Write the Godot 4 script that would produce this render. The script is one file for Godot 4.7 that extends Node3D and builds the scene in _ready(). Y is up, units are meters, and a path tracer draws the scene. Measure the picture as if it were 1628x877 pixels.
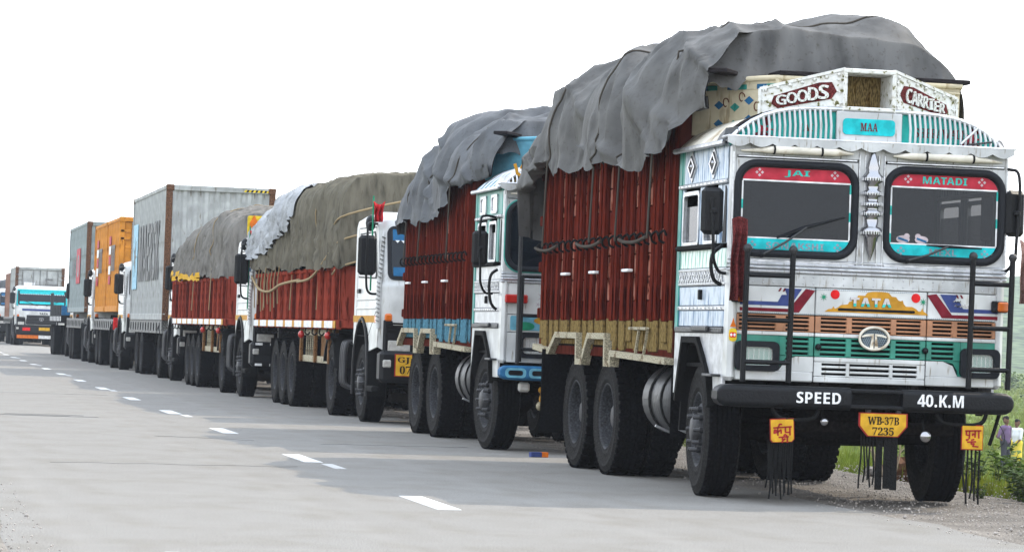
extends Node3D

var M := {}
var N := {}
var rng := RandomNumberGenerator.new()

class MB:
	var v := PackedVector3Array()
	var n := PackedVector3Array()
	var xf := Transform3D()
	func tri(a: Vector3, b: Vector3, c: Vector3) -> void:
		var p := xf * a
		var q := xf * b
		var r := xf * c
		var m := (q - p).cross(r - p).normalized()
		v.append(p); v.append(r); v.append(q)
		n.append(m); n.append(m); n.append(m)
	func quad(a: Vector3, b: Vector3, c: Vector3, d: Vector3) -> void:
		tri(a, b, c)
		tri(a, c, d)
	func smooth(a: Vector3, b: Vector3, c: Vector3, na: Vector3, nb: Vector3, nc: Vector3) -> void:
		v.append(xf * a); v.append(xf * c); v.append(xf * b)
		n.append((xf.basis * na).normalized()); n.append((xf.basis * nc).normalized()); n.append((xf.basis * nb).normalized())
	func box(c: Vector3, s: Vector3, bev := 0.0, bas := Basis()) -> MB:
		var keep := xf
		xf = xf * Transform3D(bas, c)
		var h := s * 0.5
		var e := minf(bev, minf(h.x, minf(h.y, h.z)) * 0.9)
		var i := h - Vector3(e, e, e)
		for ax in 3:
			var b := (ax + 1) % 3
			var d := (ax + 2) % 3
			for sg in [-1.0, 1.0]:
				var q := []
				for k in [[-1, -1], [1, -1], [1, 1], [-1, 1]]:
					var p := Vector3()
					p[ax] = h[ax] * sg
					p[b] = i[b] * k[0]
					p[d] = i[d] * k[1]
					q.append(p)
				if sg > 0: quad(q[0], q[1], q[2], q[3])
				else: quad(q[3], q[2], q[1], q[0])
		if e > 0.0:
			for ax in 3:
				var b := (ax + 1) % 3
				var d := (ax + 2) % 3
				for sb in [-1.0, 1.0]:
					for sd in [-1.0, 1.0]:
						var q := []
						for k in [[-1.0, 0], [1.0, 0], [1.0, 1], [-1.0, 1]]:
							var p := Vector3()
							p[ax] = i[ax] * k[0]
							p[b] = (h[b] if k[1] == 0 else i[b]) * sb
							p[d] = (i[d] if k[1] == 0 else h[d]) * sd
							q.append(p)
						if sb * sd > 0: quad(q[0], q[1], q[2], q[3])
						else: quad(q[3], q[2], q[1], q[0])
			for sx in [-1.0, 1.0]:
				for sy in [-1.0, 1.0]:
					for sz in [-1.0, 1.0]:
						var a := Vector3(h.x * sx, i.y * sy, i.z * sz)
						var b := Vector3(i.x * sx, h.y * sy, i.z * sz)
						var d := Vector3(i.x * sx, i.y * sy, h.z * sz)
						if sx * sy * sz > 0: tri(a, b, d)
						else: tri(a, d, b)
		xf = keep
		return self
	func span(a: Vector3, b: Vector3, bev := 0.0) -> MB:
		return box((a + b) * 0.5, (b - a).abs(), bev)
	# a sheet of points, rows of equal length, shaded smooth
	func grid(rows: Array, close_u := false, close_v := false) -> MB:
		var R := rows.size()
		var C: int = rows[0].size()
		var ns := []
		for i in R:
			var line := PackedVector3Array()
			line.resize(C)
			for j in C:
				var i0 := (i - 1 + R) % R if close_v else maxi(i - 1, 0)
				var i1 := (i + 1) % R if close_v else mini(i + 1, R - 1)
				var j0 := (j - 1 + C) % C if close_u else maxi(j - 1, 0)
				var j1 := (j + 1) % C if close_u else mini(j + 1, C - 1)
				line[j] = (rows[i][j1] - rows[i][j0]).cross(rows[i1][j] - rows[i0][j]).normalized()
			ns.append(line)
		for i in (R if close_v else R - 1):
			var k := (i + 1) % R
			for j in (C if close_u else C - 1):
				var l := (j + 1) % C
				smooth(rows[i][j], rows[i][l], rows[k][l], ns[i][j], ns[i][l], ns[k][l])
				smooth(rows[i][j], rows[k][l], rows[k][j], ns[i][j], ns[k][l], ns[k][j])
		return self
	func tube(path: Array, r, sides := 8, closed := false) -> MB:
		var rows := []
		var side := Vector3()
		var cnt := path.size()
		for i in cnt:
			var a: Vector3 = path[(i - 1 + cnt) % cnt] if closed else path[maxi(i - 1, 0)]
			var b: Vector3 = path[(i + 1) % cnt] if closed else path[mini(i + 1, cnt - 1)]
			var t := (b - a).normalized()
			if side == Vector3():
				side = t.cross(Vector3.UP if absf(t.y) < 0.9 else Vector3.RIGHT).normalized()
			side = (side - t * side.dot(t)).normalized()
			var up := t.cross(side)
			var rad: float = r[i] if r is Array else r
			var line := PackedVector3Array()
			for k in sides:
				var an := TAU * k / sides
				line.append(path[i] + (side * cos(an) + up * sin(an)) * rad)
			rows.append(line)
		grid(rows, true, closed)
		if not closed:
			for e in [0, cnt - 1]:
				for k in sides:
					if e == 0: tri(path[0], rows[0][(k + 1) % sides], rows[0][k])
					else: tri(path[e], rows[e][k], rows[e][(k + 1) % sides])
		return self
	# profile of (radius, height) round the y axis; a doubled point is a hard edge
	func lathe(prof: Array, sides := 24) -> MB:
		for s in range(prof.size() - 1):
			var p: Vector2 = prof[s]
			var q: Vector2 = prof[s + 1]
			if p.distance_squared_to(q) < 1e-10: continue
			var d0: Vector2 = q - p
			var d1: Vector2 = d0
			if s > 0 and not prof[s - 1].is_equal_approx(p): d0 = (q - p).normalized() + (p - prof[s - 1]).normalized()
			if s < prof.size() - 2 and not prof[s + 2].is_equal_approx(q): d1 = (q - p).normalized() + (prof[s + 2] - q).normalized()
			for k in sides:
				var a := TAU * k / sides
				var b := TAU * (k + 1) / sides
				var ca := Vector3(cos(a), 0, -sin(a))
				var cb := Vector3(cos(b), 0, -sin(b))
				var na0 := ca * d0.y - Vector3.UP * d0.x
				var nb0 := cb * d0.y - Vector3.UP * d0.x
				var na1 := ca * d1.y - Vector3.UP * d1.x
				var nb1 := cb * d1.y - Vector3.UP * d1.x
				var A := ca * p.x + Vector3.UP * p.y
				var B := cb * p.x + Vector3.UP * p.y
				var C := cb * q.x + Vector3.UP * q.y
				var D := ca * q.x + Vector3.UP * q.y
				if p.x > 1e-6: smooth(A, B, C, na0, nb0, nb1)
				if q.x > 1e-6: smooth(A, C, D, na0, nb1, na1)
		return self
	# polygon in x, y drawn out from z0 to z1
	func prism(poly: PackedVector2Array, z0: float, z1: float, back := true) -> MB:
		var p := poly
		if Geometry2D.is_polygon_clockwise(p): p.reverse()
		var idx := Geometry2D.triangulate_polygon(p)
		for t in range(0, idx.size(), 3):
			var a := p[idx[t]]
			var b := p[idx[t + 1]]
			var c := p[idx[t + 2]]
			if (b - a).cross(c - a) < 0:
				var q := b
				b = c
				c = q
			tri(Vector3(a.x, a.y, z1), Vector3(b.x, b.y, z1), Vector3(c.x, c.y, z1))
			if back and z1 != z0: tri(Vector3(a.x, a.y, z0), Vector3(c.x, c.y, z0), Vector3(b.x, b.y, z0))
		if z1 != z0:
			for i in p.size():
				var a := p[i]
				var b := p[(i + 1) % p.size()]
				quad(Vector3(a.x, a.y, z0), Vector3(b.x, b.y, z0), Vector3(b.x, b.y, z1), Vector3(a.x, a.y, z1))
		return self
	func stroke(pts: PackedVector2Array, w: float, z0: float, z1: float, round_end := true) -> MB:
		for poly in Geometry2D.offset_polyline(pts, w * 0.5, Geometry2D.JOIN_ROUND if round_end else Geometry2D.JOIN_MITER, Geometry2D.END_ROUND if round_end else Geometry2D.END_BUTT):
			if not Geometry2D.is_polygon_clockwise(poly): prism(poly, z0, z1)
		return self
	# flat plate between two loops of equal count, drawn out from z0 to z1
	func ring(outer: PackedVector2Array, inner: PackedVector2Array, z0: float, z1: float) -> MB:
		var c := outer.size()
		for i in c:
			var j := (i + 1) % c
			var a := outer[i]
			var b := outer[j]
			var d := inner[i]
			var e := inner[j]
			quad(Vector3(a.x, a.y, z1), Vector3(b.x, b.y, z1), Vector3(e.x, e.y, z1), Vector3(d.x, d.y, z1))
			quad(Vector3(d.x, d.y, z0), Vector3(e.x, e.y, z0), Vector3(b.x, b.y, z0), Vector3(a.x, a.y, z0))
			quad(Vector3(a.x, a.y, z0), Vector3(b.x, b.y, z0), Vector3(b.x, b.y, z1), Vector3(a.x, a.y, z1))
			quad(Vector3(d.x, d.y, z1), Vector3(e.x, e.y, z1), Vector3(e.x, e.y, z0), Vector3(d.x, d.y, z0))
		return self
	func ball(c: Vector3, r: Vector3, sides := 12) -> MB:
		var keep := xf
		xf = xf * Transform3D(Basis.from_scale(r), c)
		var prof := []
		for i in range(sides / 2 + 1):
			var a := -PI / 2 + PI * i / (sides / 2)
			prof.append(Vector2(cos(a), sin(a)))
		lathe(prof, sides)
		xf = keep
		return self
	func at(p: Vector3, b := Basis()) -> MB:
		xf = Transform3D(b, p)
		return self
	func mesh() -> ArrayMesh:
		var a := []
		a.resize(Mesh.ARRAY_MAX)
		a[Mesh.ARRAY_VERTEX] = v
		a[Mesh.ARRAY_NORMAL] = n
		var m := ArrayMesh.new()
		if v.size(): m.add_surface_from_arrays(Mesh.PRIMITIVE_TRIANGLES, a)
		return m

const AXX := Basis(Vector3(0, 0, 1), Vector3(1, 0, 0), Vector3(0, 1, 0))    # y axis laid along x
const AXZ := Basis(Vector3(1, 0, 0), Vector3(0, 0, 1), Vector3(0, -1, 0))   # y axis laid along z
const SIDE := Basis(Vector3(0, 0, 1), Vector3(0, 1, 0), Vector3(-1, 0, 0))  # drawing plane x, y laid along z, y; its front looks to -x

func mb() -> MB: return MB.new()

func put(called: String, m: Mesh, mat: Material, parent: Node = null, pos := Vector3.ZERO) -> MeshInstance3D:
	var o := MeshInstance3D.new()
	o.name = called
	o.mesh = m
	o.material_override = mat
	o.position = pos
	(parent if parent else self).add_child(o, true)
	return o

func part(called: String, b: MB, mat: Material, parent: Node = null) -> MeshInstance3D:
	return put(called, b.mesh(), mat, parent)

func tag(o: Node, label: String, category := "", group := "") -> Node:
	o.set_meta("label", label)
	if category: o.set_meta("category", category)
	if group: o.set_meta("group", group)
	return o

func structure(o: Node) -> Node:
	o.set_meta("kind", "structure")
	return o

func thing(called: String, label: String, category: String, pos := Vector3.ZERO, turn := 0.0, group := "") -> Node3D:
	var o := Node3D.new()
	o.name = called
	o.position = pos
	o.rotation.y = turn
	add_child(o, true)
	tag(o, label, category, group)
	return o

func holder(called: String, parent: Node, pos := Vector3.ZERO) -> Node3D:
	var o := Node3D.new()
	o.name = called
	o.position = pos
	parent.add_child(o, true)
	return o

func roundrect(cx: float, cy: float, w: float, h: float, r: float, k := 6) -> PackedVector2Array:
	var p := PackedVector2Array()
	for q in 4:
		var sx: float = [1, -1, -1, 1][q]
		var sy: float = [1, 1, -1, -1][q]
		for i in range(k + 1):
			var a := PI / 2 * (q + float(i) / k)
			p.append(Vector2(cx + sx * (w / 2 - r) + cos(a) * r, cy + sy * (h / 2 - r) + sin(a) * r))
	return p

func circle(cx: float, cy: float, rx: float, ry: float, k := 24) -> PackedVector2Array:
	var p := PackedVector2Array()
	for i in k: p.append(Vector2(cx + cos(TAU * i / k) * rx, cy + sin(TAU * i / k) * ry))
	return p

func loop3(p: PackedVector2Array, z: float) -> Array:
	var a := []
	for q in p: a.append(Vector3(q.x, q.y, z))
	return a

func bend(pts: Array, steps := 5) -> Array:   # a smooth curve through the points
	var out := []
	for i in range(pts.size() - 1):
		for s in steps:
			var t := float(s) / steps
			out.append(pts[i].cubic_interpolate(pts[i + 1], pts[maxi(i - 1, 0)], pts[mini(i + 2, pts.size() - 1)], t))
	out.append(pts[-1])
	return out

func words(s: String, w: float, h: float, called: String, mat: Material, parent: Node, pos: Vector3, depth := 0.006, serif := false, bold := true, turn := Basis()) -> MeshInstance3D:
	var t := TextMesh.new()
	var f := SystemFont.new()
	f.font_names = PackedStringArray(["Droid Serif" if serif else "Droid Sans"])
	f.font_weight = 700 if bold else 400
	t.font = f
	t.text = s
	t.font_size = 48
	t.pixel_size = 0.01
	t.depth = 0.01
	var b := t.get_aabb()
	var o := MeshInstance3D.new()
	o.name = called
	o.mesh = t
	o.material_override = mat
	var sc := Vector3(w / maxf(b.size.x, 0.001), h / maxf(b.size.y, 0.001), depth / 0.01)
	var bs := turn * Basis.from_scale(sc)
	o.transform = Transform3D(bs, pos - bs * Vector3(b.get_center().x, b.get_center().y, 0))
	parent.add_child(o, true)
	return o

# ---------------------------------------------------------------- materials
func noise_tex(key: String, freq: float, ramp: Array, oct := 4, type := FastNoiseLite.TYPE_SIMPLEX_SMOOTH, fractal := FastNoiseLite.FRACTAL_FBM, px := 512) -> NoiseTexture2D:
	if N.has(key): return N[key]
	var f := FastNoiseLite.new()
	f.seed = hash(key) % 10000
	f.frequency = freq
	f.noise_type = type
	f.fractal_type = fractal
	f.fractal_octaves = oct
	var t := NoiseTexture2D.new()
	t.width = px
	t.height = px
	t.seamless = true
	t.seamless_blend_skirt = 0.2
	t.noise = f
	if ramp.size():
		var g := Gradient.new()
		g.offsets = PackedFloat32Array(ramp.map(func(x): return x[0]))
		var cs := PackedColorArray()
		for x in ramp: cs.append(Color(x[1], x[1], x[1]) if x[1] is float else Color(x[1]))
		g.colors = cs
		t.color_ramp = g
	N[key] = t
	return t

func mat(key: String, c: Color, rough := 0.7, metal := 0.0, tex: Texture2D = null, scale := Vector3.ONE, bump: Texture2D = null, cm := 0.5, dirt: Texture2D = null, dscale := Vector3.ONE) -> StandardMaterial3D:
	if M.has(key): return M[key]
	var m := StandardMaterial3D.new()
	m.resource_name = key
	m.albedo_color = c
	m.roughness = rough
	m.metallic = metal
	if rough >= 0.5 and metal == 0.0: m.metallic_specular = 0.14
	m.cull_mode = BaseMaterial3D.CULL_DISABLED
	if tex or bump:
		m.uv1_triplanar = true
		m.uv1_scale = scale
		m.albedo_texture = tex
	if bump:
		m.heightmap_enabled = true
		m.heightmap_texture = bump
		m.heightmap_scale = cm
	if dirt:
		m.detail_enabled = true
		m.detail_albedo = dirt
		m.detail_blend_mode = BaseMaterial3D.BLEND_MODE_MUL
		m.detail_uv_layer = BaseMaterial3D.DETAIL_UV_2
		m.uv2_triplanar = true
		m.uv2_scale = dscale
	M[key] = m
	return m

func grey(x: float) -> Color: return Color(x, x, x).linear_to_srgb()
func lin(r: float, g: float, b: float) -> Color: return Color(r, g, b).linear_to_srgb()

func materials() -> void:
	var soft := noise_tex("soft", 0.008, [[0.2, 0.84], [0.8, 1.0]])
	var fine := noise_tex("fine", 0.09, [[0.25, 0.7], [0.75, 1.0]], 3)
	var stain := noise_tex("stain", 0.012, [[0.16, "#8d7d6c"], [0.28, "#cfc4b6"], [0.4, "#ffffff"]], 6)
	var wear := noise_tex("wear", 0.02, [[0.1, "#a9a196"], [0.19, "#e6e1da"], [0.27, "#ffffff"]], 6)
	var grain := noise_tex("grain", 0.05, [[0.2, 0.55], [0.8, 1.0]], 5)
	var relief := noise_tex("relief", 0.03, [], 5)
	var pits := noise_tex("pits", 0.15, [], 3)
	var crease := noise_tex("crease", 0.01, [], 4, FastNoiseLite.TYPE_SIMPLEX_SMOOTH, FastNoiseLite.FRACTAL_RIDGED)
	var streak := Vector3(2.2, 0.35, 2.2)
	# paint and metal
	mat("white_paint", lin(0.49, 0.5, 0.5), 0.32, 0.0, soft, Vector3.ONE * 0.7, null, 0, wear, streak)
	mat("cab_white", lin(0.56, 0.57, 0.56), 0.28, 0.0, soft, Vector3.ONE * 0.5, null, 0, wear, streak * 0.7)
	mat("steel", lin(0.54, 0.55, 0.57), 0.36, 0.35, soft, Vector3.ONE * 1.5, relief, 0.12, wear, streak)
	mat("sheet_blue", lin(0.46, 0.52, 0.58), 0.38, 0.25, noise_tex("bluewear", 0.014, [[0.24, "#4a7cab"], [0.32, "#b3c4d4"], [0.46, "#f5f7fa"]], 5), streak, relief, 0.12, wear, streak * 1.7)
	mat("sheet_green", lin(0.6, 0.7, 0.66), 0.42, 0.15, noise_tex("greenwear", 0.016, [[0.24, "#4fa890"], [0.32, "#b6d0c6"], [0.42, "#ffffff"]], 5), streak, relief, 0.12, wear, streak * 1.7)
	mat("chrome", lin(0.3, 0.3, 0.31), 0.14, 0.9)
	mat("alu", lin(0.6, 0.61, 0.63), 0.3, 0.7, soft, Vector3.ONE * 2.0, relief, 0.2)
	mat("teal_trim", lin(0.03, 0.26, 0.22), 0.4, 0.0, soft, Vector3.ONE, null, 0, wear, streak)
	mat("blue_trim", lin(0.05, 0.15, 0.3), 0.4, 0.0, soft, Vector3.ONE, null, 0, wear, streak)
	mat("grille_green", lin(0.012, 0.2, 0.14), 0.38, 0.0, soft, Vector3.ONE)
	mat("grille_copper", lin(0.36, 0.16, 0.075), 0.42, 0.0, soft, Vector3.ONE, null, 0, wear, streak)
	mat("black", lin(0.008, 0.0085, 0.01), 0.45, 0.0, fine, Vector3.ONE * 2.0, relief, 0.2)
	mat("black_dull", lin(0.013, 0.013, 0.013), 0.75, 0.0, fine, Vector3.ONE * 2.0, relief, 0.4)
	mat("chassis", lin(0.014, 0.012, 0.011), 0.75, 0.0, grain, Vector3.ONE, relief, 0.5)
	mat("gasket", lin(0.014, 0.015, 0.018), 0.5)
	mat("tyre", lin(0.034, 0.033, 0.032), 0.8, 0.0, grain, Vector3.ONE * 1.2, pits, 0.15)
	mat("tread", lin(0.011, 0.011, 0.012), 0.85, 0.0, grain, Vector3.ONE * 1.2, pits, 0.2)
	mat("rim", lin(0.06, 0.062, 0.068), 0.5, 0.0, grain, Vector3.ONE * 1.5, relief, 0.3, stain, Vector3.ONE * 1.3)
	mat("hub", lin(0.03, 0.03, 0.033), 0.55, 0.2, grain, Vector3.ONE * 2.0, relief, 0.3)
	mat("tank", lin(0.024, 0.025, 0.027), 0.45, 0.0, soft, Vector3.ONE, relief, 0.4, stain, Vector3.ONE * 1.2)
	M.tyre.metallic_specular = 0.1
	M.black.metallic_specular = 0.28
	M.gasket.metallic_specular = 0.2
	# body work
	mat("maroon", lin(0.115, 0.018, 0.011), 0.6, 0.0, soft, Vector3(2, 0.5, 2), null, 0, stain, streak)
	mat("maroon_dark", lin(0.08, 0.018, 0.012), 0.6, 0.0, soft, Vector3(2, 0.5, 2), null, 0, stain, streak)
	mat("pink_board", lin(0.3, 0.125, 0.09), 0.65, 0.0, noise_tex("board", 0.016, [[0.2, "#5c4a44"], [0.35, "#d0b0a4"], [0.5, "#ffffff"]], 5), Vector3(1, 0.6, 0.7), relief, 0.4)
	mat("khaki", lin(0.27, 0.19, 0.075), 0.6, 0.0, grain, Vector3(3, 0.7, 3), relief, 0.3, stain, streak)
	mat("pale_rail", lin(0.5, 0.45, 0.32), 0.55, 0.0, grain, Vector3.ONE * 2, null, 0, stain, Vector3.ONE)
	mat("sky_blue", lin(0.11, 0.27, 0.36), 0.55, 0.0, grain, Vector3(3, 0.7, 3), relief, 0.3, stain, streak)
	mat("trailer_red", lin(0.25, 0.045, 0.028), 0.55, 0.0, soft, Vector3(2, 0.5, 2), null, 0, stain, streak)
	mat("brown_frame", lin(0.26, 0.13, 0.05), 0.6, 0.0, grain, Vector3.ONE * 2, null, 0, stain, Vector3.ONE)
	mat("cream", lin(0.56, 0.5, 0.36), 0.6, 0.0, soft, Vector3.ONE, relief, 0.3, stain, streak)
	mat("cream_roof", lin(0.66, 0.62, 0.53), 0.5, 0.0, soft, Vector3.ONE, relief, 0.2, stain, Vector3(0.8, 0.8, 0.8))
	mat("board_white", lin(0.62, 0.62, 0.6), 0.55, 0.0, noise_tex("chips", 0.02, [[0.2, "#77754c"], [0.24, "#a8a489"], [0.27, "#ece9e2"], [0.6, "#ffffff"]], 6), Vector3.ONE * 1.3, relief, 0.3)
	mat("dark_wood", lin(0.03, 0.026, 0.028), 0.7, 0.0, grain, Vector3(0.4, 4, 4), relief, 0.5)
	# lettering and prints
	var prints := {"red_print": lin(0.42, 0.035, 0.055), "deep_red": lin(0.16, 0.015, 0.025), "bright_red": lin(0.65, 0.02, 0.02), "teal_print": lin(0.02, 0.47, 0.5), "turquoise": lin(0.04, 0.46, 0.4), "grey_print": lin(0.24, 0.3, 0.34), "silver_print": lin(0.5, 0.42, 0.44), "navy_print": lin(0.05, 0.07, 0.2), "white_print": lin(0.78, 0.78, 0.78), "ochre": lin(0.5, 0.25, 0.03), "plate_yellow": lin(0.58, 0.33, 0.03), "plate_edge": lin(0.3, 0.025, 0.025), "black_print": lin(0.012, 0.012, 0.014), "orange_print": lin(0.7, 0.17, 0.02), "yellow_print": lin(0.7, 0.5, 0.03), "green_print": lin(0.02, 0.24, 0.13), "pink_print": lin(0.65, 0.03, 0.13), "light_blue": lin(0.13, 0.34, 0.44), "blue_band": lin(0.025, 0.12, 0.25), "magenta": lin(0.3, 0.02, 0.1), "brown_print": lin(0.14, 0.06, 0.04), "faint_print": lin(0.17, 0.17, 0.17), "maersk_blue": lin(0.3, 0.52, 0.64)}
	for k in prints: mat(k, prints[k], 0.5, 0.0, soft, Vector3.ONE * 2.0)
	# glass and lamps
	var g := mat("glass", Color(0.07, 0.095, 0.12, 0.93), 0.06)
	g.metallic_specular = 0.33
	g.transparency = BaseMaterial3D.TRANSPARENCY_ALPHA
	var lens := mat("lens", Color(0.9, 0.9, 0.88, 0.25), 0.08)
	lens.transparency = BaseMaterial3D.TRANSPARENCY_ALPHA
	mat("reflector", lin(0.42, 0.41, 0.38), 0.3, 0.2, soft, Vector3.ONE * 3, relief, 0.6)
	mat("amber", lin(0.5, 0.11, 0.01), 0.2)
	mat("red_lens", lin(0.35, 0.015, 0.01), 0.2)
	mat("mirror_glass", lin(0.5, 0.52, 0.55), 0.05, 0.9)
	# cloth
	mat("tarp_grey", lin(0.112, 0.11, 0.107), 0.6, 0.0, noise_tex("tarpwear", 0.01, [[0.12, 0.62], [0.4, 0.86], [0.75, 1.0]], 4), Vector3(0.5, 0.28, 0.5), relief, 0.25, noise_tex("dust", 0.03, [[0.05, "#c9c2b8"], [0.3, "#ffffff"]], 3), Vector3.ONE * 1.1)
	mat("tarp_slate", lin(0.1, 0.104, 0.11), 0.55, 0.0, N["tarpwear"], Vector3(0.5, 0.28, 0.5), relief, 0.25, N["dust"], Vector3.ONE * 0.9)
	mat("tarp_olive", lin(0.125, 0.113, 0.086), 0.85, 0.0, N["tarpwear"], Vector3(1.2, 0.3, 1.2), crease, 1.5, N["dust"], streak)
	mat("tarp_pale", lin(0.32, 0.33, 0.34), 0.7, 0.0, N["tarpwear"], Vector3.ONE * 0.6, crease, 2.0, N["dust"], Vector3.ONE)
	mat("tarp_beige", lin(0.16, 0.15, 0.135), 0.85, 0.0, N["tarpwear"], Vector3(1.2, 0.3, 1.2), crease, 1.5, N["dust"], streak)
	mat("rope", lin(0.055, 0.048, 0.04), 0.9)
	mat("rope_tan", lin(0.25, 0.19, 0.11), 0.9)
	mat("red_cloth", lin(0.42, 0.02, 0.025), 0.7, 0.0, soft, Vector3.ONE * 2, crease, 0.6)
	mat("wine_cloth", lin(0.17, 0.035, 0.035), 0.8, 0.0, grain, Vector3.ONE * 2, crease, 0.6, stain, Vector3.ONE * 2)
	mat("faded_cloth", lin(0.42, 0.26, 0.22), 0.8, 0.0, grain, Vector3.ONE * 3, crease, 0.6, stain, Vector3.ONE * 2)
	mat("seat", lin(0.05, 0.035, 0.03), 0.8)
	# containers
	mat("box_grey", lin(0.36, 0.37, 0.36), 0.6, 0.0, soft, Vector3.ONE * 0.5, relief, 0.3, wear, Vector3(0.7, 0.16, 0.7))
	mat("box_blue", lin(0.26, 0.3, 0.3), 0.6, 0.0, soft, Vector3.ONE * 0.5, relief, 0.3, wear, Vector3(0.7, 0.16, 0.7))
	mat("box_orange", lin(0.55, 0.22, 0.03), 0.6, 0.0, soft, Vector3.ONE * 0.5, relief, 0.3, wear, Vector3(0.7, 0.16, 0.7))
	mat("box_brown", lin(0.25, 0.13, 0.09), 0.6, 0.0, soft, Vector3.ONE * 0.5, relief, 0.3, stain, Vector3(0.7, 0.16, 0.7))
	mat("rust", lin(0.16, 0.08, 0.045), 0.75, 0.0, grain, Vector3.ONE, relief, 0.4)
	mat("beam_grey", lin(0.32, 0.32, 0.31), 0.6, 0.0, grain, Vector3.ONE, null, 0, stain, Vector3.ONE)
	# ground
	var road := mat("asphalt", lin(0.296, 0.284, 0.262), 0.85, 0.0, noise_tex("asph", 0.16, [[0.15, 0.5], [0.5, 0.88], [0.85, 1.0]], 3, FastNoiseLite.TYPE_SIMPLEX, FastNoiseLite.FRACTAL_FBM, 1024), Vector3.ONE * 0.55, N["pits"], 0.5, noise_tex("patches", 0.006, [[0.1, "#f1efeb"], [0.4, "#faf9f8"], [0.7, "#ffffff"]], 5), Vector3(0.5, 0.5, 0.3))
	road.uv1_world_triplanar = true
	road.uv2_triplanar = true
	mat("marking", lin(0.54, 0.54, 0.52), 0.7, 0.0, wear, Vector3.ONE * 2.0)
	mat("marking_worn", lin(0.42, 0.42, 0.41), 0.8, 0.0, wear, Vector3.ONE * 2.0)
	mat("tar", lin(0.1, 0.1, 0.1), 0.8)
	mat("grit", lin(0.36, 0.325, 0.285), 0.95, 0.0, noise_tex("grit", 0.11, [[0.15, 0.5], [0.4, 0.85], [0.75, 1.0]], 4, FastNoiseLite.TYPE_CELLULAR), Vector3.ONE * 0.9, N["pits"], 2.5, soft, Vector3.ONE * 0.3)
	mat("meadow", lin(0.19, 0.24, 0.07), 0.95, 0.0, noise_tex("mead", 0.03, [[0.2, "#8a8460"], [0.5, "#c9d29a"], [0.8, "#ffffff"]], 6), Vector3.ONE * 0.02, null, 0, soft, Vector3.ONE * 0.004)
	mat("hill", lin(0.1, 0.14, 0.06), 0.95, 0.0, noise_tex("hilltex", 0.03, [[0.32, "#4d5c40"], [0.5, "#c4ccb0"], [0.65, "#ffffff"]], 6), Vector3.ONE * 0.01)
	for k in [["stone_a", lin(0.34, 0.31, 0.28)], ["stone_b", lin(0.25, 0.23, 0.21)]]:
		mat(k[0], k[1], 0.9)
	var lf := mat("leaf", lin(0.06, 0.105, 0.02), 0.5, 0.0, soft, Vector3.ONE * 3)
	lf.backlight_enabled = true
	lf.backlight = Color(0.5, 0.6, 0.15)
	var lf2 := mat("leaf_pale", lin(0.11, 0.16, 0.04), 0.55, 0.0, soft, Vector3.ONE * 3)
	lf2.backlight_enabled = true
	lf2.backlight = Color(0.6, 0.7, 0.2)
	var gr := mat("grass", lin(0.15, 0.2, 0.05), 0.7)
	gr.backlight_enabled = true
	gr.backlight = Color(0.6, 0.7, 0.25)
	gr.vertex_color_use_as_albedo = true
	mat("twig", lin(0.3, 0.24, 0.17), 0.9)
	mat("stem", lin(0.1, 0.12, 0.05), 0.8)
	# people
	mat("skin", lin(0.13, 0.07, 0.045), 0.6)
	mat("hair", lin(0.012, 0.01, 0.01), 0.6)
	mat("purple_shirt", lin(0.13, 0.085, 0.16), 0.8)
	mat("dark_trousers", lin(0.035, 0.035, 0.045), 0.85)
	mat("white_shirt", lin(0.6, 0.62, 0.64), 0.8)
	mat("yellow_wrap", lin(0.65, 0.5, 0.06), 0.8)
	for k in ["maroon", "maroon_dark", "trailer_red", "khaki", "sky_blue", "pink_board", "tread", "chassis"]:
		M[k].specular_mode = BaseMaterial3D.SPECULAR_DISABLED

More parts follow.
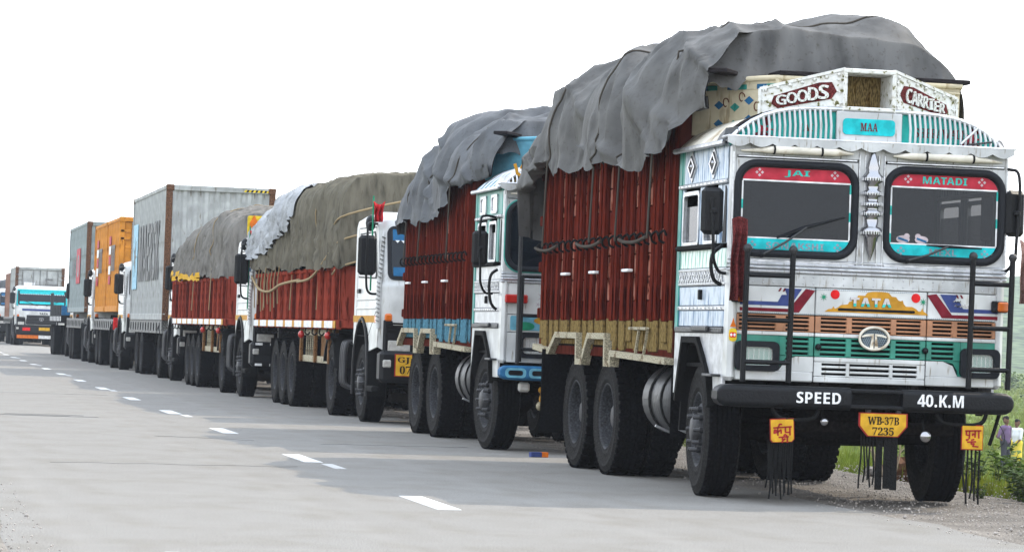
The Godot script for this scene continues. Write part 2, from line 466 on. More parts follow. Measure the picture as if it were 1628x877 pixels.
func _ready() -> void:
	# camera: a long lens low at the roadside, turned a little off the road's line and slightly rolled
	var cam := Camera3D.new()
	cam.name = "camera"
	cam.fov = 10.024
	cam.near = 0.1
	cam.far = 4000.0
	cam.transform = Transform3D(Basis(Vector3.UP, deg_to_rad(-11.265)) * Basis(Vector3.RIGHT, deg_to_rad(1.116)) * Basis(Vector3.BACK, 0.036), Vector3(0, 1.2, 0))
	add_child(cam)
	# bright hazy sky, sun high on the right beyond the queue
	var we := WorldEnvironment.new()
	we.name = "environment"
	var env := Environment.new()
	var sky := Sky.new()
	var sm := ProceduralSkyMaterial.new()
	sm.sky_top_color = Color(0.88, 0.93, 1.0)
	sm.sky_horizon_color = Color(1.0, 1.0, 1.0)
	sm.sky_curve = 0.25
	sm.sky_energy_multiplier = 1.5
	sm.ground_bottom_color = Color(0.5, 0.5, 0.48)
	sm.ground_horizon_color = Color(0.95, 0.96, 0.98)
	sm.sun_angle_max = 1.0
	sky.sky_material = sm
	env.background_mode = Environment.BG_SKY
	env.sky = sky
	env.tonemap_mode = Environment.TONE_MAPPER_LINEAR
	env.tonemap_exposure = 1.24
	env.fog_enabled = true
	env.fog_light_color = Color(0.93, 0.96, 1.0)
	env.fog_density = 0.0003
	env.sdfgi_enabled = true
	env.ssao_enabled = true
	env.ssil_enabled = true
	we.environment = env
	add_child(we)
	var sun := DirectionalLight3D.new()
	sun.name = "sun"
	sun.light_color = Color(1.0, 0.945, 0.86)
	sun.light_energy = 1.05
	sun.light_angular_distance = 0.5
	sun.shadow_enabled = true
	var towards := Vector3(0.894, 1.12, -0.447)
	sun.transform = Transform3D(Basis.looking_at(-towards.normalized(), Vector3.UP), Vector3(0, 30, 0))
	add_child(sun)
	rng.seed = 4
	materials()
	cloth_setup()
	setting()
	wheel_meshes()
	var p1 := Vector3(7.42, 0, -24.5)
	var p2 := Vector3(7.38, 0, -33.3)
	first_truck(p1)
	second_truck(p2)
	near_nuts = false
	rigs()
	loads(p1, p2)
	person(Vector3(34.75, ground_h(34.75, -94.0), -94.0), 0.5, "person in a purple shirt and dark trousers standing with bent arms in the field", M.purple_shirt, M.dark_trousers, false, true, 1.72)
	person(Vector3(35.3, ground_h(35.3, -94.5), -94.5), -1.0, "person in a white shirt and yellow wrap looking down at the right edge", M.white_shirt, M.yellow_wrap, true, false, 1.62)

# ---------------------------------------------------------------- wheels and frames
var W := {}
var near_nuts := true   # single nuts where the photograph shows them large enough

func wheel_meshes() -> void:
	var out := Basis(Vector3(0, 0, 1), Vector3(-1, 0, 0), Vector3(0, -1, 0))   # y axis laid along -x: the outside of a left wheel
	for kind in ["front", "dual"]:
		var t := mb().at(Vector3.ZERO, out)
		for s in [-1.0, 1.0]:
			var pr := [Vector2(0.285, 0.105), Vector2(0.3, 0.125), Vector2(0.33, 0.13), Vector2(0.335, 0.136), Vector2(0.345, 0.131), Vector2(0.4, 0.14), Vector2(0.44, 0.14), Vector2(0.446, 0.145), Vector2(0.455, 0.137), Vector2(0.492, 0.128), Vector2(0.51, 0.118)]
			if s < 0: pr = pr.map(func(q): return Vector2(q.x, -q.y))
			else: pr.reverse()
			t.lathe(pr, 48)
		W[kind + "_tyre"] = t.mesh()
		t = mb().at(Vector3.ZERO, out)
		var tp := [Vector2(0.51, -0.118)]
		var cuts: Array = [-0.06, -0.02, 0.02, 0.06] if kind == "front" else [-0.03, 0.03]
		for c in cuts:
			tp.append_array([Vector2(0.52, c - 0.008), Vector2(0.52, c - 0.008), Vector2(0.506, c - 0.005), Vector2(0.506, c + 0.005), Vector2(0.52, c + 0.008), Vector2(0.52, c + 0.008)])
		tp.append(Vector2(0.51, 0.118))
		t.lathe(tp, 48)
		for k in (64 if kind == "front" else 40):
			var a: float = TAU * k / (64.0 if kind == "front" else 40.0)
			for s in [-1.0, 1.0]:
				var bs := Basis(Vector3.UP, a + (0.04 if s > 0 else 0.0))
				if kind == "front": t.box(bs * Vector3(0.512, s * 0.103, 0), Vector3(0.022, 0.03, 0.03), 0.004, bs * Basis(Vector3.RIGHT, 0.5 * s))
				else:
					t.box(bs * Vector3(0.513, s * 0.1, 0), Vector3(0.034, 0.062, 0.048), 0.004, bs)
					t.box(bs * Vector3(0.514, s * 0.045, 0.01), Vector3(0.02, 0.04, 0.04), 0.003, bs * Basis(Vector3.RIGHT, 0.4 * s))
		W[kind + "_tread"] = t.mesh()
		t = mb().at(Vector3.ZERO, out)
		if kind == "front":
			t.lathe([Vector2(0.3, -0.11), Vector2(0.285, -0.1), Vector2(0.285, 0.09), Vector2(0.3, 0.125), Vector2(0.292, 0.13), Vector2(0.28, 0.105), Vector2(0.262, 0.05), Vector2(0.235, 0.06), Vector2(0.215, 0.09), Vector2(0.205, 0.105), Vector2(0.12, 0.11)], 36)
		else:
			t.lathe([Vector2(0.3, -0.11), Vector2(0.285, -0.1), Vector2(0.285, 0.09), Vector2(0.3, 0.125), Vector2(0.292, 0.13), Vector2(0.28, 0.105), Vector2(0.27, -0.02), Vector2(0.25, -0.06), Vector2(0.22, -0.075), Vector2(0.12, -0.08)], 36)
		W[kind + "_rim"] = t.mesh()
		t = mb().at(Vector3.ZERO, out)
		if kind == "front": t.lathe([Vector2(0.125, 0.1), Vector2(0.12, 0.15), Vector2(0.105, 0.16), Vector2(0.1, 0.165), Vector2(0.1, 0.165), Vector2(0.085, 0.178), Vector2(0, 0.178)], 24)
		else: t.lathe([Vector2(0.125, -0.1), Vector2(0.12, 0.02), Vector2(0.1, 0.03), Vector2(0.1, 0.06), Vector2(0.1, 0.06), Vector2(0.085, 0.07), Vector2(0, 0.07)], 24)
		W[kind + "_hub"] = t.mesh()
		t = mb()
		for k in 10:
			var a := TAU * k / 10
			var h := 0.11 if kind == "front" else -0.08
			t.at(out * Vector3(cos(a) * 0.168, h, sin(a) * 0.168), out)
			t.lathe([Vector2(0.025, -0.01), Vector2(0.025, 0.03), Vector2(0.025, 0.03), Vector2(0.017, 0.03), Vector2(0.017, 0.075), Vector2(0.012, 0.08), Vector2(0, 0.08)], 7)
		W[kind + "_nuts"] = t.mesh()
		W["nut"] = mb().at(Vector3.ZERO, out).lathe([Vector2(0.025, -0.01), Vector2(0.025, 0.03), Vector2(0.025, 0.03), Vector2(0.017, 0.03), Vector2(0.017, 0.075), Vector2(0.012, 0.08), Vector2(0, 0.08)], 7).mesh()

func wheel(t: Node3D, kind: String, x: float, z: float, right := false, turn := 0.0) -> void:
	var w := holder("wheel", t, Vector3(x, 0.522, z))
	w.rotation.y = (PI if right else 0.0) + turn
	put("tyre", W[kind + "_tyre"], M.tyre, w)
	put("tread", W[kind + "_tread"], M.tread, w)
	put("rim", W[kind + "_rim"], M.rim, w)
	put("hub", W[kind + "_hub"], M.hub, w)
	if near_nuts:
		for k in 10:
			var a := TAU * k / 10
			put("wheel_nut", W["nut"], M.hub, w, Vector3(-0.11 if kind == "front" else 0.08, -sin(a) * 0.168, cos(a) * 0.168))
	else: put("wheel_nuts", W[kind + "_nuts"], M.hub, w).set_meta("kind", "stuff")

func axle_set(t: Node3D, z: float, dual: bool, half := 1.0, turn := 0.0) -> void:
	if dual:
		for s in [-1, 1]:
			wheel(t, "dual", s * (half - 0.145), z, s > 0)
			wheel(t, "dual", s * (half - 0.145 - 0.31), z, s < 0)
	else:
		for s in [-1, 1]: wheel(t, "front", s * (half - 0.145), z, s > 0, turn)
	var b := mb().at(Vector3(0, 0.52, z))
	b.tube([Vector3(-half + 0.2, 0, 0), Vector3(half - 0.2, 0, 0)], 0.07, 10)
	if dual: b.ball(Vector3.ZERO, Vector3(0.2, 0.22, 0.24), 14)
	else: b.box(Vector3(0, -0.04, 0), Vector3(1.1, 0.1, 0.12), 0.02)
	for s in [-1, 1]:
		for k in 5: b.box(Vector3(s * 0.42, 0.1 + k * 0.022, 0), Vector3(0.08, 0.02, 1.1 - k * 0.16 + 0.2), 0.004)
	part("axle", b, M.chassis, t)

func frame(t: Node3D, z0: float, z1: float) -> void:
	var b := mb()
	for s in [-1, 1]:
		b.span(Vector3(s * 0.4 - 0.035, 0.76, z0), Vector3(s * 0.4 + 0.035, 1.0, z1), 0.01)
	var k := z0 + 0.1
	while k < z1:
		b.span(Vector3(-0.365, 0.82, k), Vector3(0.365, 0.95, k + 0.08), 0.01)
		k += 1.0
	part("chassis_frame", b, M.chassis, t)

func fuel_tank(t: Node3D, x: float, y: float, z0: float, z1: float, r: float) -> void:
	var o := holder("fuel_tank", t)
	part("drum", mb().at(Vector3(x, y, z0), AXZ).lathe([Vector2(0, 0), Vector2(r * 0.9, 0), Vector2(r, 0.03), Vector2(r, z1 - z0 - 0.03), Vector2(r * 0.9, z1 - z0), Vector2(0, z1 - z0)], 32), M.tank, o)
	for k in [0.3, 0.72]:
		var z := lerpf(z0, z1, k)
		part("strap", mb().at(Vector3(x, y, z), AXZ).lathe([Vector2(r + 0.002, 0), Vector2(r + 0.014, 0.005), Vector2(r + 0.014, 0.045), Vector2(r + 0.002, 0.05)], 32), M.black_dull, o)

# ---------------------------------------------------------------- the painted forward-control cab of the two red-bodied trucks
func letter_lines(parent: Node3D, called: String, lines: Array, w: float, z: float, m: Material) -> void:
	var b := mb()
	for l in lines: b.stroke(PackedVector2Array(l), w, z, z + 0.004)
	part(called, b, m, parent)

func windscreen(t: Node3D, cx: float, cy: float, w: float, h: float, z: float) -> Node3D:
	var o := holder("windscreen", t)
	part("rubber_seal", mb().tube(loop3(roundrect(cx, cy, w, h, 0.15, 8), z + 0.012), 0.03, 8, true), M.gasket, o)
	var g := mb()
	g.prism(roundrect(cx, cy, w, h, 0.15, 8), z, z)
	part("pane", g, M.glass, o)
	return o

func clip_print(o: Node3D, called: String, a: PackedVector2Array, r: Rect2, z: float, m: Material) -> void:
	var q := PackedVector2Array([r.position, r.position + Vector2(r.size.x, 0), r.end, r.position + Vector2(0, r.size.y)])
	var b := mb()
	for p in Geometry2D.intersect_polygons(a, q): b.prism(p, z, z + 0.003)
	part(called, b, m, o)

func diamond_flower(o: Node3D, x: float, y: float, z: float, r: float, m: Material) -> void:
	var b := mb()
	for k in 4:
		var c := Vector2(x, y) + Vector2.from_angle(PI / 2 * k) * r * 0.62
		b.prism(circle(c.x, c.y, r * 0.36, r * 0.36, 4), z, z + 0.003)
	part("flower_print", b, m, o)

func grille(t: Node3D, x0: float, x1: float, y0: float, y1: float, z: float, rows: int, cols: Array, m: Material) -> void:
	# an open lattice of bars: cols lists the slots as fractions of the width
	var o := holder("grille", t)
	var ph := (y1 - y0) / rows
	for r in range(rows + 1):
		var half := ph * (0.5 if r == 0 or r == rows else 0.24)
		var y := y0 + r * ph
		var lo := y if r == 0 else y - ph * 0.24
		var hi := y if r == rows else y + ph * 0.24
		if r == 0: hi = y + half * 0.6
		if r == rows: lo = y - half * 0.6
		part("grille_bar", mb().span(Vector3(x0, lo, z - 0.03), Vector3(x1, hi, z), 0.004), m, o)
	var edge := x0
	for c in cols + [[1.0, 1.0]]:
		var a := lerpf(x0, x1, c[0])
		if a - edge > 0.004: part("divider", mb().span(Vector3(edge, y0 + 0.002, z - 0.027), Vector3(a, y1 - 0.002, z + 0.002), 0.004), m, o)
		edge = lerpf(x0, x1, c[1])

func headlamp(t: Node3D, x: float, y: float, w: float, h: float, z: float) -> void:
	var o := holder("headlamp", t)
	part("bezel", mb().ring(roundrect(x, y, w + 0.1, h + 0.09, 0.05, 5), roundrect(x, y, w, h, 0.035, 5), z - 0.02, z + 0.035), M.gasket, o)
	var rows := []
	for k in 5:
		var f := 1.0 - 0.16 * k
		rows.append(PackedVector3Array(loop3(roundrect(x, y, w * f, h * f, 0.035 * f, 5), z + 0.005 - 0.07 * sqrt(k / 4.0))))
	part("reflector", mb().grid(rows, true), M.reflector, o)
	part("bulb", mb().ball(Vector3(x, y, z - 0.035), Vector3(0.022, 0.022, 0.03)), M.chrome, o)
	part("lens", mb().prism(roundrect(x, y, w, h, 0.035, 5), z + 0.012, z + 0.012), M.lens, o)
	var b := mb()
	for k in 6: b.span(Vector3(x - w * 0.42 + k * w * 0.16, y - h * 0.4, z + 0.004), Vector3(x - w * 0.42 + k * w * 0.16 + 0.005, y + h * 0.4, z + 0.009))
	part("lens_ribs", b, M.lens, o)

func beam(x0: float, x1: float, y: float, z: float, h: float, d: float, round0: bool, round1: bool) -> MB:
	# a bumper bar with a soft section and rounded ends
	var rows := []
	for k in 25:
		var u := k / 24.0
		var x := lerpf(x0, x1, u)
		var e := 1.0
		if round0: e = minf(e, sqrt(clampf((x - x0) / 0.09, 0.0, 1.0) * (2.0 - clampf((x - x0) / 0.09, 0.0, 1.0))))
		if round1: e = minf(e, sqrt(clampf((x1 - x) / 0.09, 0.0, 1.0) * (2.0 - clampf((x1 - x) / 0.09, 0.0, 1.0))))
		if k > 2 and k < 22: x = lerpf(x0 + 0.12, x1 - 0.12, (u - 0.1) / 0.8)
		elif k <= 2: x = x0 + [0.0, 0.02, 0.06][k]
		else: x = x1 - [0.06, 0.02, 0.0][k - 22]
		e = 1.0
		if round0: e = minf(e, [0.35, 0.72, 0.95][k] if k < 3 else 1.0)
		if round1: e = minf(e, [0.95, 0.72, 0.35][k - 22] if k > 21 else 1.0)
		var line := PackedVector3Array()
		for q in roundrect(0, 0, d * (0.6 + 0.4 * e), h * e, minf(h * e, d) * 0.27, 5): line.append(Vector3(x, y + q.y, z + q.x))
		rows.append(line)
	var b := mb().grid(rows, true)
	for e in [0, 24]:
		for k in range(1, rows[e].size() - 1): b.tri(rows[e][0], rows[e][k], rows[e][k + 1])
	return b

func mirror(t: Node3D, x: float, y: float, z: float, s: float, up := false) -> void:
	# a tall black mirror on a bent arm; s = side
	var o := holder("wing_mirror", t)
	part("shell", mb().at(Vector3(x, y, z), Basis(Vector3.UP, 0.25 * s)).box(Vector3.ZERO, Vector3(0.17, 0.36, 0.07), 0.03), M.black, o)
	part("mirror_glass", mb().at(Vector3(x, y, z), Basis(Vector3.UP, 0.25 * s)).box(Vector3(0, 0, -0.037), Vector3(0.14, 0.31, 0.006), 0.002), M.mirror_glass, o)
	part("arm", mb().tube(bend([Vector3(x + 0.02 * s, y + 0.1, z + 0.05), Vector3(x, y - 0.2, z + 0.06), Vector3(x - 0.01 * s, y - 0.36, z + 0.05), Vector3(x - 0.07 * s, y - 0.46, z), Vector3(x - 0.16 * s, y - 0.47, z - 0.06)]), 0.013, 8), M.black, o)
	if up: part("arm", mb().tube(bend([Vector3(x + 0.02 * s, y - 0.1, z + 0.055), Vector3(x + 0.01 * s, y + 0.28, z + 0.05), Vector3(x - 0.05 * s, y + 0.34, z), Vector3(x - 0.17 * s, y + 0.33, z - 0.05)]), 0.013, 8), M.black, o)
	part("clamp", mb().box(Vector3(x, y, z + 0.05), Vector3(0.05, 0.04, 0.05), 0.01), M.black, o)

func ladder(t: Node3D, x0: float, x1: float, z: float, y0: float, y1: float, ys: Array, balls := true, m: Material = null) -> void:
	var o := holder("ladder", t)
	for x in [x0, x1]:
		part("upright", mb().tube([Vector3(x, y0, z - 0.02), Vector3(x, y1, z)], 0.022, 10), M.black, o)
		if balls: part("finial", mb().at(Vector3(x, y1, z)).lathe([Vector2(0.02, -0.02), Vector2(0.032, 0.0), Vector2(0.034, 0.015), Vector2(0.024, 0.035), Vector2(0.0, 0.045)], 14), M.hub, o)
	for y in ys: part("rung", mb().tube([Vector3(x0, y, z - 0.01), Vector3(x1, y, z - 0.01)], 0.019, 10), M.black, o)

func wiper(t: Node3D, p: Vector2, e: Vector2, b0: Vector2, b1: Vector2, z: float) -> void:
	var o := holder("wiper", t)
	part("wiper_arm", mb().tube([Vector3(p.x, p.y, z + 0.03), Vector3((p.x + e.x) / 2, (p.y + e.y) / 2 - 0.01, z + 0.06), Vector3(e.x, e.y, z + 0.045)], 0.01, 6), M.tank, o)
	part("blade", mb().tube([Vector3(b0.x, b0.y, z + 0.028), Vector3(e.x, e.y, z + 0.036), Vector3(b1.x, b1.y, z + 0.028)], [0.006, 0.014, 0.006], 6), M.black, o)
	part("pivot", mb().at(Vector3(p.x, p.y, z), AXZ).lathe([Vector2(0.025, 0), Vector2(0.022, 0.035), Vector2(0, 0.045)], 10), M.black, o)

func side_wall(t: Node3D, s: float, P: Dictionary) -> void:
	# one flank of the cab, drawn in (z, y) and laid at x = s * 1.1
	var bas := SIDE if s < 0 else Basis(Vector3(0, 0, -1), Vector3(0, 1, 0), Vector3(1, 0, 0))
	var base := Vector3(s * 1.075, 0, 0)
	var f := 1.0 if s < 0 else -1.0
	var r := func(z0, y0, z1, y1, d0, d1, bev): return mb().at(base, bas).span(Vector3(f * z0, y0, d0), Vector3(f * z1, y1, d1), bev)
	var door := holder("cab_flank", t)
	part("upper_panel", r.call(-0.2, 2.48, 1.12, 2.76, 0.0, 0.025, 0.004), P.upper, door)
	part("rear_post", r.call(-0.36, 1.3, -0.27, 2.76, 0.0, 0.03, 0.004), P.trim, door)
	part("rear_strip", r.call(-0.27, 2.48, -0.205, 2.76, 0.0, 0.024, 0.003), P.trim, door)
	part("drip_rail", r.call(-0.3, 2.445, 1.16, 2.478, 0.0, 0.05, 0.008), M.alu, door)
	for z in [[-0.27, -0.22], [0.3, 0.44], [0.85, 0.95]]: part("window_post", r.call(z[0], 1.985, z[1], 2.443, 0.0, 0.022, 0.004), P.upper, door)
	for w in [[-0.22, 0.3], [0.44, 0.85]]:
		var wd := holder("side_window", t)
		part("window_frame", mb().at(base, bas).ring(roundrect(f * (w[0] + w[1]) / 2, 2.2, w[1] - w[0] - 0.004, 0.44, 0.045, 4), roundrect(f * (w[0] + w[1]) / 2, 2.2, w[1] - w[0] - 0.07, 0.375, 0.03, 4), 0.0, 0.03), M.alu, wd)
		part("pane", mb().at(base, bas).prism(roundrect(f * (w[0] + w[1]) / 2, 2.16, w[1] - w[0] - 0.075, 0.28, 0.02, 4), 0.004, 0.004), M.glass, wd)
	part("quarter_glass", mb().at(base, bas).prism(PackedVector2Array([Vector2(f * 0.99, 1.99), Vector2(f * 1.09, 1.99), Vector2(f * 1.08, 2.4), Vector2(f * 1.04, 2.43)]), 0.012, 0.018), M.gasket, door)
	part("corner_post", r.call(0.95, 1.985, 1.2, 2.443, -0.01, 0.012, 0.004), P.corner, door)
	part("sill_bar", r.call(-0.31, 1.945, 0.92, 1.985, 0.0, 0.06, 0.01), M.black_dull, door)
	part("weathered_panel", r.call(-0.27, 1.8, 1.15, 1.945, 0.0, 0.02, 0.004), P.p1, door)
	# pressed band with a lattice pattern
	part("pressed_band", r.call(-0.27, 1.66, 1.18, 1.797, 0.0, 0.028, 0.005), M.steel, door)
	var z := -0.25
	var lat := mb().at(base, bas)
	while z < 1.1:
		lat.stroke(PackedVector2Array([Vector2(f * z, 1.69), Vector2(f * (z + 0.075), 1.765), Vector2(f * (z + 0.15), 1.69)]), 0.012, 0.02, 0.036, false)
		lat.stroke(PackedVector2Array([Vector2(f * z, 1.765), Vector2(f * (z + 0.075), 1.69), Vector2(f * (z + 0.15), 1.765)]), 0.012, 0.019, 0.034, false)
		z += 0.15
	for y in [1.674, 1.783]: lat.span(Vector3(f * -0.26, y - 0.006, 0.024), Vector3(f * 1.17, y + 0.006, 0.037), 0.003)
	part("lattice_trim", lat, M.alu, door)
	part("door_panel", r.call(-0.27, 1.505, 1.15, 1.655, 0.0, 0.02, 0.004), P.p2, door)
	part("rivet_strip", r.call(-0.28, 1.468, 1.17, 1.5, 0.0, 0.03, 0.005), M.alu, door)
	part("door_panel", r.call(-0.27, 1.34, 1.15, 1.465, 0.0, 0.02, 0.004), P.p2, door)
	part("lower_sill", r.call(-0.3, 1.29, 1.17, 1.335, 0.0, 0.045, 0.008), M.tank, door)
	part("door_latch", r.call(0.42, 1.55, 0.46, 1.63, 0.015, 0.05, 0.006), M.black, door)
	part("step_flap", r.call(0.33, 1.3, 0.8, 1.345, 0.04, 0.075, 0.01), M.tank, door)
	var rv := mb().at(base, bas)
	for yy in [1.484, 1.72, 2.462]:
		var q := -0.24
		while q < 1.12:
			rv.ball(Vector3(f * q, yy, 0.032 if yy < 2 else 0.05), Vector3(0.007, 0.007, 0.005), 6)
			q += 0.12
	part("rivets", rv, M.chrome, door)
	# wing with the cut for the wheel
	var fen := PackedVector2Array([Vector2(-0.36, 0.8), Vector2(-0.2, 0.8), Vector2(-0.02, 1.235), Vector2(0.42, 1.235), Vector2(0.62, 1.08), Vector2(0.74, 0.98), Vector2(0.86, 0.97), Vector2(0.9, 0.78), Vector2(1.16, 0.78), Vector2(1.16, 1.288), Vector2(-0.36, 1.288)])
	var lip := PackedVector2Array([Vector2(-0.2, 0.74), Vector2(-0.02, 1.235), Vector2(0.42, 1.235), Vector2(0.62, 1.08), Vector2(0.74, 0.97), Vector2(0.84, 0.72)])
	for i in fen.size(): fen[i].x *= f
	for i in lip.size(): lip[i].x *= f
	var wing := holder("front_wing", t)
	part("wing_panel", mb().at(base, bas).prism(fen, 0.0, 0.022), P.wing, wing)
	part("arch_lip", mb().at(base, bas).stroke(lip, 0.05, 0.0, 0.055, false), M.black_dull, wing)
	part("arch_bracket", mb().at(base, bas).span(Vector3(f * 0.82, 0.955, 0.0), Vector3(f * 1.1, 0.975, 0.1), 0.004), M.tank, wing)
	part("inner_arch", mb().at(base, bas).stroke(PackedVector2Array([Vector2(f * -0.24, 0.5), Vector2(f * -0.16, 0.98), Vector2(f * 0.0, 1.2), Vector2(f * 0.44, 1.21), Vector2(f * 0.8, 0.98), Vector2(f * 0.86, 0.74)]), 0.03, -0.42, -0.004, false), M.black_dull, wing)
	if P.get("medallion", false):
		for zz in [0.05, 0.72]:
			var d := holder("diamond_medallion", t)
			part("outer_diamond", mb().at(base, bas).prism(circle(f * zz, 2.615, 0.15, 0.125, 4), 0.02, 0.034), M.alu, d)
			part("inner_diamond", mb().at(base, bas).ring(circle(f * zz, 2.615, 0.11, 0.09, 4), circle(f * zz, 2.615, 0.075, 0.06, 4), 0.03, 0.046), M.chrome, d)
			part("boss", mb().at(base, bas).ball(Vector3(f * zz, 2.615, 0.034), Vector3(0.045, 0.04, 0.02), 10), M.chrome, d)
	else:
		for zz in [0.1, 0.72]:
			part("small_window", mb().at(base, bas).ring(roundrect(f * zz, 2.6, 0.34, 0.2, 0.03, 4), roundrect(f * zz, 2.6, 0.26, 0.14, 0.03, 4), 0.02, 0.04), M.alu, t)
			part("small_pane", mb().at(base, bas).prism(roundrect(f * zz, 2.6, 0.26, 0.14, 0.03, 4), 0.026, 0.03), M.mirror_glass, t)

func roof_line(x: float) -> float:
	var u := clampf(absf(x) / 1.14, 0, 1)
	return 2.75 + 0.3 * (1.0 - pow(u, 4.6))

func cab_shell(t: Node3D, P: Dictionary) -> void:
	for s in [-1.0, 1.0]: side_wall(t, s, P)
	# crown: a barrel roof that runs back from the visor, with seams
	var rf := holder("cab_roof", t)
	var rows := []
	for z in [-0.36, 0.1, 0.55, 0.95, 1.1]:
		var line := PackedVector3Array()
		for k in 33:
			var x := -1.14 + 2.28 * k / 32
			line.append(Vector3(x, roof_line(x), z))
		rows.append(line)
	part("roof_sheet", mb().grid(rows), P.roof, rf)
	for z in [0.94, 1.0, 1.06] if not P.get("ribbed", false) else [-0.1, 0.15, 0.4, 0.65, 0.9, 1.06]:
		var path := []
		for k in 25:
			var x := -1.145 + 2.29 * k / 24
			path.append(Vector3(x, roof_line(x) + 0.008, z))
		part("roof_seam", mb().tube(path, 0.014, 6), M.dark_wood if not P.get("ribbed", false) else M.alu, rf)
	for s in [-1.0, 1.0]: part("roof_edge", mb().span(Vector3(s * 1.15 - 0.02, 2.735, -0.36), Vector3(s * 1.15 + 0.02, 2.775, 1.15), 0.01), M.alu, rf)
	# upper front: visor board behind upright slats
	var vz := 1.2
	var vb := PackedVector2Array()
	for k in 25:
		var x := -1.1 + 2.2 * k / 24
		vb.append(Vector2(x, roof_line(x) - 0.01))
	vb.append(Vector2(1.1, 2.74))
	vb.append(Vector2(-1.1, 2.74))
	part("visor_board", mb().prism(vb, vz - 0.06, vz - 0.03), P.visor, t)
	var rim := []
	for k in 25:
		var x := -1.13 + 2.26 * k / 24
		rim.append(Vector3(x, roof_line(x), vz - 0.01))
	part("visor_rim", mb().tube(rim, 0.018, 8), M.alu, t)
	var vs := holder("visor_slats", t)
	for s in [-1, 1]:
		for k in 18:
			var x: float = s * (0.32 + k * 0.041)
			part("slat", mb().tube([Vector3(x, 2.79, vz + 0.035), Vector3(x, (2.79 + roof_line(x)) / 2, vz + 0.04), Vector3(x, roof_line(x) - 0.01, vz + 0.0)], 0.0105, 6), M.white_paint if P.get("medallion", false) else M.alu, vs)
	for s in [-1.0, 1.0]:   # crumpled metal ends
		var e := mb()
		e.quad(Vector3(s * 1.05, 2.78, vz + 0.03), Vector3(s * 1.16, 2.76, vz - 0.05), Vector3(s * 1.12, 2.87, vz - 0.1), Vector3(s * 1.05, 2.88, vz + 0.0))
		e.quad(Vector3(s * 1.16, 2.76, vz - 0.05), Vector3(s * 1.17, 2.76, 1.0), Vector3(s * 1.14, 2.82, 1.0), Vector3(s * 1.12, 2.87, vz - 0.1))
		part("visor_end", e, M.tank if P.get("medallion", false) else M.steel, t)
	part("brow_rail", mb().span(Vector3(-1.17, 2.785, 1.16), Vector3(1.15, 2.805, 1.36), 0.008), M.alu, t)
	# scalloped apron
	var sc := PackedVector2Array([Vector2(1.13, 2.8), Vector2(-1.17, 2.8)])
	for k in 13:
		for q in 9:
			var u := q / 8.0
			sc.append(Vector2(-1.17 + (k + u) * 2.3 / 13, 2.748 - 0.03 * sin(PI * u)))
	part("scalloped_apron", mb().at(Vector3(0, 0, 1.352)).prism(sc, 0.0, 0.006), M.white_paint, t)
	for s in [-1, 1]:   # rolled blinds under the apron
		part("rolled_blind", mb().tube([Vector3(s * 0.16, 2.70, 1.33), Vector3(s * 0.3, 2.705, 1.34), Vector3(s * 0.78, 2.705, 1.34), Vector3(s * 1.05, 2.69, 1.31)], [0.006, 0.03, 0.033, 0.006], 10), M.cream_roof, t)
		for x in [0.42, 0.8]: part("blind_tie", mb().at(Vector3(s * x, 2.705, 1.34), AXX).lathe([Vector2(0.034, -0.008), Vector2(0.038, 0), Vector2(0.034, 0.008)], 12), M.black_dull, t)
	# front plate with the two window openings
	for s in [-1, 1]:
		var cx: float = -0.595 if s < 0 else 0.595
		var outer := roundrect(cx, 2.245, 0.97, 0.78, 0.0, 8)
		var inner := roundrect(cx, 2.255, 0.92, 0.67, 0.15, 8)
		part("window_surround", mb().ring(outer, inner, 1.275, 1.3), P.face, t)
		var lath := holder("surround_lath", t)
		for q in [[-0.475, 2.643, 0.475, 2.657], [-0.475, 1.845, 0.475, 1.857]]: part("lath", mb().span(Vector3(cx + q[0], q[1], 1.298), Vector3(cx + q[2], q[3], 1.31), 0.003), M.alu, lath)
	part("centre_pillar", mb().span(Vector3(-0.105, 1.8, 1.27), Vector3(0.105, 2.76, 1.302), 0.006), P.face, t)
	for x in [-0.1, -0.055, 0.055, 0.1]: part("pillar_bead", mb().span(Vector3(x - 0.006, 1.84, 1.3), Vector3(x + 0.006, 2.7, 1.312), 0.003), M.alu, t)
	part("brow_panel", mb().span(Vector3(-1.1, 2.658, 1.265), Vector3(1.1, 2.76, 1.296), 0.004), P.face, t)
	for s in [-1, 1]:
		part("corner_pillar", mb().span(Vector3(s * 1.09 - 0.022, 1.82, 1.2), Vector3(s * 1.09 + 0.022, 2.74, 1.305), 0.02), P.face, t)
		part("corner_bead", mb().tube([Vector3(s * 1.1, 1.85, 1.29), Vector3(s * 1.1, 2.68, 1.29)], 0.012, 6), M.alu, t)
		part("corner_skirt", mb().span(Vector3(s * 1.07 - 0.035, 0.93, 1.14), Vector3(s * 1.07 + 0.035, 1.8, 1.325), 0.03), M.cab_white, t)
	for k in 4: part("ledge_bead", mb().span(Vector3(-1.12, 1.765 + k * 0.028, 1.25), Vector3(1.12, 1.79 + k * 0.028, 1.33 - 0.008 * absf(k - 1)), 0.01), M.alu if k % 2 else M.steel, t)
	part("cab_back", mb().span(Vector3(-1.07, 0.95, -0.36), Vector3(1.07, 2.75, -0.34)), M.black_dull, t)
	part("cab_floor", mb().span(Vector3(-1.06, 1.02, -0.33), Vector3(1.06, 1.05, 1.2)), M.black_dull, t)
	part("dashboard", mb().span(Vector3(-1.05, 1.6, 0.95), Vector3(1.05, 1.88, 1.2), 0.04), M.black_dull, t)
	for s in [-1, 1]:
		var st := holder("cab_seat", t)
		part("cushion", mb().box(Vector3(s * 0.6, 1.4, 0.2), Vector3(0.6, 0.16, 0.55), 0.05), M.seat, st)
		part("seat_back", mb().box(Vector3(s * 0.6, 1.8, -0.12), Vector3(0.55, 0.75, 0.14), 0.05, Basis(Vector3.RIGHT, -0.15)), M.seat, st)
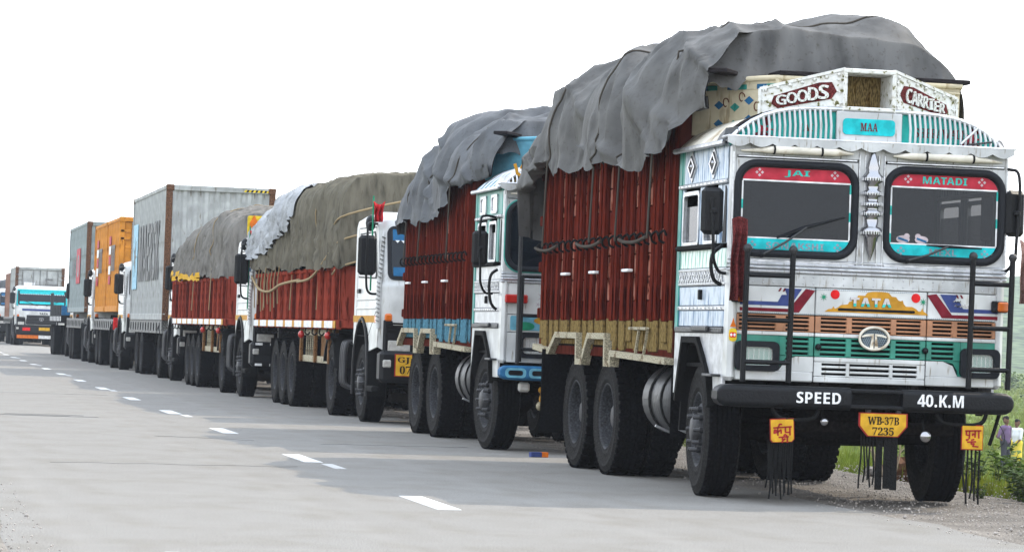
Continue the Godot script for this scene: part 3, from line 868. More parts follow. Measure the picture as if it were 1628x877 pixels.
	part("steering_wheel", mb().at(Vector3(-0.6, 1.92, 0.78), Basis(Vector3.RIGHT, 0.9)).tube(loop3(circle(0, 0, 0.23, 0.23, 24), 0.0), 0.016, 8, true), M.black, t)
	part("radiator", mb().span(Vector3(-1.02, 0.95, 1.0), Vector3(1.02, 1.62, 1.06)), M.black, t)

func tata_under(t: Node3D, flaps := true, steer := 0.0) -> void:
	frame(t, -4.95, 1.3)
	axle_set(t, 0.3, false, 1.07, steer)
	axle_set(t, -3.05, true, 1.04)
	axle_set(t, -4.35, true, 1.04)
	fuel_tank(t, -0.72, 0.72, -1.75, -0.8, 0.3)
	part("air_tank", mb().at(Vector3(-0.72, 0.62, -0.75), AXZ).lathe([Vector2(0, 0), Vector2(0.17, 0.02), Vector2(0.18, 0.05), Vector2(0.18, 0.5), Vector2(0, 0.53)], 24), M.hub, t)
	for k in [-1.3, -0.5]: part("drain_cock", mb().tube([Vector3(-1.0, 0.5, k), Vector3(-0.8, 0.42, k)], 0.012, 6), M.alu, t)
	part("engine_block", mb().span(Vector3(-0.34, 0.5, -0.5), Vector3(0.34, 1.05, 0.95), 0.06), M.chassis, t)
	part("prop_shaft", mb().tube([Vector3(0, 0.72, -0.5), Vector3(0, 0.56, -3.0)], 0.06, 10), M.chassis, t)
	part("gearbox", mb().span(Vector3(-0.25, 0.45, -1.3), Vector3(0.25, 0.95, -0.5), 0.08), M.chassis, t)
	part("splash_guard", mb().span(Vector3(-1.05, 0.42, -0.62), Vector3(-0.72, 1.2, -0.6), 0.004), M.tread, t)
	part("splash_guard", mb().span(Vector3(0.72, 0.42, -0.62), Vector3(1.05, 1.2, -0.6), 0.004), M.tread, t)
	if flaps:
		for s in [-1, 1]: part("mud_flap", mb().span(Vector3(s * 0.87 - 0.33, 0.3, -5.12), Vector3(s * 0.87 + 0.33, 1.1, -5.1), 0.004), M.tread, t)

func plank_body(t: Node3D, P: Dictionary) -> void:
	# slatted timber body, z from -5.75 to -0.42
	var top: float = P.body_top
	var y0 := 1.05
	var za: float = P.get("body_rear", -5.75)
	var zb := -0.42
	part("body_floor", mb().span(Vector3(-1.1, 1.06, za), Vector3(1.1, 1.14, zb)), M.maroon_dark, t)
	part("bulkhead", mb().span(Vector3(-1.1, 1.14, zb - 0.05), Vector3(1.1, top + 0.1, zb)), M.maroon_dark, t)
	part("tail_board", mb().span(Vector3(-1.1, 1.14, za), Vector3(1.1, top, za + 0.05), 0.004), M.maroon, t)
	for k in 4: part("tail_rail", mb().span(Vector3(-1.12, 1.4 + k * 0.45, za - 0.06), Vector3(1.12, 1.5 + k * 0.45, za), 0.01), M.maroon, t)
	for s in [-1.0, 1.0]:
		var wall := holder("body_side", t)
		var y := 1.16
		var k := 0
		while y < top:
			part("board", mb().span(Vector3(s * 1.08 - 0.012, y, za + 0.05), Vector3(s * 1.08 + s * 0.002 + 0.01 + 0.002 * (k % 3), minf(y + 0.19, top), zb - 0.05), 0.004), M.pink_board if k % 4 != 1 else M.maroon, wall)
			y += 0.2
			k += 1
		var z := za + 0.06
		var i := 0
		var wide := 0.15
		while z < zb:
			var w := wide + 0.03 * sin(i * 2.3)
			if z + w > zb: w = zb - z
			var lean := 0.02 * sin(i * 1.7)
			var out := 0.02 + 0.007 * (i % 3)
			var foot := 1.38 + 0.006 * sin(i * 3.1)
			var notch: bool = s < 0 and (absf(z + w / 2 + 3.0) < 0.42 or absf(z + w / 2 + 4.4) < 0.42)
			part("rib", mb().span(Vector3(s * 1.095, foot, z + lean * 0.3), Vector3(s * (1.095 + out), top - 0.02, z + w), 0.006), M.maroon, wall)
			part("rib_edge", mb().span(Vector3(s * (1.095 + out), foot, z + w - 0.018), Vector3(s * (1.107 + out), top - 0.03, z + w - 0.002), 0.003), M.maroon, wall)
			part("rib_foot", mb().span(Vector3(s * 1.096, 1.2 if notch else (1.12 if i % 5 else 1.2), z + lean * 0.3), Vector3(s * (1.093 + out), foot, z + w - 0.004), 0.006), P.foot, wall)
			z += w + (0.16 if i % 2 == 1 else 0.035)
			i += 1
		part("foot_board", mb().span(Vector3(s * 1.085, 1.14, za + 0.05), Vector3(s * 1.094, 1.4, zb), 0.003), P.foot, wall)
		# lower rail, stepped up over the two rear wheels
		var rl := [Vector2(zb, 1.05), Vector2(-2.4, 1.09), Vector2(-2.41, 1.0), Vector2(-2.62, 1.0), Vector2(-2.64, 1.24), Vector2(-3.32, 1.24), Vector2(-3.52, 1.05), Vector2(-3.56, 1.0), Vector2(-3.78, 1.0), Vector2(-3.8, 1.24), Vector2(-4.72, 1.24), Vector2(-5.02, 1.08), Vector2(za, 1.12)]
		var bas := SIDE if s < 0 else Basis(Vector3(0, 0, -1), Vector3(0, 1, 0), Vector3(1, 0, 0))
		var pl := PackedVector2Array()
		for q in rl: pl.append(Vector2(q.x if s < 0 else -q.x, q.y))
		part("lower_rail", mb().at(Vector3(s * 1.08, 0, 0), bas).stroke(pl, 0.055, 0.0, 0.085, false), M.pale_rail, wall)
		for zz in [-1.55, -1.25]:
			var br := [Vector2(zz, 1.07), Vector2(zz + 0.12, 1.3)]
			var q2 := PackedVector2Array()
			for q in br: q2.append(Vector2(q.x if s < 0 else -q.x, q.y))
			part("stay", mb().at(Vector3(s * 1.13, 0, 0), bas).stroke(q2, 0.02, 0.0, 0.02, false), M.pale_rail, wall)
		part("stay_bar", mb().span(Vector3(s * 1.13, 1.3, -1.75), Vector3(s * 1.16, 1.325, -1.1), 0.004), M.pale_rail, wall)
		for zz in [-4.55, -3.35, -2.05]: part("tie_cleat", mb().span(Vector3(s * 1.12, 1.8, zz), Vector3(s * 1.17, 1.825, zz + 0.24), 0.006), M.white_print, wall)
		z = za + 0.2
		while z < zb - 0.1:   # rope hooks
			part("rope_hook", mb().tube(bend([Vector3(s * 1.15, 2.02, z), Vector3(s * 1.19, 2.04, z), Vector3(s * 1.2, 2.09, z + 0.02), Vector3(s * 1.17, 2.12, z + 0.05), Vector3(s * 1.16, 2.08, z + 0.09)], 3), 0.011, 5), M.black_dull, wall)
			z += 0.26
	if P.get("hangers", true):
		for s in [-1, 1]: part("mud_guard", mb().span(Vector3(s * 0.9 - 0.2, 1.14, -5.0), Vector3(s * 0.9 + 0.2, 1.16, -2.4)), M.chassis, t)

func fringe(t: Node3D, x0: float, x1: float, y0: float, y1: float, z: float, count: int, w: float) -> void:
	var o := holder("rubber_fringe", t)
	for k in count:
		var x := lerpf(x0, x1, (k + 0.5) / count)
		var e := y1 + rng.randf_range(-0.02, 0.08)
		var rows := []
		var ph := rng.randf() * 6.0
		for q in 7:
			var u := q / 6.0
			var y := lerpf(y0, e, u)
			var dx := 0.012 * sin(ph + u * 4.0) * u
			var dz := 0.015 * sin(ph * 2.0 + u * 5.0) * u
			rows.append(PackedVector3Array([Vector3(x - w / 2 + dx, y, z + dz), Vector3(x + dx, y, z + dz + 0.004), Vector3(x + w / 2 + dx, y, z + dz)]))
		part("strip", mb().grid(rows), M.black_dull, o)

func plate(t: Node3D, called: String, poly: PackedVector2Array, z: float, turn := 0.0) -> Node3D:
	var c := Vector2()
	for q in poly: c += q / poly.size()
	var o := holder(called, t, Vector3(c.x, c.y, z))
	o.rotation.z = turn
	var p := PackedVector2Array()
	var e := PackedVector2Array()
	for q in poly:
		p.append(q - c)
		e.append((q - c) * 0.93)
	part("plate_back", mb().prism(p, -0.004, 0.004), M.plate_edge, o)
	part("plate_face", mb().prism(e, 0.003, 0.008), M.plate_yellow, o)
	return o

func star(x: float, y: float, r: float, n: int) -> PackedVector2Array:
	var p := PackedVector2Array()
	for k in n * 2: p.append(Vector2(x, y) + Vector2.from_angle(PI * k / n) * (r if k % 2 == 0 else r * 0.3))
	return p

func tata_front(t: Node3D) -> void:
	var z := 1.31
	part("rivet_panel", mb().span(Vector3(-1.04, 1.665, 1.25), Vector3(1.04, 1.762, z), 0.006), M.white_paint, t)
	var rv := mb()
	for k in 26:
		for y in [1.69, 1.74]: rv.ball(Vector3(-1.0 + k * 0.08, y, z), Vector3(0.006, 0.006, 0.004), 6)
	part("rivets", rv, M.alu, t)
	for q in [[-1.04, -0.424], [-0.416, 0.476], [0.484, 1.04]]: part("nose_panel", mb().span(Vector3(q[0], 1.452, 1.25), Vector3(q[1], 1.66, z), 0.006), M.cab_white, t)
	# arrow stripes
	for s in [-1, 1]:
		var cx := 0.0 if s < 0 else 0.05
		var mk := func(a): 
			var p := PackedVector2Array()
			for q in a: p.append(Vector2((q[0] if s < 0 else -q[0]) + cx, q[1]))
			return p
		part("stripe_print", mb().prism(mk.call([[-1.02, 1.495], [-0.63, 1.495], [-0.5, 1.652], [-0.425, 1.64], [-0.55, 1.468], [-1.02, 1.468]]), z - 0.002, z + 0.003), M.deep_red, t)
		part("stripe_print", mb().prism(mk.call([[-1.02, 1.545], [-0.72, 1.545], [-0.69, 1.6], [-0.65, 1.6], [-0.67, 1.65], [-0.53, 1.65], [-0.62, 1.515], [-1.02, 1.515]]), z - 0.002, z + 0.003), M.navy_print, t)
		for k in 2: part("stripe_print", mb().prism(mk.call([[-0.72 + k * 0.035, 1.625], [-0.705 + k * 0.035, 1.625], [-0.69 + k * 0.035, 1.652], [-0.705 + k * 0.035, 1.652]]), z - 0.002, z + 0.003), M.deep_red, t)
	for l in [[1.6, 0.69, 0.77, 0.014], [1.566, 0.7, 0.85, 0.02]]:
		var sq := PackedVector2Array()
		var n := int((l[2] - l[1]) / 0.012)
		for k in n: sq.append(Vector2(l[1] + k * 0.012, l[0] + l[3] * (0.5 if k % 2 else -0.5) * (1.0 if k % 3 else 0.4)))
		part("chrome_script", mb().stroke(sq, 0.006, z - 0.002, z + 0.006), M.chrome, t)
	# centre panel: ochre cloud, letters, suns and stars
	var cl := PackedVector2Array()
	for q in [[50, 408], [90, 378], [135, 372], [150, 345], [168, 372], [195, 362], [240, 328], [320, 320], [335, 290], [365, 282], [370, 250], [390, 268], [420, 250], [440, 212], [520, 216], [545, 180], [600, 168], [720, 168], [800, 182], [835, 225], [885, 230], [915, 272], [945, 280], [965, 270], [980, 315], [1005, 345], [1080, 348], [1130, 376], [1160, 405], [1185, 400], [1200, 365], [1215, 402], [1250, 425], [1270, 450]]:
		var px: float = 1300.0 + q[0] / 7.31
		var py: float = 440.0 + q[1] / 7.31
		cl.append(Vector2((px - 1376.0) / 201.0, 1.66 - (py - 458.0 - (px - 1305.0) * 0.035) / 214.0))
	part("cloud_print", mb().prism(cl, z - 0.002, z + 0.003), M.ochre, t)
	part("nose_slot", mb().prism(roundrect(0.07, 1.505, 0.62, 0.02, 0.01, 4), z, z + 0.006), M.black_print, t)
	for k in 4:
		var x := -0.108 + k * 0.085
		var sh := PackedVector2Array([Vector2(-0.035, 1.6), Vector2(0.035, 1.6), Vector2(0.035, 1.583), Vector2(0.011, 1.583), Vector2(0.011, 1.532), Vector2(-0.011, 1.532), Vector2(-0.011, 1.583), Vector2(-0.035, 1.583)])
		if k % 2: sh = PackedVector2Array([Vector2(-0.014, 1.6), Vector2(0.014, 1.6), Vector2(0.038, 1.532), Vector2(0.015, 1.532), Vector2(0.009, 1.55), Vector2(0.004, 1.55), Vector2(0.0, 1.58), Vector2(-0.004, 1.55), Vector2(-0.009, 1.55), Vector2(-0.015, 1.532), Vector2(-0.038, 1.532)])
		for i in sh.size(): sh[i].x += x
		part("letter", mb().prism(sh, z + 0.002, z + 0.014), M.chrome, t)
		for p in Geometry2D.intersect_polygons(sh, PackedVector2Array([Vector2(x - 0.1, 1.5), Vector2(x + 0.1, 1.5), Vector2(x + 0.1, 1.555), Vector2(x - 0.1, 1.555)])): part("letter_foot", mb().prism(p, z + 0.013, z + 0.016), M.turquoise, t)
	for q in [[-0.265, 1.618], [0.385, 1.613]]: part("sun_print", mb().prism(circle(q[0], q[1], 0.036, 0.036, 28), z - 0.002, z + 0.003), M.bright_red, t)
	for q in [[-0.355, 1.595], [0.445, 1.585]]: part("star_print", mb().prism(star(q[0], q[1], 0.032, 8), z - 0.002, z + 0.003), M.green_print, t)
	for y in [1.459, 1.651]:
		var dots := mb()
		for k in 120:
			if absf(y - 1.459) < 0.001 or absf(k - 56) < 26: dots.span(Vector3(-1.02 + k * 0.017, y - 0.004, z - 0.002), Vector3(-1.012 + k * 0.017, y + 0.004, z + 0.002))
		part("border_print", dots, M.grey_print, t)
	# grilles
	part("nose_backing", mb().span(Vector3(-1.03, 0.96, 1.2), Vector3(1.03, 1.45, 1.24)), M.black_print, t)
	for q in [[-1.04, -0.424, [[0.03, 0.5], [0.63, 0.93]]], [-0.416, 0.476, [[0.05, 0.28], [0.33, 0.68], [0.73, 0.95]]], [0.484, 1.04, [[0.08, 0.36], [0.44, 0.95]]]]:
		grille(t, q[0], q[1], 1.318, 1.446, z, 4, q[2], M.grille_copper)
	for q in [[-1.04, -0.424], [-0.416, 0.476], [0.484, 1.04]]: part("white_band", mb().span(Vector3(q[0], 1.288, 1.26), Vector3(q[1], 1.316, z + 0.004), 0.005), M.cab_white, t)
	grille(t, -0.7, -0.424, 1.135, 1.286, z, 4, [[0.2, 0.85]], M.grille_green)
	grille(t, -0.416, 0.476, 1.135, 1.286, z, 4, [[0.05, 0.28], [0.33, 0.68], [0.73, 0.95]], M.grille_green)
	grille(t, 0.484, 0.76, 1.135, 1.286, z, 4, [[0.15, 0.8]], M.grille_green)
	for s in [-1, 1]:
		var sh := PackedVector2Array()
		var x1 := 0.7 if s < 0 else 0.762
		for q in [[1.04, 1.286], [1.04, 1.02], [0.74, 1.02], [x1 - 0.02, 1.06], [x1 - 0.06, 1.12], [x1 - 0.14, 1.134], [x1, 1.134], [x1, 1.286]]: sh.append(Vector2(s * q[0], q[1]))
		part("lamp_surround", mb().prism(sh, 1.26, z - 0.003), M.grille_green, t)
	headlamp(t, -0.875, 1.125, 0.25, 0.14, z)
	headlamp(t, 0.915, 1.125, 0.22, 0.14, z)
	for q in [[-1.04, -0.424], [0.484, 1.04]]:
		var inn := -0.56 if q[0] < 0 else 0.62
		part("skirt_panel", mb().span(Vector3(q[0], 0.94, 1.24), Vector3(q[1], 1.018, z + 0.004), 0.008), M.cab_white, t)
		var sk := PackedVector2Array([Vector2(q[0] if q[0] > 0 else q[1], 1.018), Vector2(q[0] if q[0] > 0 else q[1], 1.132), Vector2(inn, 1.132), Vector2(inn + (-0.08 if q[0] < 0 else 0.08), 1.1), Vector2(inn + (-0.14 if q[0] < 0 else 0.12), 1.018)])
		part("skirt_shoulder", mb().prism(sk, 1.25, z + 0.001), M.cab_white, t)
	part("skirt_panel", mb().span(Vector3(-0.416, 1.098, 1.25), Vector3(0.476, 1.133, z + 0.004), 0.006), M.cab_white, t)
	grille(t, -0.416, 0.476, 0.985, 1.098, z, 3, [[0.07, 0.29], [0.32, 0.68], [0.71, 0.93]], M.cab_white)
	part("skirt_panel", mb().span(Vector3(-0.416, 0.94, 1.25), Vector3(0.476, 0.984, z + 0.004), 0.006), M.cab_white, t)
	for x in [-0.39, 0.47]: part("knob", mb().ball(Vector3(x, 1.21, z + 0.015), Vector3(0.026, 0.026, 0.022), 12), M.black, t)
	# oval badge
	var bd := holder("oval_badge", t, Vector3(0.05, 1.29, z + 0.02))
	part("badge_ring", mb().tube(loop3(circle(0, 0, 0.118, 0.085, 32), 0.014), 0.011, 8, true), M.cream_roof, bd)
	part("badge_back", mb().prism(circle(0, 0, 0.116, 0.083, 32), -0.014, 0.004), M.black_print, bd)
	for s in [-1, 1]:
		var leg := PackedVector2Array()
		for q in [[-0.9, 0.22], [-0.6, 0.4], [-0.05, 0.46], [-0.05, -0.95], [-0.3, -0.92], [-0.17, 0.22], [-0.5, 0.2], [-0.88, 0.08]]: leg.append(Vector2(q[0] * 0.11 * -s, q[1] * 0.08))
		part("badge_arch", mb().prism(leg, 0.004, 0.016), M.cream_roof, bd)
	var mesh := mb()
	for i in 9:
		for j in 13:
			var c := Vector2((j - 6) * 0.017 + (0.0085 if i % 2 else 0.0), (i - 4) * 0.016)
			if (c / Vector2(0.11, 0.078)).length() < 0.95: mesh.ring(circle(c.x, c.y, 0.0095, 0.0095, 6), circle(c.x, c.y, 0.0065, 0.0065, 6), 0.003, 0.007)
	part("badge_mesh", mesh, M.grey_print, bd)
	# amber lamps
	for q in [[-1.03, 1.575], [1.06, 1.57]]:
		var l := holder("indicator", t)
		part("lamp_base", mb().box(Vector3(q[0], q[1], z + 0.02), Vector3(0.13, 0.09, 0.04), 0.01), M.black, l)
		part("lens", mb().box(Vector3(q[0] + 0.02, q[1], z + 0.045), Vector3(0.085, 0.075, 0.03), 0.01), M.amber, l)
	# sticker on the corner
	var stk := holder("flame_sticker", t, Vector3(-1.072, 1.31, 1.327))
	part("print", mb().prism(roundrect(0, -0.03, 0.062, 0.1, 0.025, 4), 0, 0.002), M.yellow_print, stk)
	part("print", mb().prism(roundrect(0, -0.03, 0.05, 0.04, 0.01, 4), 0.001, 0.004), M.bright_red, stk)
	for k in 2: part("print", mb().prism(circle(-0.013 + k * 0.026, -0.03, 0.009, 0.012, 12), 0.003, 0.005), M.white_print, stk)
	part("print", mb().prism(PackedVector2Array([Vector2(-0.025, 0.03), Vector2(0.025, 0.03), Vector2(0.012, 0.06), Vector2(0.0, 0.1), Vector2(-0.012, 0.06)]), 0.001, 0.004), M.orange_print, stk)

func screen_prints(o: Node3D, cx: float, z: float, up: String, upw: float, low: String, loww: float) -> void:
	var a := roundrect(cx, 2.255, 0.875, 0.625, 0.13, 8)
	clip_print(o, "banner", a, Rect2(cx - 0.5, 2.475, 1.0, 0.2), z, M.red_print)
	clip_print(o, "banner", a, Rect2(cx - 0.5, 1.9, 1.0, 0.125), z, M.teal_print)
	part("white_line", mb().span(Vector3(cx - 0.43, 2.463, z), Vector3(cx + 0.43, 2.475, z + 0.003)), M.white_print, o)
	part("white_line", mb().span(Vector3(cx - 0.43, 2.026, z), Vector3(cx + 0.43, 2.036, z + 0.003)), M.white_print, o)
	for s in [-1, 1]:
		for k in 6: part("edge_line", mb().span(Vector3(cx + s * 0.43 - 0.006, 2.036 + k * 0.071, z), Vector3(cx + s * 0.43 + 0.006, 2.107 + k * 0.071, z + 0.003)), M.white_print if (k + (1 if s > 0 else 0)) % 3 else M.turquoise, o)
	for s in [-1, 1]:
		diamond_flower(o, cx + s * 0.3, 2.53, z + 0.002, 0.035, M.silver_print)
		diamond_flower(o, cx + s * 0.34, 1.975, z + 0.002, 0.035, M.grey_print)
	words(up, upw, 0.055, "lettering", M.turquoise, o, Vector3(cx, 2.528, z + 0.004), 0.003)
	words(low, loww, 0.05, "lettering", M.grey_print, o, Vector3(cx, 1.975, z + 0.004), 0.003)

func goods_board(t: Node3D) -> void:
	var o := holder("goods_board", t)
	for s in [-1, 1]:
		var p := holder("sign_panel", t)
		p.position = Vector3(s * 0.2 - 0.01, 0, 1.2)
		p.rotation.y = s * 0.42
		var w := 0.66
		var pl := PackedVector2Array()
		for q in [[0, 3.05], [w, 2.965 if s < 0 else 2.985], [w, 3.2 if s < 0 else 3.2], [0, 3.365]]: pl.append(Vector2(q[0] * s, q[1]))
		part("panel_sheet", mb().prism(pl, -0.02, 0.0), M.board_white, p)
		for k in 4: part("panel_edge", mb().stroke(PackedVector2Array([pl[k], pl[(k + 1) % 4]]), 0.022, -0.024 - 0.001 * (k % 2), 0.011 + 0.001 * (k % 2), false), M.board_white, p)
		var lab := PackedVector2Array()
		for q in [[0.1, 3.13], [0.2, 3.11], [0.52, 3.05], [0.57, 3.085], [0.55, 3.145], [0.2, 3.255], [0.1, 3.26], [0.06, 3.19]]: lab.append(Vector2(q[0] * s, q[1]))
		part("label_field", mb().prism(lab, -0.001, 0.004), M.wine_cloth, p)
		var text := "GOODS" if s < 0 else "CARRIER"
		for k in text.length():
			var u := (k + 0.5) / text.length()
			var f := 1.0 - u if s < 0 else u     # 0 at the centre of the board
			var x: float = lerpf(0.12, 0.53, f) * s
			words(text[k], 0.41 / text.length() * 1.0, lerpf(0.115, 0.072, f), "letter", M.board_white, p, Vector3(x, lerpf(3.19, 3.108, f), 0.008), 0.016, false)
		for k in 7:
			for e in 2:
				var f := (k + 0.5) / 7.0
				var y := lerpf(3.33, 3.18, f) if e else lerpf(3.08, 3.0, f)
				part("boss", mb().ball(Vector3(f * w * s, y, 0.003), Vector3(0.017, 0.015, 0.012), 8), M.board_white, p)
		for k in 3:
			for x in [0.035, w - 0.03]: part("boss", mb().prism(star(x * s, lerpf(3.1, 3.28, k / 2.0) - (0.08 if x > 0.2 else 0.0), 0.028, 4), -0.001, 0.01), M.board_white, p)
	# open centre box
	for q in [[-0.22, 3.335, 0.2, 3.37], [-0.22, 3.045, 0.2, 3.075], [-0.22, 3.075, -0.19, 3.335], [0.17, 3.075, 0.2, 3.335]]: part("box_rim", mb().span(Vector3(q[0], q[1], 0.9), Vector3(q[2], q[3], 1.215), 0.006), M.board_white, o)
	part("box_back", mb().span(Vector3(-0.19, 3.075, 0.9), Vector3(0.17, 3.335, 0.92)), M.khaki, o)
	part("board_prop", mb().span(Vector3(-0.8, 2.98, 0.85), Vector3(0.78, 3.02, 0.95), 0.01), M.board_white, o)

func headboard(t: Node3D, m: Material, motifs: bool) -> void:
	# the painted box above the cab roof, its near corner cut back
	var o := holder("headboard", t)
	var plan := PackedVector2Array([Vector2(-0.5, -0.35), Vector2(1.02, -0.35), Vector2(1.18, 0.25), Vector2(1.18, 0.55), Vector2(-1.0, 0.55), Vector2(-1.0, 0.4)])
	part("headboard_wall", mb().at(Vector3(0, 2.9, 0), Basis(Vector3.RIGHT, PI / 2)).at(Vector3(0, 2.9, 0), Basis(Vector3(1, 0, 0), Vector3(0, 0, -1), Vector3(0, 1, 0))).prism(plan, 0.0, 0.46), m, o)
	part("cap_rail", mb().tube([Vector3(-1.0, 3.34, -0.41), Vector3(-0.5, 3.345, 0.36), Vector3(1.03, 3.35, 0.36), Vector3(1.2, 3.35, -0.25)], 0.022, 8), m, o)
	part("frieze", mb().span(Vector3(-0.5, 3.28, 0.35), Vector3(1.02, 3.3, 0.372), 0.006), m, o)
	part("dark_plank", mb().box(Vector3(0.3, 3.385, 0.2), Vector3(1.6, 0.035, 0.36), 0.006), M.dark_wood, o)
	part("dark_plank", mb().box(Vector3(-0.78, 3.385, -0.05), Vector3(0.16, 0.035, 0.8), 0.006, Basis(Vector3.UP, -0.55)), M.dark_wood, o)
	var d := (Vector3(-0.5, 0, 0.35) - Vector3(-1.0, 0, -0.4)).normalized()
	var bs := Basis(d, Vector3.UP, d.cross(Vector3.UP))
	var cor := Vector3(-0.5, 0, 0.35)
	part("corner_post", mb().at(cor, bs).span(Vector3(-0.02, 2.9, -0.02), Vector3(0.02, 3.36, 0.02), 0.008), m, o)
	if motifs:
		for q in [[-0.62, 3.14, 0], [-0.62, 2.99, 0], [-0.45, 3.12, 1], [-0.46, 2.98, 1], [-0.3, 3.17, 0], [-0.3, 3.02, 0], [-0.14, 3.17, 1], [-0.14, 3.03, 1]]:
			part("diamond_print", mb().at(cor, bs).prism(circle(q[0], q[1], 0.05, 0.035, 4), -0.002, 0.004), [M.blue_band, M.teal_trim][q[2]], o)
		for k in 8: part("band_print", mb().at(cor, bs).span(Vector3(-0.85 + k * 0.105, 3.26, -0.002), Vector3(-0.75 + k * 0.105, 3.3, 0.005), 0.001), [M.blue_band, M.teal_trim, M.cream][k % 3], o)
		for q in [[-0.55, 3.16], [-0.38, 3.2], [-0.22, 3.12]]:
			var curl := []
			for k in 10: curl.append(Vector2(q[0] + 0.035 * cos(k * 0.6) * (1 - k * 0.06), q[1] + 0.035 * sin(k * 0.6)))
			part("scroll_print", mb().at(cor, bs).stroke(PackedVector2Array(curl), 0.009, -0.001, 0.004), M.brown_print, o)
		part("edge_print", mb().at(Vector3(cor.x + 0.02, 0, cor.z)).span(Vector3(0.0, 2.92, -0.004), Vector3(0.05, 3.27, 0.004)), M.green_print, o)

func visor_prints(t: Node3D) -> void:
	var z := 1.172
	words("JAI", 0.11, 0.07, "lettering", M.brown_print, t, Vector3(-0.5, 2.89, z), 0.003, true)
	words("SHERAWALI", 0.4, 0.07, "lettering", M.deep_red, t, Vector3(0.58, 2.9, z), 0.003, true)
	for s in [-1, 1]:
		var x: float = s * 0.84
		part("figure_print", mb().prism(star(x, 2.87, 0.085, 5), z - 0.002, z + 0.003), M.red_print, t)
		part("figure_print", mb().prism(circle(x + 0.03, 2.94, 0.03, 0.04, 12), z - 0.002, z + 0.004), M.deep_red, t)
		part("figure_print", mb().stroke(PackedVector2Array([Vector2(x - 0.08, 2.82), Vector2(x, 2.84), Vector2(x + 0.08, 2.8)]), 0.03, z - 0.002, z + 0.0035), M.deep_red, t)
	part("centre_plate", mb().span(Vector3(-0.27, 2.8, 1.19), Vector3(0.26, 3.035, 1.215), 0.006), M.white_paint, t)
	part("name_plate", mb().prism(roundrect(-0.01, 2.92, 0.42, 0.125, 0.03, 5), 1.213, 1.224), M.teal_print, t)
	words("MAA", 0.14, 0.062, "lettering", M.deep_red, t, Vector3(-0.01, 2.92, 1.225), 0.003, true)
	part("loose_bar", mb().tube([Vector3(0.72, 2.82, 1.27), Vector3(0.86, 2.95, 1.26)], 0.01, 6), M.alu, t)
	part("loose_bar", mb().tube([Vector3(0.78, 2.82, 1.26), Vector3(0.98, 2.85, 1.25)], 0.008, 6), M.hub, t)

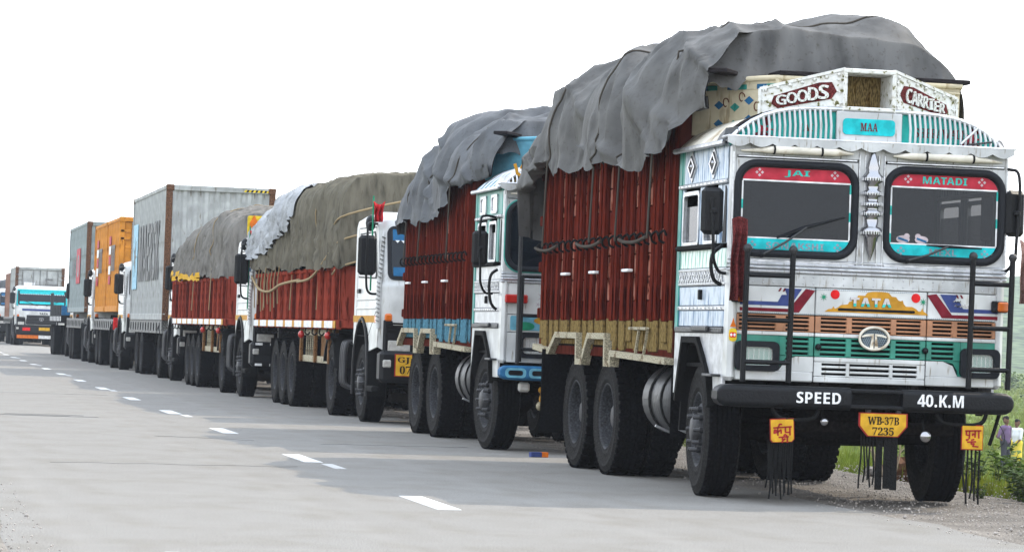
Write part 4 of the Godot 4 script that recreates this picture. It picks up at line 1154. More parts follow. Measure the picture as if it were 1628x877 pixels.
func first_truck(pos: Vector3) -> void:
	var t := thing("goods_truck", "red plank-bodied lorry with teal and copper grille, nearest the camera", "truck", pos)
	var P := {"upper": M.sheet_blue, "trim": M.teal_trim, "corner": M.sheet_blue, "p1": M.sheet_green, "p2": M.sheet_blue, "wing": M.steel, "roof": M.cream_roof, "visor": M.turquoise, "face": M.white_paint, "medallion": true, "body_top": 3.0, "foot": M.khaki}
	tata_under(t, true, -0.09)
	plank_body(t, P)
	cab_shell(t, P)
	tata_front(t)
	var ws := windscreen(t, -0.595, 2.255, 0.94, 0.69, 1.29)
	screen_prints(ws, -0.595, 1.293, "JAI", 0.2, "SONAKSHI", 0.46)
	ws = windscreen(t, 0.595, 2.255, 0.94, 0.69, 1.29)
	screen_prints(ws, 0.595, 1.293, "MATADI", 0.36, "MEXL", 0.22)
	for k in 2:   # two birds
		var x := 0.27 + k * 0.15
		part("bird_print", mb().prism(circle(x, 2.065, 0.055, 0.03, 12), 1.292, 1.295), M.silver_print, ws)
		part("bird_print", mb().prism(circle(x + (0.03 - 0.06 * k), 2.09, 0.024, 0.022, 10), 1.293, 1.296), M.silver_print, ws)
		part("bird_print", mb().stroke(PackedVector2Array([Vector2(x - 0.04, 2.075), Vector2(x + 0.04, 2.05)]), 0.016, 1.294, 1.297), M.blue_band, ws)
	part("inside_mirror", mb().box(Vector3(0.98, 2.26, 1.2), Vector3(0.1, 0.36, 0.03), 0.02), M.black, ws)
	visor_prints(t)
	goods_board(t)
	headboard(t, M.cream, true)
	# silver spire on the pillar between the windows
	part("silver_spire", mb().at(Vector3(0, 0, 1.325)).lathe([Vector2(0, 1.88), Vector2(0.035, 1.98), Vector2(0.055, 2.06), Vector2(0.06, 2.075), Vector2(0.08, 2.085), Vector2(0.085, 2.115), Vector2(0.075, 2.14), Vector2(0.05, 2.15), Vector2(0.055, 2.2), Vector2(0.05, 2.22), Vector2(0.08, 2.235), Vector2(0.082, 2.26), Vector2(0.05, 2.275), Vector2(0.052, 2.3), Vector2(0.078, 2.31), Vector2(0.078, 2.33), Vector2(0.05, 2.34), Vector2(0.05, 2.375), Vector2(0.078, 2.39), Vector2(0.078, 2.415), Vector2(0.052, 2.43), Vector2(0.05, 2.48), Vector2(0.078, 2.495), Vector2(0.082, 2.53), Vector2(0.06, 2.56), Vector2(0.05, 2.58), Vector2(0.055, 2.6), Vector2(0.03, 2.68), Vector2(0, 2.76)], 28), M.chrome, t)
	var fl := mb()
	for y in [2.1, 2.247, 2.32, 2.402, 2.513]:
		for k in 24: fl.at(Vector3(0, y, 1.325), Basis(Vector3.UP, TAU * k / 24)).box(Vector3(0.079, 0, 0), Vector3(0.012, 0.026, 0.008), 0.002)
	part("spire_fluting", fl, M.alu, t)
	wiper(t, Vector2(-0.86, 1.9), Vector2(-0.52, 2.12), Vector2(-0.75, 2.03), Vector2(-0.21, 2.21), 1.3)
	wiper(t, Vector2(0.3, 1.9), Vector2(0.62, 2.02), Vector2(0.45, 2.025), Vector2(0.9, 2.015), 1.3)
	mirror(t, -1.24, 2.22, 1.22, -1)
	mirror(t, 1.17, 2.3, 1.3, 1, true)
	part("grab_handle", mb().tube(bend([Vector3(-1.13, 1.96, 1.14), Vector3(-1.2, 1.9, 1.15), Vector3(-1.215, 1.8, 1.15), Vector3(-1.19, 1.7, 1.15), Vector3(-1.13, 1.66, 1.15)]), 0.016, 8), M.black, t)
	ladder(t, -1.02, -0.66, 1.48, 0.93, 1.93, [1.08, 1.4, 1.74])
	ladder(t, 0.78, 1.1, 1.48, 0.93, 1.94, [1.08, 1.4, 1.74])
	# bumper
	var bp := holder("bumper", t)
	for q in [[-1.24, -0.19], [0.22, 1.12]]: part("bumper_beam", beam(q[0], q[1], 0.823, 1.47, 0.17, 0.22, q[0] < -1, q[1] > 1), M.black, bp)
	part("bumper_core", mb().span(Vector3(-0.2, 0.75, 1.36), Vector3(0.23, 0.9, 1.5), 0.01), M.black_dull, bp)
	for y in [0.765, 0.885]: part("bumper_lip", mb().span(Vector3(-0.2, y - 0.015, 1.48), Vector3(0.23, y + 0.015, 1.575), 0.008), M.black, bp)
	words("SPEED", 0.35, 0.085, "lettering", M.white_print, bp, Vector3(-0.45, 0.825, 1.581), 0.004)
	words("40.K.M", 0.37, 0.095, "lettering", M.white_print, bp, Vector3(0.52, 0.83, 1.581), 0.004)
	for q in [[-0.8, -0.42], [0.5, 0.92]]: part("tow_loop", mb().tube(bend([Vector3(q[0], 0.75, 1.5), Vector3(q[0] + 0.04, 0.68, 1.53), Vector3(q[0] + 0.12, 0.655, 1.54), Vector3(q[1] - 0.12, 0.655, 1.54), Vector3(q[1] - 0.04, 0.68, 1.53), Vector3(q[1], 0.75, 1.5)]), 0.016, 8), M.black_dull, t)
	part("under_beam", mb().span(Vector3(-0.62, 0.55, 1.15), Vector3(0.75, 0.65, 1.25), 0.01), M.chassis, t)
	for q in [[-0.37, 0.645, 0.03], [0.44, 0.555, 0.042]]:
		var l := holder("small_lamp", t)
		part("lamp_bowl", mb().at(Vector3(q[0], q[1], 1.48), AXZ).lathe([Vector2(0, -0.04), Vector2(q[2] * 0.8, -0.03), Vector2(q[2], 0.0), Vector2(q[2] * 1.05, 0.005), Vector2(q[2] * 0.95, 0.01), Vector2(q[2] * 0.6, 0.018), Vector2(0, 0.022)], 20), M.chrome, l)
		part("stalk", mb().tube([Vector3(q[0], q[1], 1.46), Vector3(q[0], q[1] + 0.12, 1.4)], 0.01, 6), M.black_dull, l)
	var np := plate(t, "number_plate", PackedVector2Array([Vector2(-0.12, 0.725), Vector2(0.27, 0.725), Vector2(0.27, 0.625), Vector2(0.2, 0.545), Vector2(-0.05, 0.545), Vector2(-0.12, 0.625)]), 1.55)
	words("WB-37B", 0.25, 0.06, "lettering", M.black_print, np, Vector3(0.0, 0.035, 0.01), 0.003, true)
	words("7235", 0.17, 0.06, "lettering", M.black_print, np, Vector3(0.0, -0.045, 0.01), 0.003, true)
	for x in [-0.04, 0.2]: part("plate_bracket", mb().span(Vector3(x - 0.02, 0.69, 1.52), Vector3(x + 0.02, 0.77, 1.548), 0.004), M.hub, t)
	var lp := plate(t, "painted_plate", PackedVector2Array([Vector2(-0.815, 0.66), Vector2(-0.625, 0.66), Vector2(-0.625, 0.5), Vector2(-0.645, 0.48), Vector2(-0.8, 0.48), Vector2(-0.815, 0.5)]), 1.55, 0.06)
	letter_lines(lp, "lettering", [[Vector2(-0.07, 0.045), Vector2(0.075, 0.05)], [Vector2(-0.035, 0.048), Vector2(-0.035, -0.015)], [Vector2(-0.035, 0.02), Vector2(-0.06, 0.03), Vector2(-0.065, 0.005), Vector2(-0.035, 0.012), Vector2(-0.01, 0.03), Vector2(-0.008, 0.0)], [Vector2(-0.03, 0.05), Vector2(-0.02, 0.072), Vector2(0.0, 0.07)], [Vector2(0.025, 0.048), Vector2(0.025, 0.01), Vector2(0.04, 0.008), Vector2(0.06, 0.01)], [Vector2(0.06, 0.048), Vector2(0.06, -0.015)], [Vector2(-0.03, -0.028), Vector2(0.05, -0.024)], [Vector2(0.0, -0.028), Vector2(0.0, -0.045), Vector2(0.022, -0.04), Vector2(0.0, -0.055), Vector2(-0.005, -0.07)], [Vector2(0.038, -0.026), Vector2(0.038, -0.07)], [Vector2(0.01, -0.02), Vector2(0.02, -0.006), Vector2(0.038, -0.02)]], 0.012, 0.008, M.plate_edge)
	var rp := plate(t, "painted_plate", PackedVector2Array([Vector2(0.705, 0.655), Vector2(0.88, 0.655), Vector2(0.88, 0.465), Vector2(0.705, 0.465)]), 1.55)
	letter_lines(rp, "lettering", [[Vector2(-0.06, 0.05), Vector2(0.07, 0.055)], [Vector2(-0.05, 0.05), Vector2(-0.05, 0.02), Vector2(-0.025, 0.015)], [Vector2(-0.025, 0.05), Vector2(-0.025, -0.01)], [Vector2(-0.03, -0.012), Vector2(-0.045, -0.022), Vector2(-0.05, -0.012)], [Vector2(0.02, 0.052), Vector2(0.02, 0.0)], [Vector2(0.02, 0.022), Vector2(0.0, 0.03), Vector2(0.0, 0.012)], [Vector2(0.05, 0.053), Vector2(0.05, -0.005)], [Vector2(-0.04, -0.035), Vector2(0.03, -0.03)], [Vector2(-0.005, -0.033), Vector2(-0.01, -0.05), Vector2(0.015, -0.045), Vector2(0.005, -0.065), Vector2(0.05, -0.07)], [Vector2(-0.01, -0.02), Vector2(0.015, -0.012)]], 0.012, 0.008, M.plate_edge)
	fringe(t, -0.83, -0.62, 0.5, 0.06, 1.53, 12, 0.014)
	fringe(t, -0.1, 0.02, 0.56, 0.14, 1.53, 5, 0.014)
	fringe(t, 0.72, 0.88, 0.48, 0.06, 1.53, 5, 0.016)
	for k in 3: part("rubber_flap", mb().box(Vector3(0.06 + k * 0.06, 0.35 + 0.01 * (k % 2), 1.52 + 0.012 * (k % 2)), Vector3(0.056, 0.42, 0.006), 0.002), M.black_dull, t)
	part("torn_hose", mb().tube(bend([Vector3(1.06, 0.74, 1.4), Vector3(1.03, 0.66, 1.42), Vector3(1.0, 0.56, 1.42), Vector3(0.98, 0.5, 1.42)]), 0.015, 6), M.black_dull, t)
	part("wire", mb().tube(bend([Vector3(1.02, 0.7, 1.42), Vector3(1.08, 0.62, 1.43), Vector3(1.1, 0.54, 1.43), Vector3(1.05, 0.48, 1.43)]), 0.003, 5), M.black, t)

func second_truck(pos: Vector3) -> void:
	var t := thing("goods_truck", "red plank-bodied lorry with blue lower band and a tiger mask under its bumper", "truck", pos)
	var P := {"upper": M.teal_trim, "trim": M.teal_trim, "corner": M.steel, "p1": M.steel, "p2": M.steel, "wing": M.white_paint, "roof": M.light_blue, "visor": M.khaki, "face": M.white_paint, "body_top": 2.95, "body_rear": -4.98, "foot": M.sky_blue, "ribbed": true}
	tata_under(t, false, 0.06)
	plank_body(t, P)
	cab_shell(t, P)
	for x in [-0.595, 0.595]:
		var ws := windscreen(t, x, 2.255, 0.94, 0.69, 1.29)
		part("seal_trim", mb().tube(loop3(roundrect(x, 2.255, 1.0, 0.75, 0.17, 8), 1.3), 0.012, 6, true), M.teal_trim, ws)
	part("dash_cloth", mb().box(Vector3(-0.3, 2.08, 1.05), Vector3(0.6, 0.34, 0.05), 0.02, Basis(Vector3.FORWARD, 0.2)), M.seat, t)
	var z := 1.31
	part("nose_panel", mb().span(Vector3(-1.04, 1.44, 1.25), Vector3(1.04, 1.762, z), 0.006), M.cab_white, t)
	part("nose_panel", mb().span(Vector3(-1.04, 1.255, 1.25), Vector3(1.04, 1.435, z), 0.006), M.cab_white, t)
	part("nose_panel", mb().span(Vector3(-1.04, 0.94, 1.25), Vector3(1.04, 1.25, z), 0.006), M.cab_white, t)
	part("fruit_print", mb().prism(roundrect(-0.7, 1.35, 0.62, 0.15, 0.02, 3), z - 0.001, z + 0.003), M.light_blue, t)
	for q in [[-0.85, 1.32, 0.1, 0.045, "green_print"], [-0.65, 1.38, 0.11, 0.04, "ochre"], [-0.48, 1.36, 0.09, 0.05, "ochre"]]: part("fruit_print", mb().prism(circle(q[0], q[1], q[2], q[3], 16), z, z + 0.005), M[q[4]], t)
	for q in [[-0.68, 1.63, 0.1, 0.08], [-0.72, 1.55, 0.05, 0.05]]: part("torn_sticker", mb().prism(star(q[0], q[1], q[2] * 0.6, 5), z, z + 0.002), M.silver_print, t)
	headlamp(t, -0.72, 1.12, 0.3, 0.17, z)
	headlamp(t, 0.72, 1.12, 0.3, 0.17, z)
	grille(t, -0.4, 0.4, 0.98, 1.23, z + 0.02, 6, [[0.05, 0.48], [0.52, 0.95]], M.black)
	for s in [-1, 1]: part("indicator", mb().box(Vector3(s * 0.96, 1.6, z + 0.03), Vector3(0.24, 0.09, 0.05), 0.012), M.red_lens, t)
	ladder(t, -0.93, -0.35, 1.48, 0.95, 1.84, [1.08, 1.43, 1.83], false)
	ladder(t, 0.35, 0.93, 1.48, 0.95, 1.84, [1.08, 1.43, 1.83], false)
	var pole := holder("trident_pole", t)
	part("pole", mb().tube([Vector3(-0.95, 0.93, 1.45), Vector3(-0.97, 2.84, 1.5)], 0.022, 8), M.hub, pole)
	var tr := mb().at(Vector3(-0.97, 2.84, 1.5))
	for l in [[Vector2(0, 0), Vector2(0, 0.16)], [Vector2(0, 0.02), Vector2(-0.06, 0.05), Vector2(-0.07, 0.1), Vector2(-0.09, 0.15)], [Vector2(0, 0.02), Vector2(0.06, 0.05), Vector2(0.07, 0.1), Vector2(0.09, 0.15)]]: tr.stroke(PackedVector2Array(l), 0.03, -0.006 - 0.001 * l.size(), 0.006 + 0.001 * l.size())
	tr.prism(PackedVector2Array([Vector2(-0.035, 0.1), Vector2(0.035, 0.1), Vector2(0.0, 0.19)]), -0.011, 0.011)
	part("trident", tr, M.ochre, pole)
	mirror(t, -1.3, 2.12, 1.0, -1, true)
	part("grab_handle", mb().tube(bend([Vector3(-1.13, 1.9, 1.14), Vector3(-1.2, 1.84, 1.15), Vector3(-1.215, 1.7, 1.15), Vector3(-1.19, 1.55, 1.15), Vector3(-1.13, 1.48, 1.15)]), 0.016, 8), M.black, t)
	headboard(t, M.light_blue, false)
	part("round_mark", mb().prism(circle(-0.25, 3.17, 0.08, 0.08, 20), 0.352, 0.36), M.hub, t)
	var bp := holder("bumper", t)
	part("bumper_beam", beam(-1.14, 1.14, 0.835, 1.455, 0.15, 0.19, true, true), M.blue_band, bp)
	for k in 9:
		part("bumper_print", mb().ring(roundrect(-0.98 + k * 0.25, 0.835, 0.22, 0.1, 0.04, 4), roundrect(-0.98 + k * 0.25, 0.835, 0.16, 0.055, 0.025, 4), 1.548, 1.553), M.light_blue, bp)
		part("bumper_print", mb().prism(roundrect(-0.98 + k * 0.25, 0.835, 0.15, 0.05, 0.022, 4), 1.548, 1.552), M.black_print, bp)
	part("pink_plate", mb().box(Vector3(-0.44, 0.845, 1.558), Vector3(0.26, 0.07, 0.012), 0.004), M.pink_print, bp)
	part("under_beam", mb().span(Vector3(-0.7, 0.5, 1.15), Vector3(0.7, 0.6, 1.25), 0.01), M.chassis, t)
	for x in [-0.87, -0.2]: part("fog_lamp", mb().box(Vector3(x, 0.69, 1.45), Vector3(0.12, 0.1, 0.06), 0.02), M.reflector, t)
	var ch := mb()
	for k in 16: ch.at(Vector3(-0.34, 1.9 - k * 0.05, 1.5), Basis(Vector3.UP, PI / 2 * (k % 2))).tube(loop3(roundrect(0, 0, 0.03, 0.06, 0.014, 2), 0), 0.006, 5, true)
	part("hanging_chain", ch, M.hub, t)
	# tiger mask hung under the bumper
	var k := thing("tiger_mask", "orange tiger face mask hanging under the blue bumper of the second truck", "mask", pos + Vector3(-0.6, 0.57, 1.45))
	part("face", mb().ball(Vector3.ZERO, Vector3(0.105, 0.12, 0.07), 16), M.ochre, k)
	for s in [-1, 1]:
		part("ear", mb().ball(Vector3(s * 0.085, 0.095, -0.01), Vector3(0.03, 0.035, 0.02), 10), M.ochre, k)
		part("cheek_ruff", mb().ball(Vector3(s * 0.095, -0.07, 0.0), Vector3(0.04, 0.05, 0.03), 10), M.pale_rail, k)
		part("eye", mb().ball(Vector3(s * 0.045, 0.035, 0.06), Vector3(0.022, 0.015, 0.012), 10), M.black_print, k)
		part("brow", mb().ball(Vector3(s * 0.045, 0.06, 0.055), Vector3(0.03, 0.01, 0.012), 8), M.white_print, k)
		for q in 3: part("face_stripe", mb().ball(Vector3(s * (0.085 - q * 0.006), 0.04 - q * 0.04, 0.042), Vector3(0.025, 0.007, 0.016), 8), M.black_print, k)
		part("fang", mb().at(Vector3(s * 0.022, -0.075, 0.075)).lathe([Vector2(0, -0.025), Vector2(0.007, 0.01), Vector2(0, 0.012)], 6), M.white_print, k)
	part("muzzle", mb().ball(Vector3(0, -0.035, 0.055), Vector3(0.05, 0.035, 0.045), 12), M.white_print, k)
	part("nose", mb().ball(Vector3(0, -0.012, 0.1), Vector3(0.02, 0.013, 0.012), 8), M.plate_edge, k)
	part("jaw", mb().ball(Vector3(0, -0.1, 0.05), Vector3(0.04, 0.028, 0.035), 10), M.deep_red, k)
	part("hook", mb().tube([Vector3(0, 0.1, 0), Vector3(0, 0.2, -0.05)], 0.012, 6), M.hub, k)

# ---------------------------------------------------------------- white tractor units, trailers, boxes
func white_cab(t: Node3D, P: Dictionary) -> void:
	var pf := [[1.4, 0.95], [1.46, 1.3], [1.47, 1.78], [1.42, 1.9], [1.2, 2.6], [1.1, 2.71], [0.9, 2.78], [0.1, 2.81], [-0.6, 2.78], [-0.78, 2.72], [-0.86, 2.6], [-0.88, 2.0], [-0.88, 1.0]]
	var prof := []
	for q in pf: prof.append(Vector2(q[0], q[1]))
	var cen := Vector2(0.3, 1.8)
	var rows := []
	for k in 15:
		var u := -1.0 + 2.0 * k / 14
		var x := 1.2 * signf(u) * (1.0 - pow(1.0 - absf(u), 2.2))
		var ins := 0.11 * pow(clampf((absf(x) - 1.02) / 0.18, 0, 1), 2.0)
		var line := PackedVector3Array()
		for q in bend(prof, 3):
			var e: Vector2 = q + (cen - q).normalized() * ins
			line.append(Vector3(x, e.y, e.x))
		rows.append(line)
	var skin: Material = P.get("skin", M.cab_white)
	part("cab_shell", mb().grid(rows), skin, t)
	for s in [-1.0, 1.0]:
		var f := 1.0 if s < 0 else -1.0
		var bas := SIDE if s < 0 else Basis(Vector3(0, 0, -1), Vector3(0, 1, 0), Vector3(1, 0, 0))
		var base := Vector3(s * 1.18, 0, 0)
		var poly := PackedVector2Array()
		for q in bend(prof, 3):
			var e: Vector2 = q + (cen - q).normalized() * 0.1
			poly.append(Vector2(f * e.x, e.y))
		for k in 13:   # cut over the front wheel
			var a := PI - PI * k / 12
			poly.append(Vector2(f * (0.0 + 0.64 * cos(a)), 0.95 + 0.42 * sin(a)))
		part("cab_flank", mb().at(base, bas).prism(poly, 0.0, 0.02), skin, t)
		var win := PackedVector2Array()
		for q in [[-0.45, 1.93], [1.1, 1.9], [1.14, 1.95], [0.95, 2.48], [0.88, 2.53], [-0.4, 2.53], [-0.46, 2.47]]: win.append(Vector2(f * q[0], q[1]))
		part("window_seal", mb().at(base, bas).prism(win, 0.018, 0.026), M.gasket, t)
		var inn := PackedVector2Array()
		for q in win: inn.append(Vector2(f * 0.33, 2.21) + (q - Vector2(f * 0.33, 2.21)) * 0.93)
		part("side_window", mb().at(base, bas).prism(inn, 0.026, 0.03), M.glass, t)
		part("window_post", mb().at(base, bas).span(Vector3(f * 0.62, 1.92, 0.02), Vector3(f * 0.69, 2.52, 0.04), 0.006), skin, t)
		var seam := []
		for q in [[-0.55, 2.6], [-0.55, 1.15], [0.55, 1.15], [1.2, 1.5], [1.2, 1.95], [0.98, 2.58], [-0.5, 2.6]]: seam.append(Vector2(f * q[0], q[1]))
		part("door_seam", mb().at(base, bas).stroke(PackedVector2Array(seam), 0.014, 0.0, 0.0215, false), M.black_dull, t)
		part("door_handle", mb().at(base, bas).span(Vector3(f * -0.42, 1.72, 0.02), Vector3(f * -0.22, 1.78, 0.05), 0.01), M.black, t)
		for y in [1.5, 1.62]: part("door_pressing", mb().at(base, bas).span(Vector3(f * -0.5, y, 0.015), Vector3(f * 1.15, y + 0.035, 0.034), 0.012), skin, t)
		part("orange_strip", mb().at(base, bas).span(Vector3(f * -0.83, 1.33, 0.018), Vector3(f * 1.2, 1.42, 0.024)), M.ochre, t)
		part("indicator", mb().at(base, bas).span(Vector3(f * 1.22, 1.32, 0.015), Vector3(f * 1.36, 1.42, 0.05), 0.01), M.amber, t)
		var arch := []
		for k in 15:
			var a := PI * 1.08 - PI * 1.16 * k / 14
			arch.append(Vector2(f * 0.66 * cos(a), 0.56 + 0.82 * sin(a)))
		part("wheel_arch", mb().at(base, bas).stroke(PackedVector2Array(arch), 0.06, -0.2, 0.03, false), M.black_dull, t)
		part("arch_edge", mb().at(base, bas).stroke(PackedVector2Array(arch), 0.025, 0.03, 0.05, false), M.hub, t)
		part("corner_vane", mb().tube([Vector3(s * 1.2, 1.25, 1.38), Vector3(s * 1.2, 1.9, 1.36), Vector3(s * 1.13, 2.52, 1.16)], 0.035, 8), skin, t)
		var tk := mb()
		for k in 10:
			var p := Vector3(s * 1.22, 1.35 + k * 0.055, 1.415) if k < 10 else Vector3()
			tk.box(p, Vector3(0.05, 0.007, 0.03), 0.0, Basis(Vector3.FORWARD, 0.4))
			tk.box(Vector3(s * (1.205 - 0.007 * k), 1.92 + k * 0.058, 1.4 - 0.0195 * k), Vector3(0.05, 0.007, 0.03), 0.0, Basis(Vector3.FORWARD, 0.4))
		part("vane_slots", tk, M.black, t)
		var mi := holder("wing_mirror", t)
		part("shell", mb().box(Vector3(s * 1.36, 2.2, 1.25), Vector3(0.24, 0.52, 0.1), 0.04), M.black, mi)
		part("mirror_glass", mb().box(Vector3(s * 1.36, 2.2, 1.198), Vector3(0.2, 0.46, 0.006), 0.002), M.mirror_glass, mi)
		part("arm", mb().tube(bend([Vector3(s * 1.2, 2.62, 1.05), Vector3(s * 1.34, 2.62, 1.22), Vector3(s * 1.37, 2.5, 1.3), Vector3(s * 1.37, 1.9, 1.31), Vector3(s * 1.33, 1.72, 1.29), Vector3(s * 1.2, 1.7, 1.25)]), 0.016, 8), M.black, mi)
		part("kerb_mirror", mb().ball(Vector3(s * 1.28, 2.63, 0.95), Vector3(0.07, 0.11, 0.09), 12), M.black, mi)
		part("step", mb().span(Vector3(s * 1.16 - 0.07, 0.42, 0.62), Vector3(s * 1.16 + 0.04, 0.5, 1.2), 0.02), M.black_dull, t)
	# front
	var tilt := Basis(Vector3.RIGHT, -atan2(0.22, 0.7))
	var o := holder("windscreen", t)
	var wc := Vector3(0, 2.24, 1.318)
	var wq := mb().at(wc, tilt)
	wq.prism(roundrect(0, 0, 2.2, 0.74, 0.1, 6), -0.02, 0.012)
	part("screen_seal", wq, M.gasket, o)
	part("pane", mb().at(wc, tilt).prism(roundrect(0, 0, 2.1, 0.66, 0.07, 6), 0.016, 0.02), M.glass, o)
	var band: Material = P.get("band", M.blue_band)
	part("sun_band", mb().at(wc, tilt).span(Vector3(-1.03, 0.17, 0.02), Vector3(1.03, 0.32, 0.024)), band, o)
	part("lower_band", mb().at(wc, tilt).span(Vector3(-1.03, -0.32, 0.02), Vector3(1.03, -0.2, 0.024)), band, o)
	var tas := mb().at(wc, tilt)
	for k in 26: tas.prism(PackedVector2Array([Vector2(-1.0 + k * 0.08, 0.17), Vector2(-0.94 + k * 0.08, 0.17), Vector2(-0.97 + k * 0.08, 0.135)]), 0.02, 0.025)
	part("tassel_print", tas, M.white_print, o)
	for s in [-1, 1]:
		part("wiper_arm", mb().at(wc, tilt).tube([Vector3(s * 0.2, -0.4, 0.03), Vector3(s * 0.75, -0.2, 0.05)], 0.012, 6), M.black, o)
		part("roof_lamp", mb().box(Vector3(s * 0.78, 2.69, 1.13), Vector3(0.22, 0.07, 0.06), 0.02, Basis(Vector3.RIGHT, -0.6)), M.reflector, t)
		var lp := holder("headlamp", t)
		part("bezel", mb().box(Vector3(s * 0.93, 1.13, 1.43), Vector3(0.42, 0.5, 0.06), 0.06), M.black, lp)
		for k in 3: part("vent_bar", mb().span(Vector3(s * 0.93 - 0.16, 1.2 + k * 0.055, 1.45), Vector3(s * 0.93 + 0.16, 1.225 + k * 0.055, 1.475), 0.006), M.black_dull, lp)
		part("lens", mb().box(Vector3(s * 0.93, 1.02, 1.455), Vector3(0.3, 0.17, 0.03), 0.02), M.reflector, lp)
		part("side_indicator", mb().box(Vector3(s * 1.08, 1.4, 1.455), Vector3(0.1, 0.1, 0.05), 0.02), M.amber, t)
	part("grille_panel", mb().span(Vector3(-0.7, 1.0, 1.4), Vector3(0.7, 1.45, 1.475), 0.03), P.get("grille", M.black), t)
	for k in 5: part("grille_bar", mb().span(Vector3(-0.64, 1.06 + k * 0.075, 1.46), Vector3(0.64, 1.09 + k * 0.075, 1.495), 0.008), M.hub, t)
	part("badge", mb().at(Vector3(0, 1.24, 1.5)).tube(loop3(circle(0, 0, 0.1, 0.07, 20), 0), 0.012, 6, true), M.chrome, t)
	for s in [-1, 1]:
		var lg := PackedVector2Array()
		for q in [[-0.9, 0.22], [-0.6, 0.4], [-0.05, 0.46], [-0.05, -0.95], [-0.3, -0.92], [-0.17, 0.22], [-0.5, 0.2], [-0.88, 0.08]]: lg.append(Vector2(q[0] * 0.09 * -s, 1.24 + q[1] * 0.066))
		part("badge_arch", mb().prism(lg, 1.495, 1.505), M.chrome, t)
	part("bumper", mb().span(Vector3(-1.18, 0.55, 1.2), Vector3(1.18, 0.97, 1.52), 0.05), P.get("bumper", M.black), t)
	for s in [-1, 1]: part("fog_lamp", mb().box(Vector3(s * 1.09, 0.8, 1.525), Vector3(0.11, 0.1, 0.03), 0.02), M.reflector, t)
	part("under_run", mb().span(Vector3(-1.0, 0.3, 1.2), Vector3(1.0, 0.42, 1.3), 0.01), M.chassis, t)
	part("cab_floor", mb().span(Vector3(-1.1, 0.92, -0.85), Vector3(1.1, 0.97, 1.35)), M.chassis, t)
	if P.has("plate"):
		var np := plate(t, "number_plate", PackedVector2Array([Vector2(-0.99, 0.93), Vector2(-0.55, 0.93), Vector2(-0.55, 0.64), Vector2(-0.99, 0.64)]), 1.535)
		words(P.plate[0], 0.36, 0.09, "lettering", M.black_print, np, Vector3(0.0, 0.06, 0.01), 0.003, true)
		words(P.plate[1], 0.3, 0.1, "lettering", M.black_print, np, Vector3(0.0, -0.06, 0.01), 0.003, true)

func tractor_under(t: Node3D) -> void:
	frame(t, -3.3, 1.2)
	axle_set(t, 0.0, false, 1.2)
	axle_set(t, -2.75, true, 1.22)
	for s in [-1.0, 1.0]:
		for z in [-2.75]:
			var rows := []
			for k in 21:
				var a := PI * 0.92 - PI * 0.8 * k / 20
				var r := 0.64 + (0.012 if k % 2 else 0.0)
				rows.append(PackedVector3Array([Vector3(s * 0.5, 0.52 + r * sin(a), z - r * cos(a)), Vector3(s * 1.25, 0.52 + r * sin(a), z - r * cos(a)), Vector3(s * 1.25, 0.52 + (r - 0.06) * sin(a), z - (r - 0.06) * cos(a))]))
			part("rear_mudguard", mb().grid(rows), M.black_dull, t)
		for k in 3:
			var zz := -1.5 - k * 0.16
			part("silver_pipe", mb().tube(bend([Vector3(s * 0.9, 1.0, zz - 0.2), Vector3(s * 1.12, 1.06, zz - 0.06), Vector3(s * 1.19, 0.98, zz), Vector3(s * 1.2, 0.7, zz), Vector3(s * 1.18, 0.46, zz + 0.03), Vector3(s * 0.95, 0.4, zz + 0.1)]), 0.03, 8), M.hub, t)
	part("battery_box", mb().span(Vector3(-1.02, 0.5, -1.05), Vector3(-0.5, 0.9, -0.62), 0.03), M.black_dull, t)
	fuel_tank(t, 0.78, 0.68, -1.75, -0.8, 0.28)
	part("engine_block", mb().span(Vector3(-0.4, 0.45, -0.6), Vector3(0.4, 0.95, 0.9), 0.06), M.chassis, t)
	part("fifth_wheel", mb().span(Vector3(-0.45, 1.0, -2.9), Vector3(0.45, 1.08, -2.0), 0.03), M.chassis, t)

func trailer_under(t: Node3D, z0: float, z1: float, axles: Array) -> void:
	frame(t, z1, z0 - 0.3)
	for a in axles: axle_set(t, a, true, 1.2)
	for s in [-1, 1]:
		var lg := holder("landing_leg", t)
		part("leg_tube", mb().span(Vector3(s * 0.85 - 0.06, 0.35, z0 - 2.4), Vector3(s * 0.85 + 0.06, 1.15, z0 - 2.28), 0.01), M.brown_frame, lg)
		part("foot", mb().span(Vector3(s * 0.85 - 0.12, 0.3, z0 - 2.46), Vector3(s * 0.85 + 0.12, 0.35, z0 - 2.22), 0.01), M.chassis, lg)
		part("mud_flap", mb().span(Vector3(s * 0.88 - 0.3, 0.3, axles[-1] - 0.75), Vector3(s * 0.88 + 0.3, 1.05, axles[-1] - 0.74)), M.tread, t)

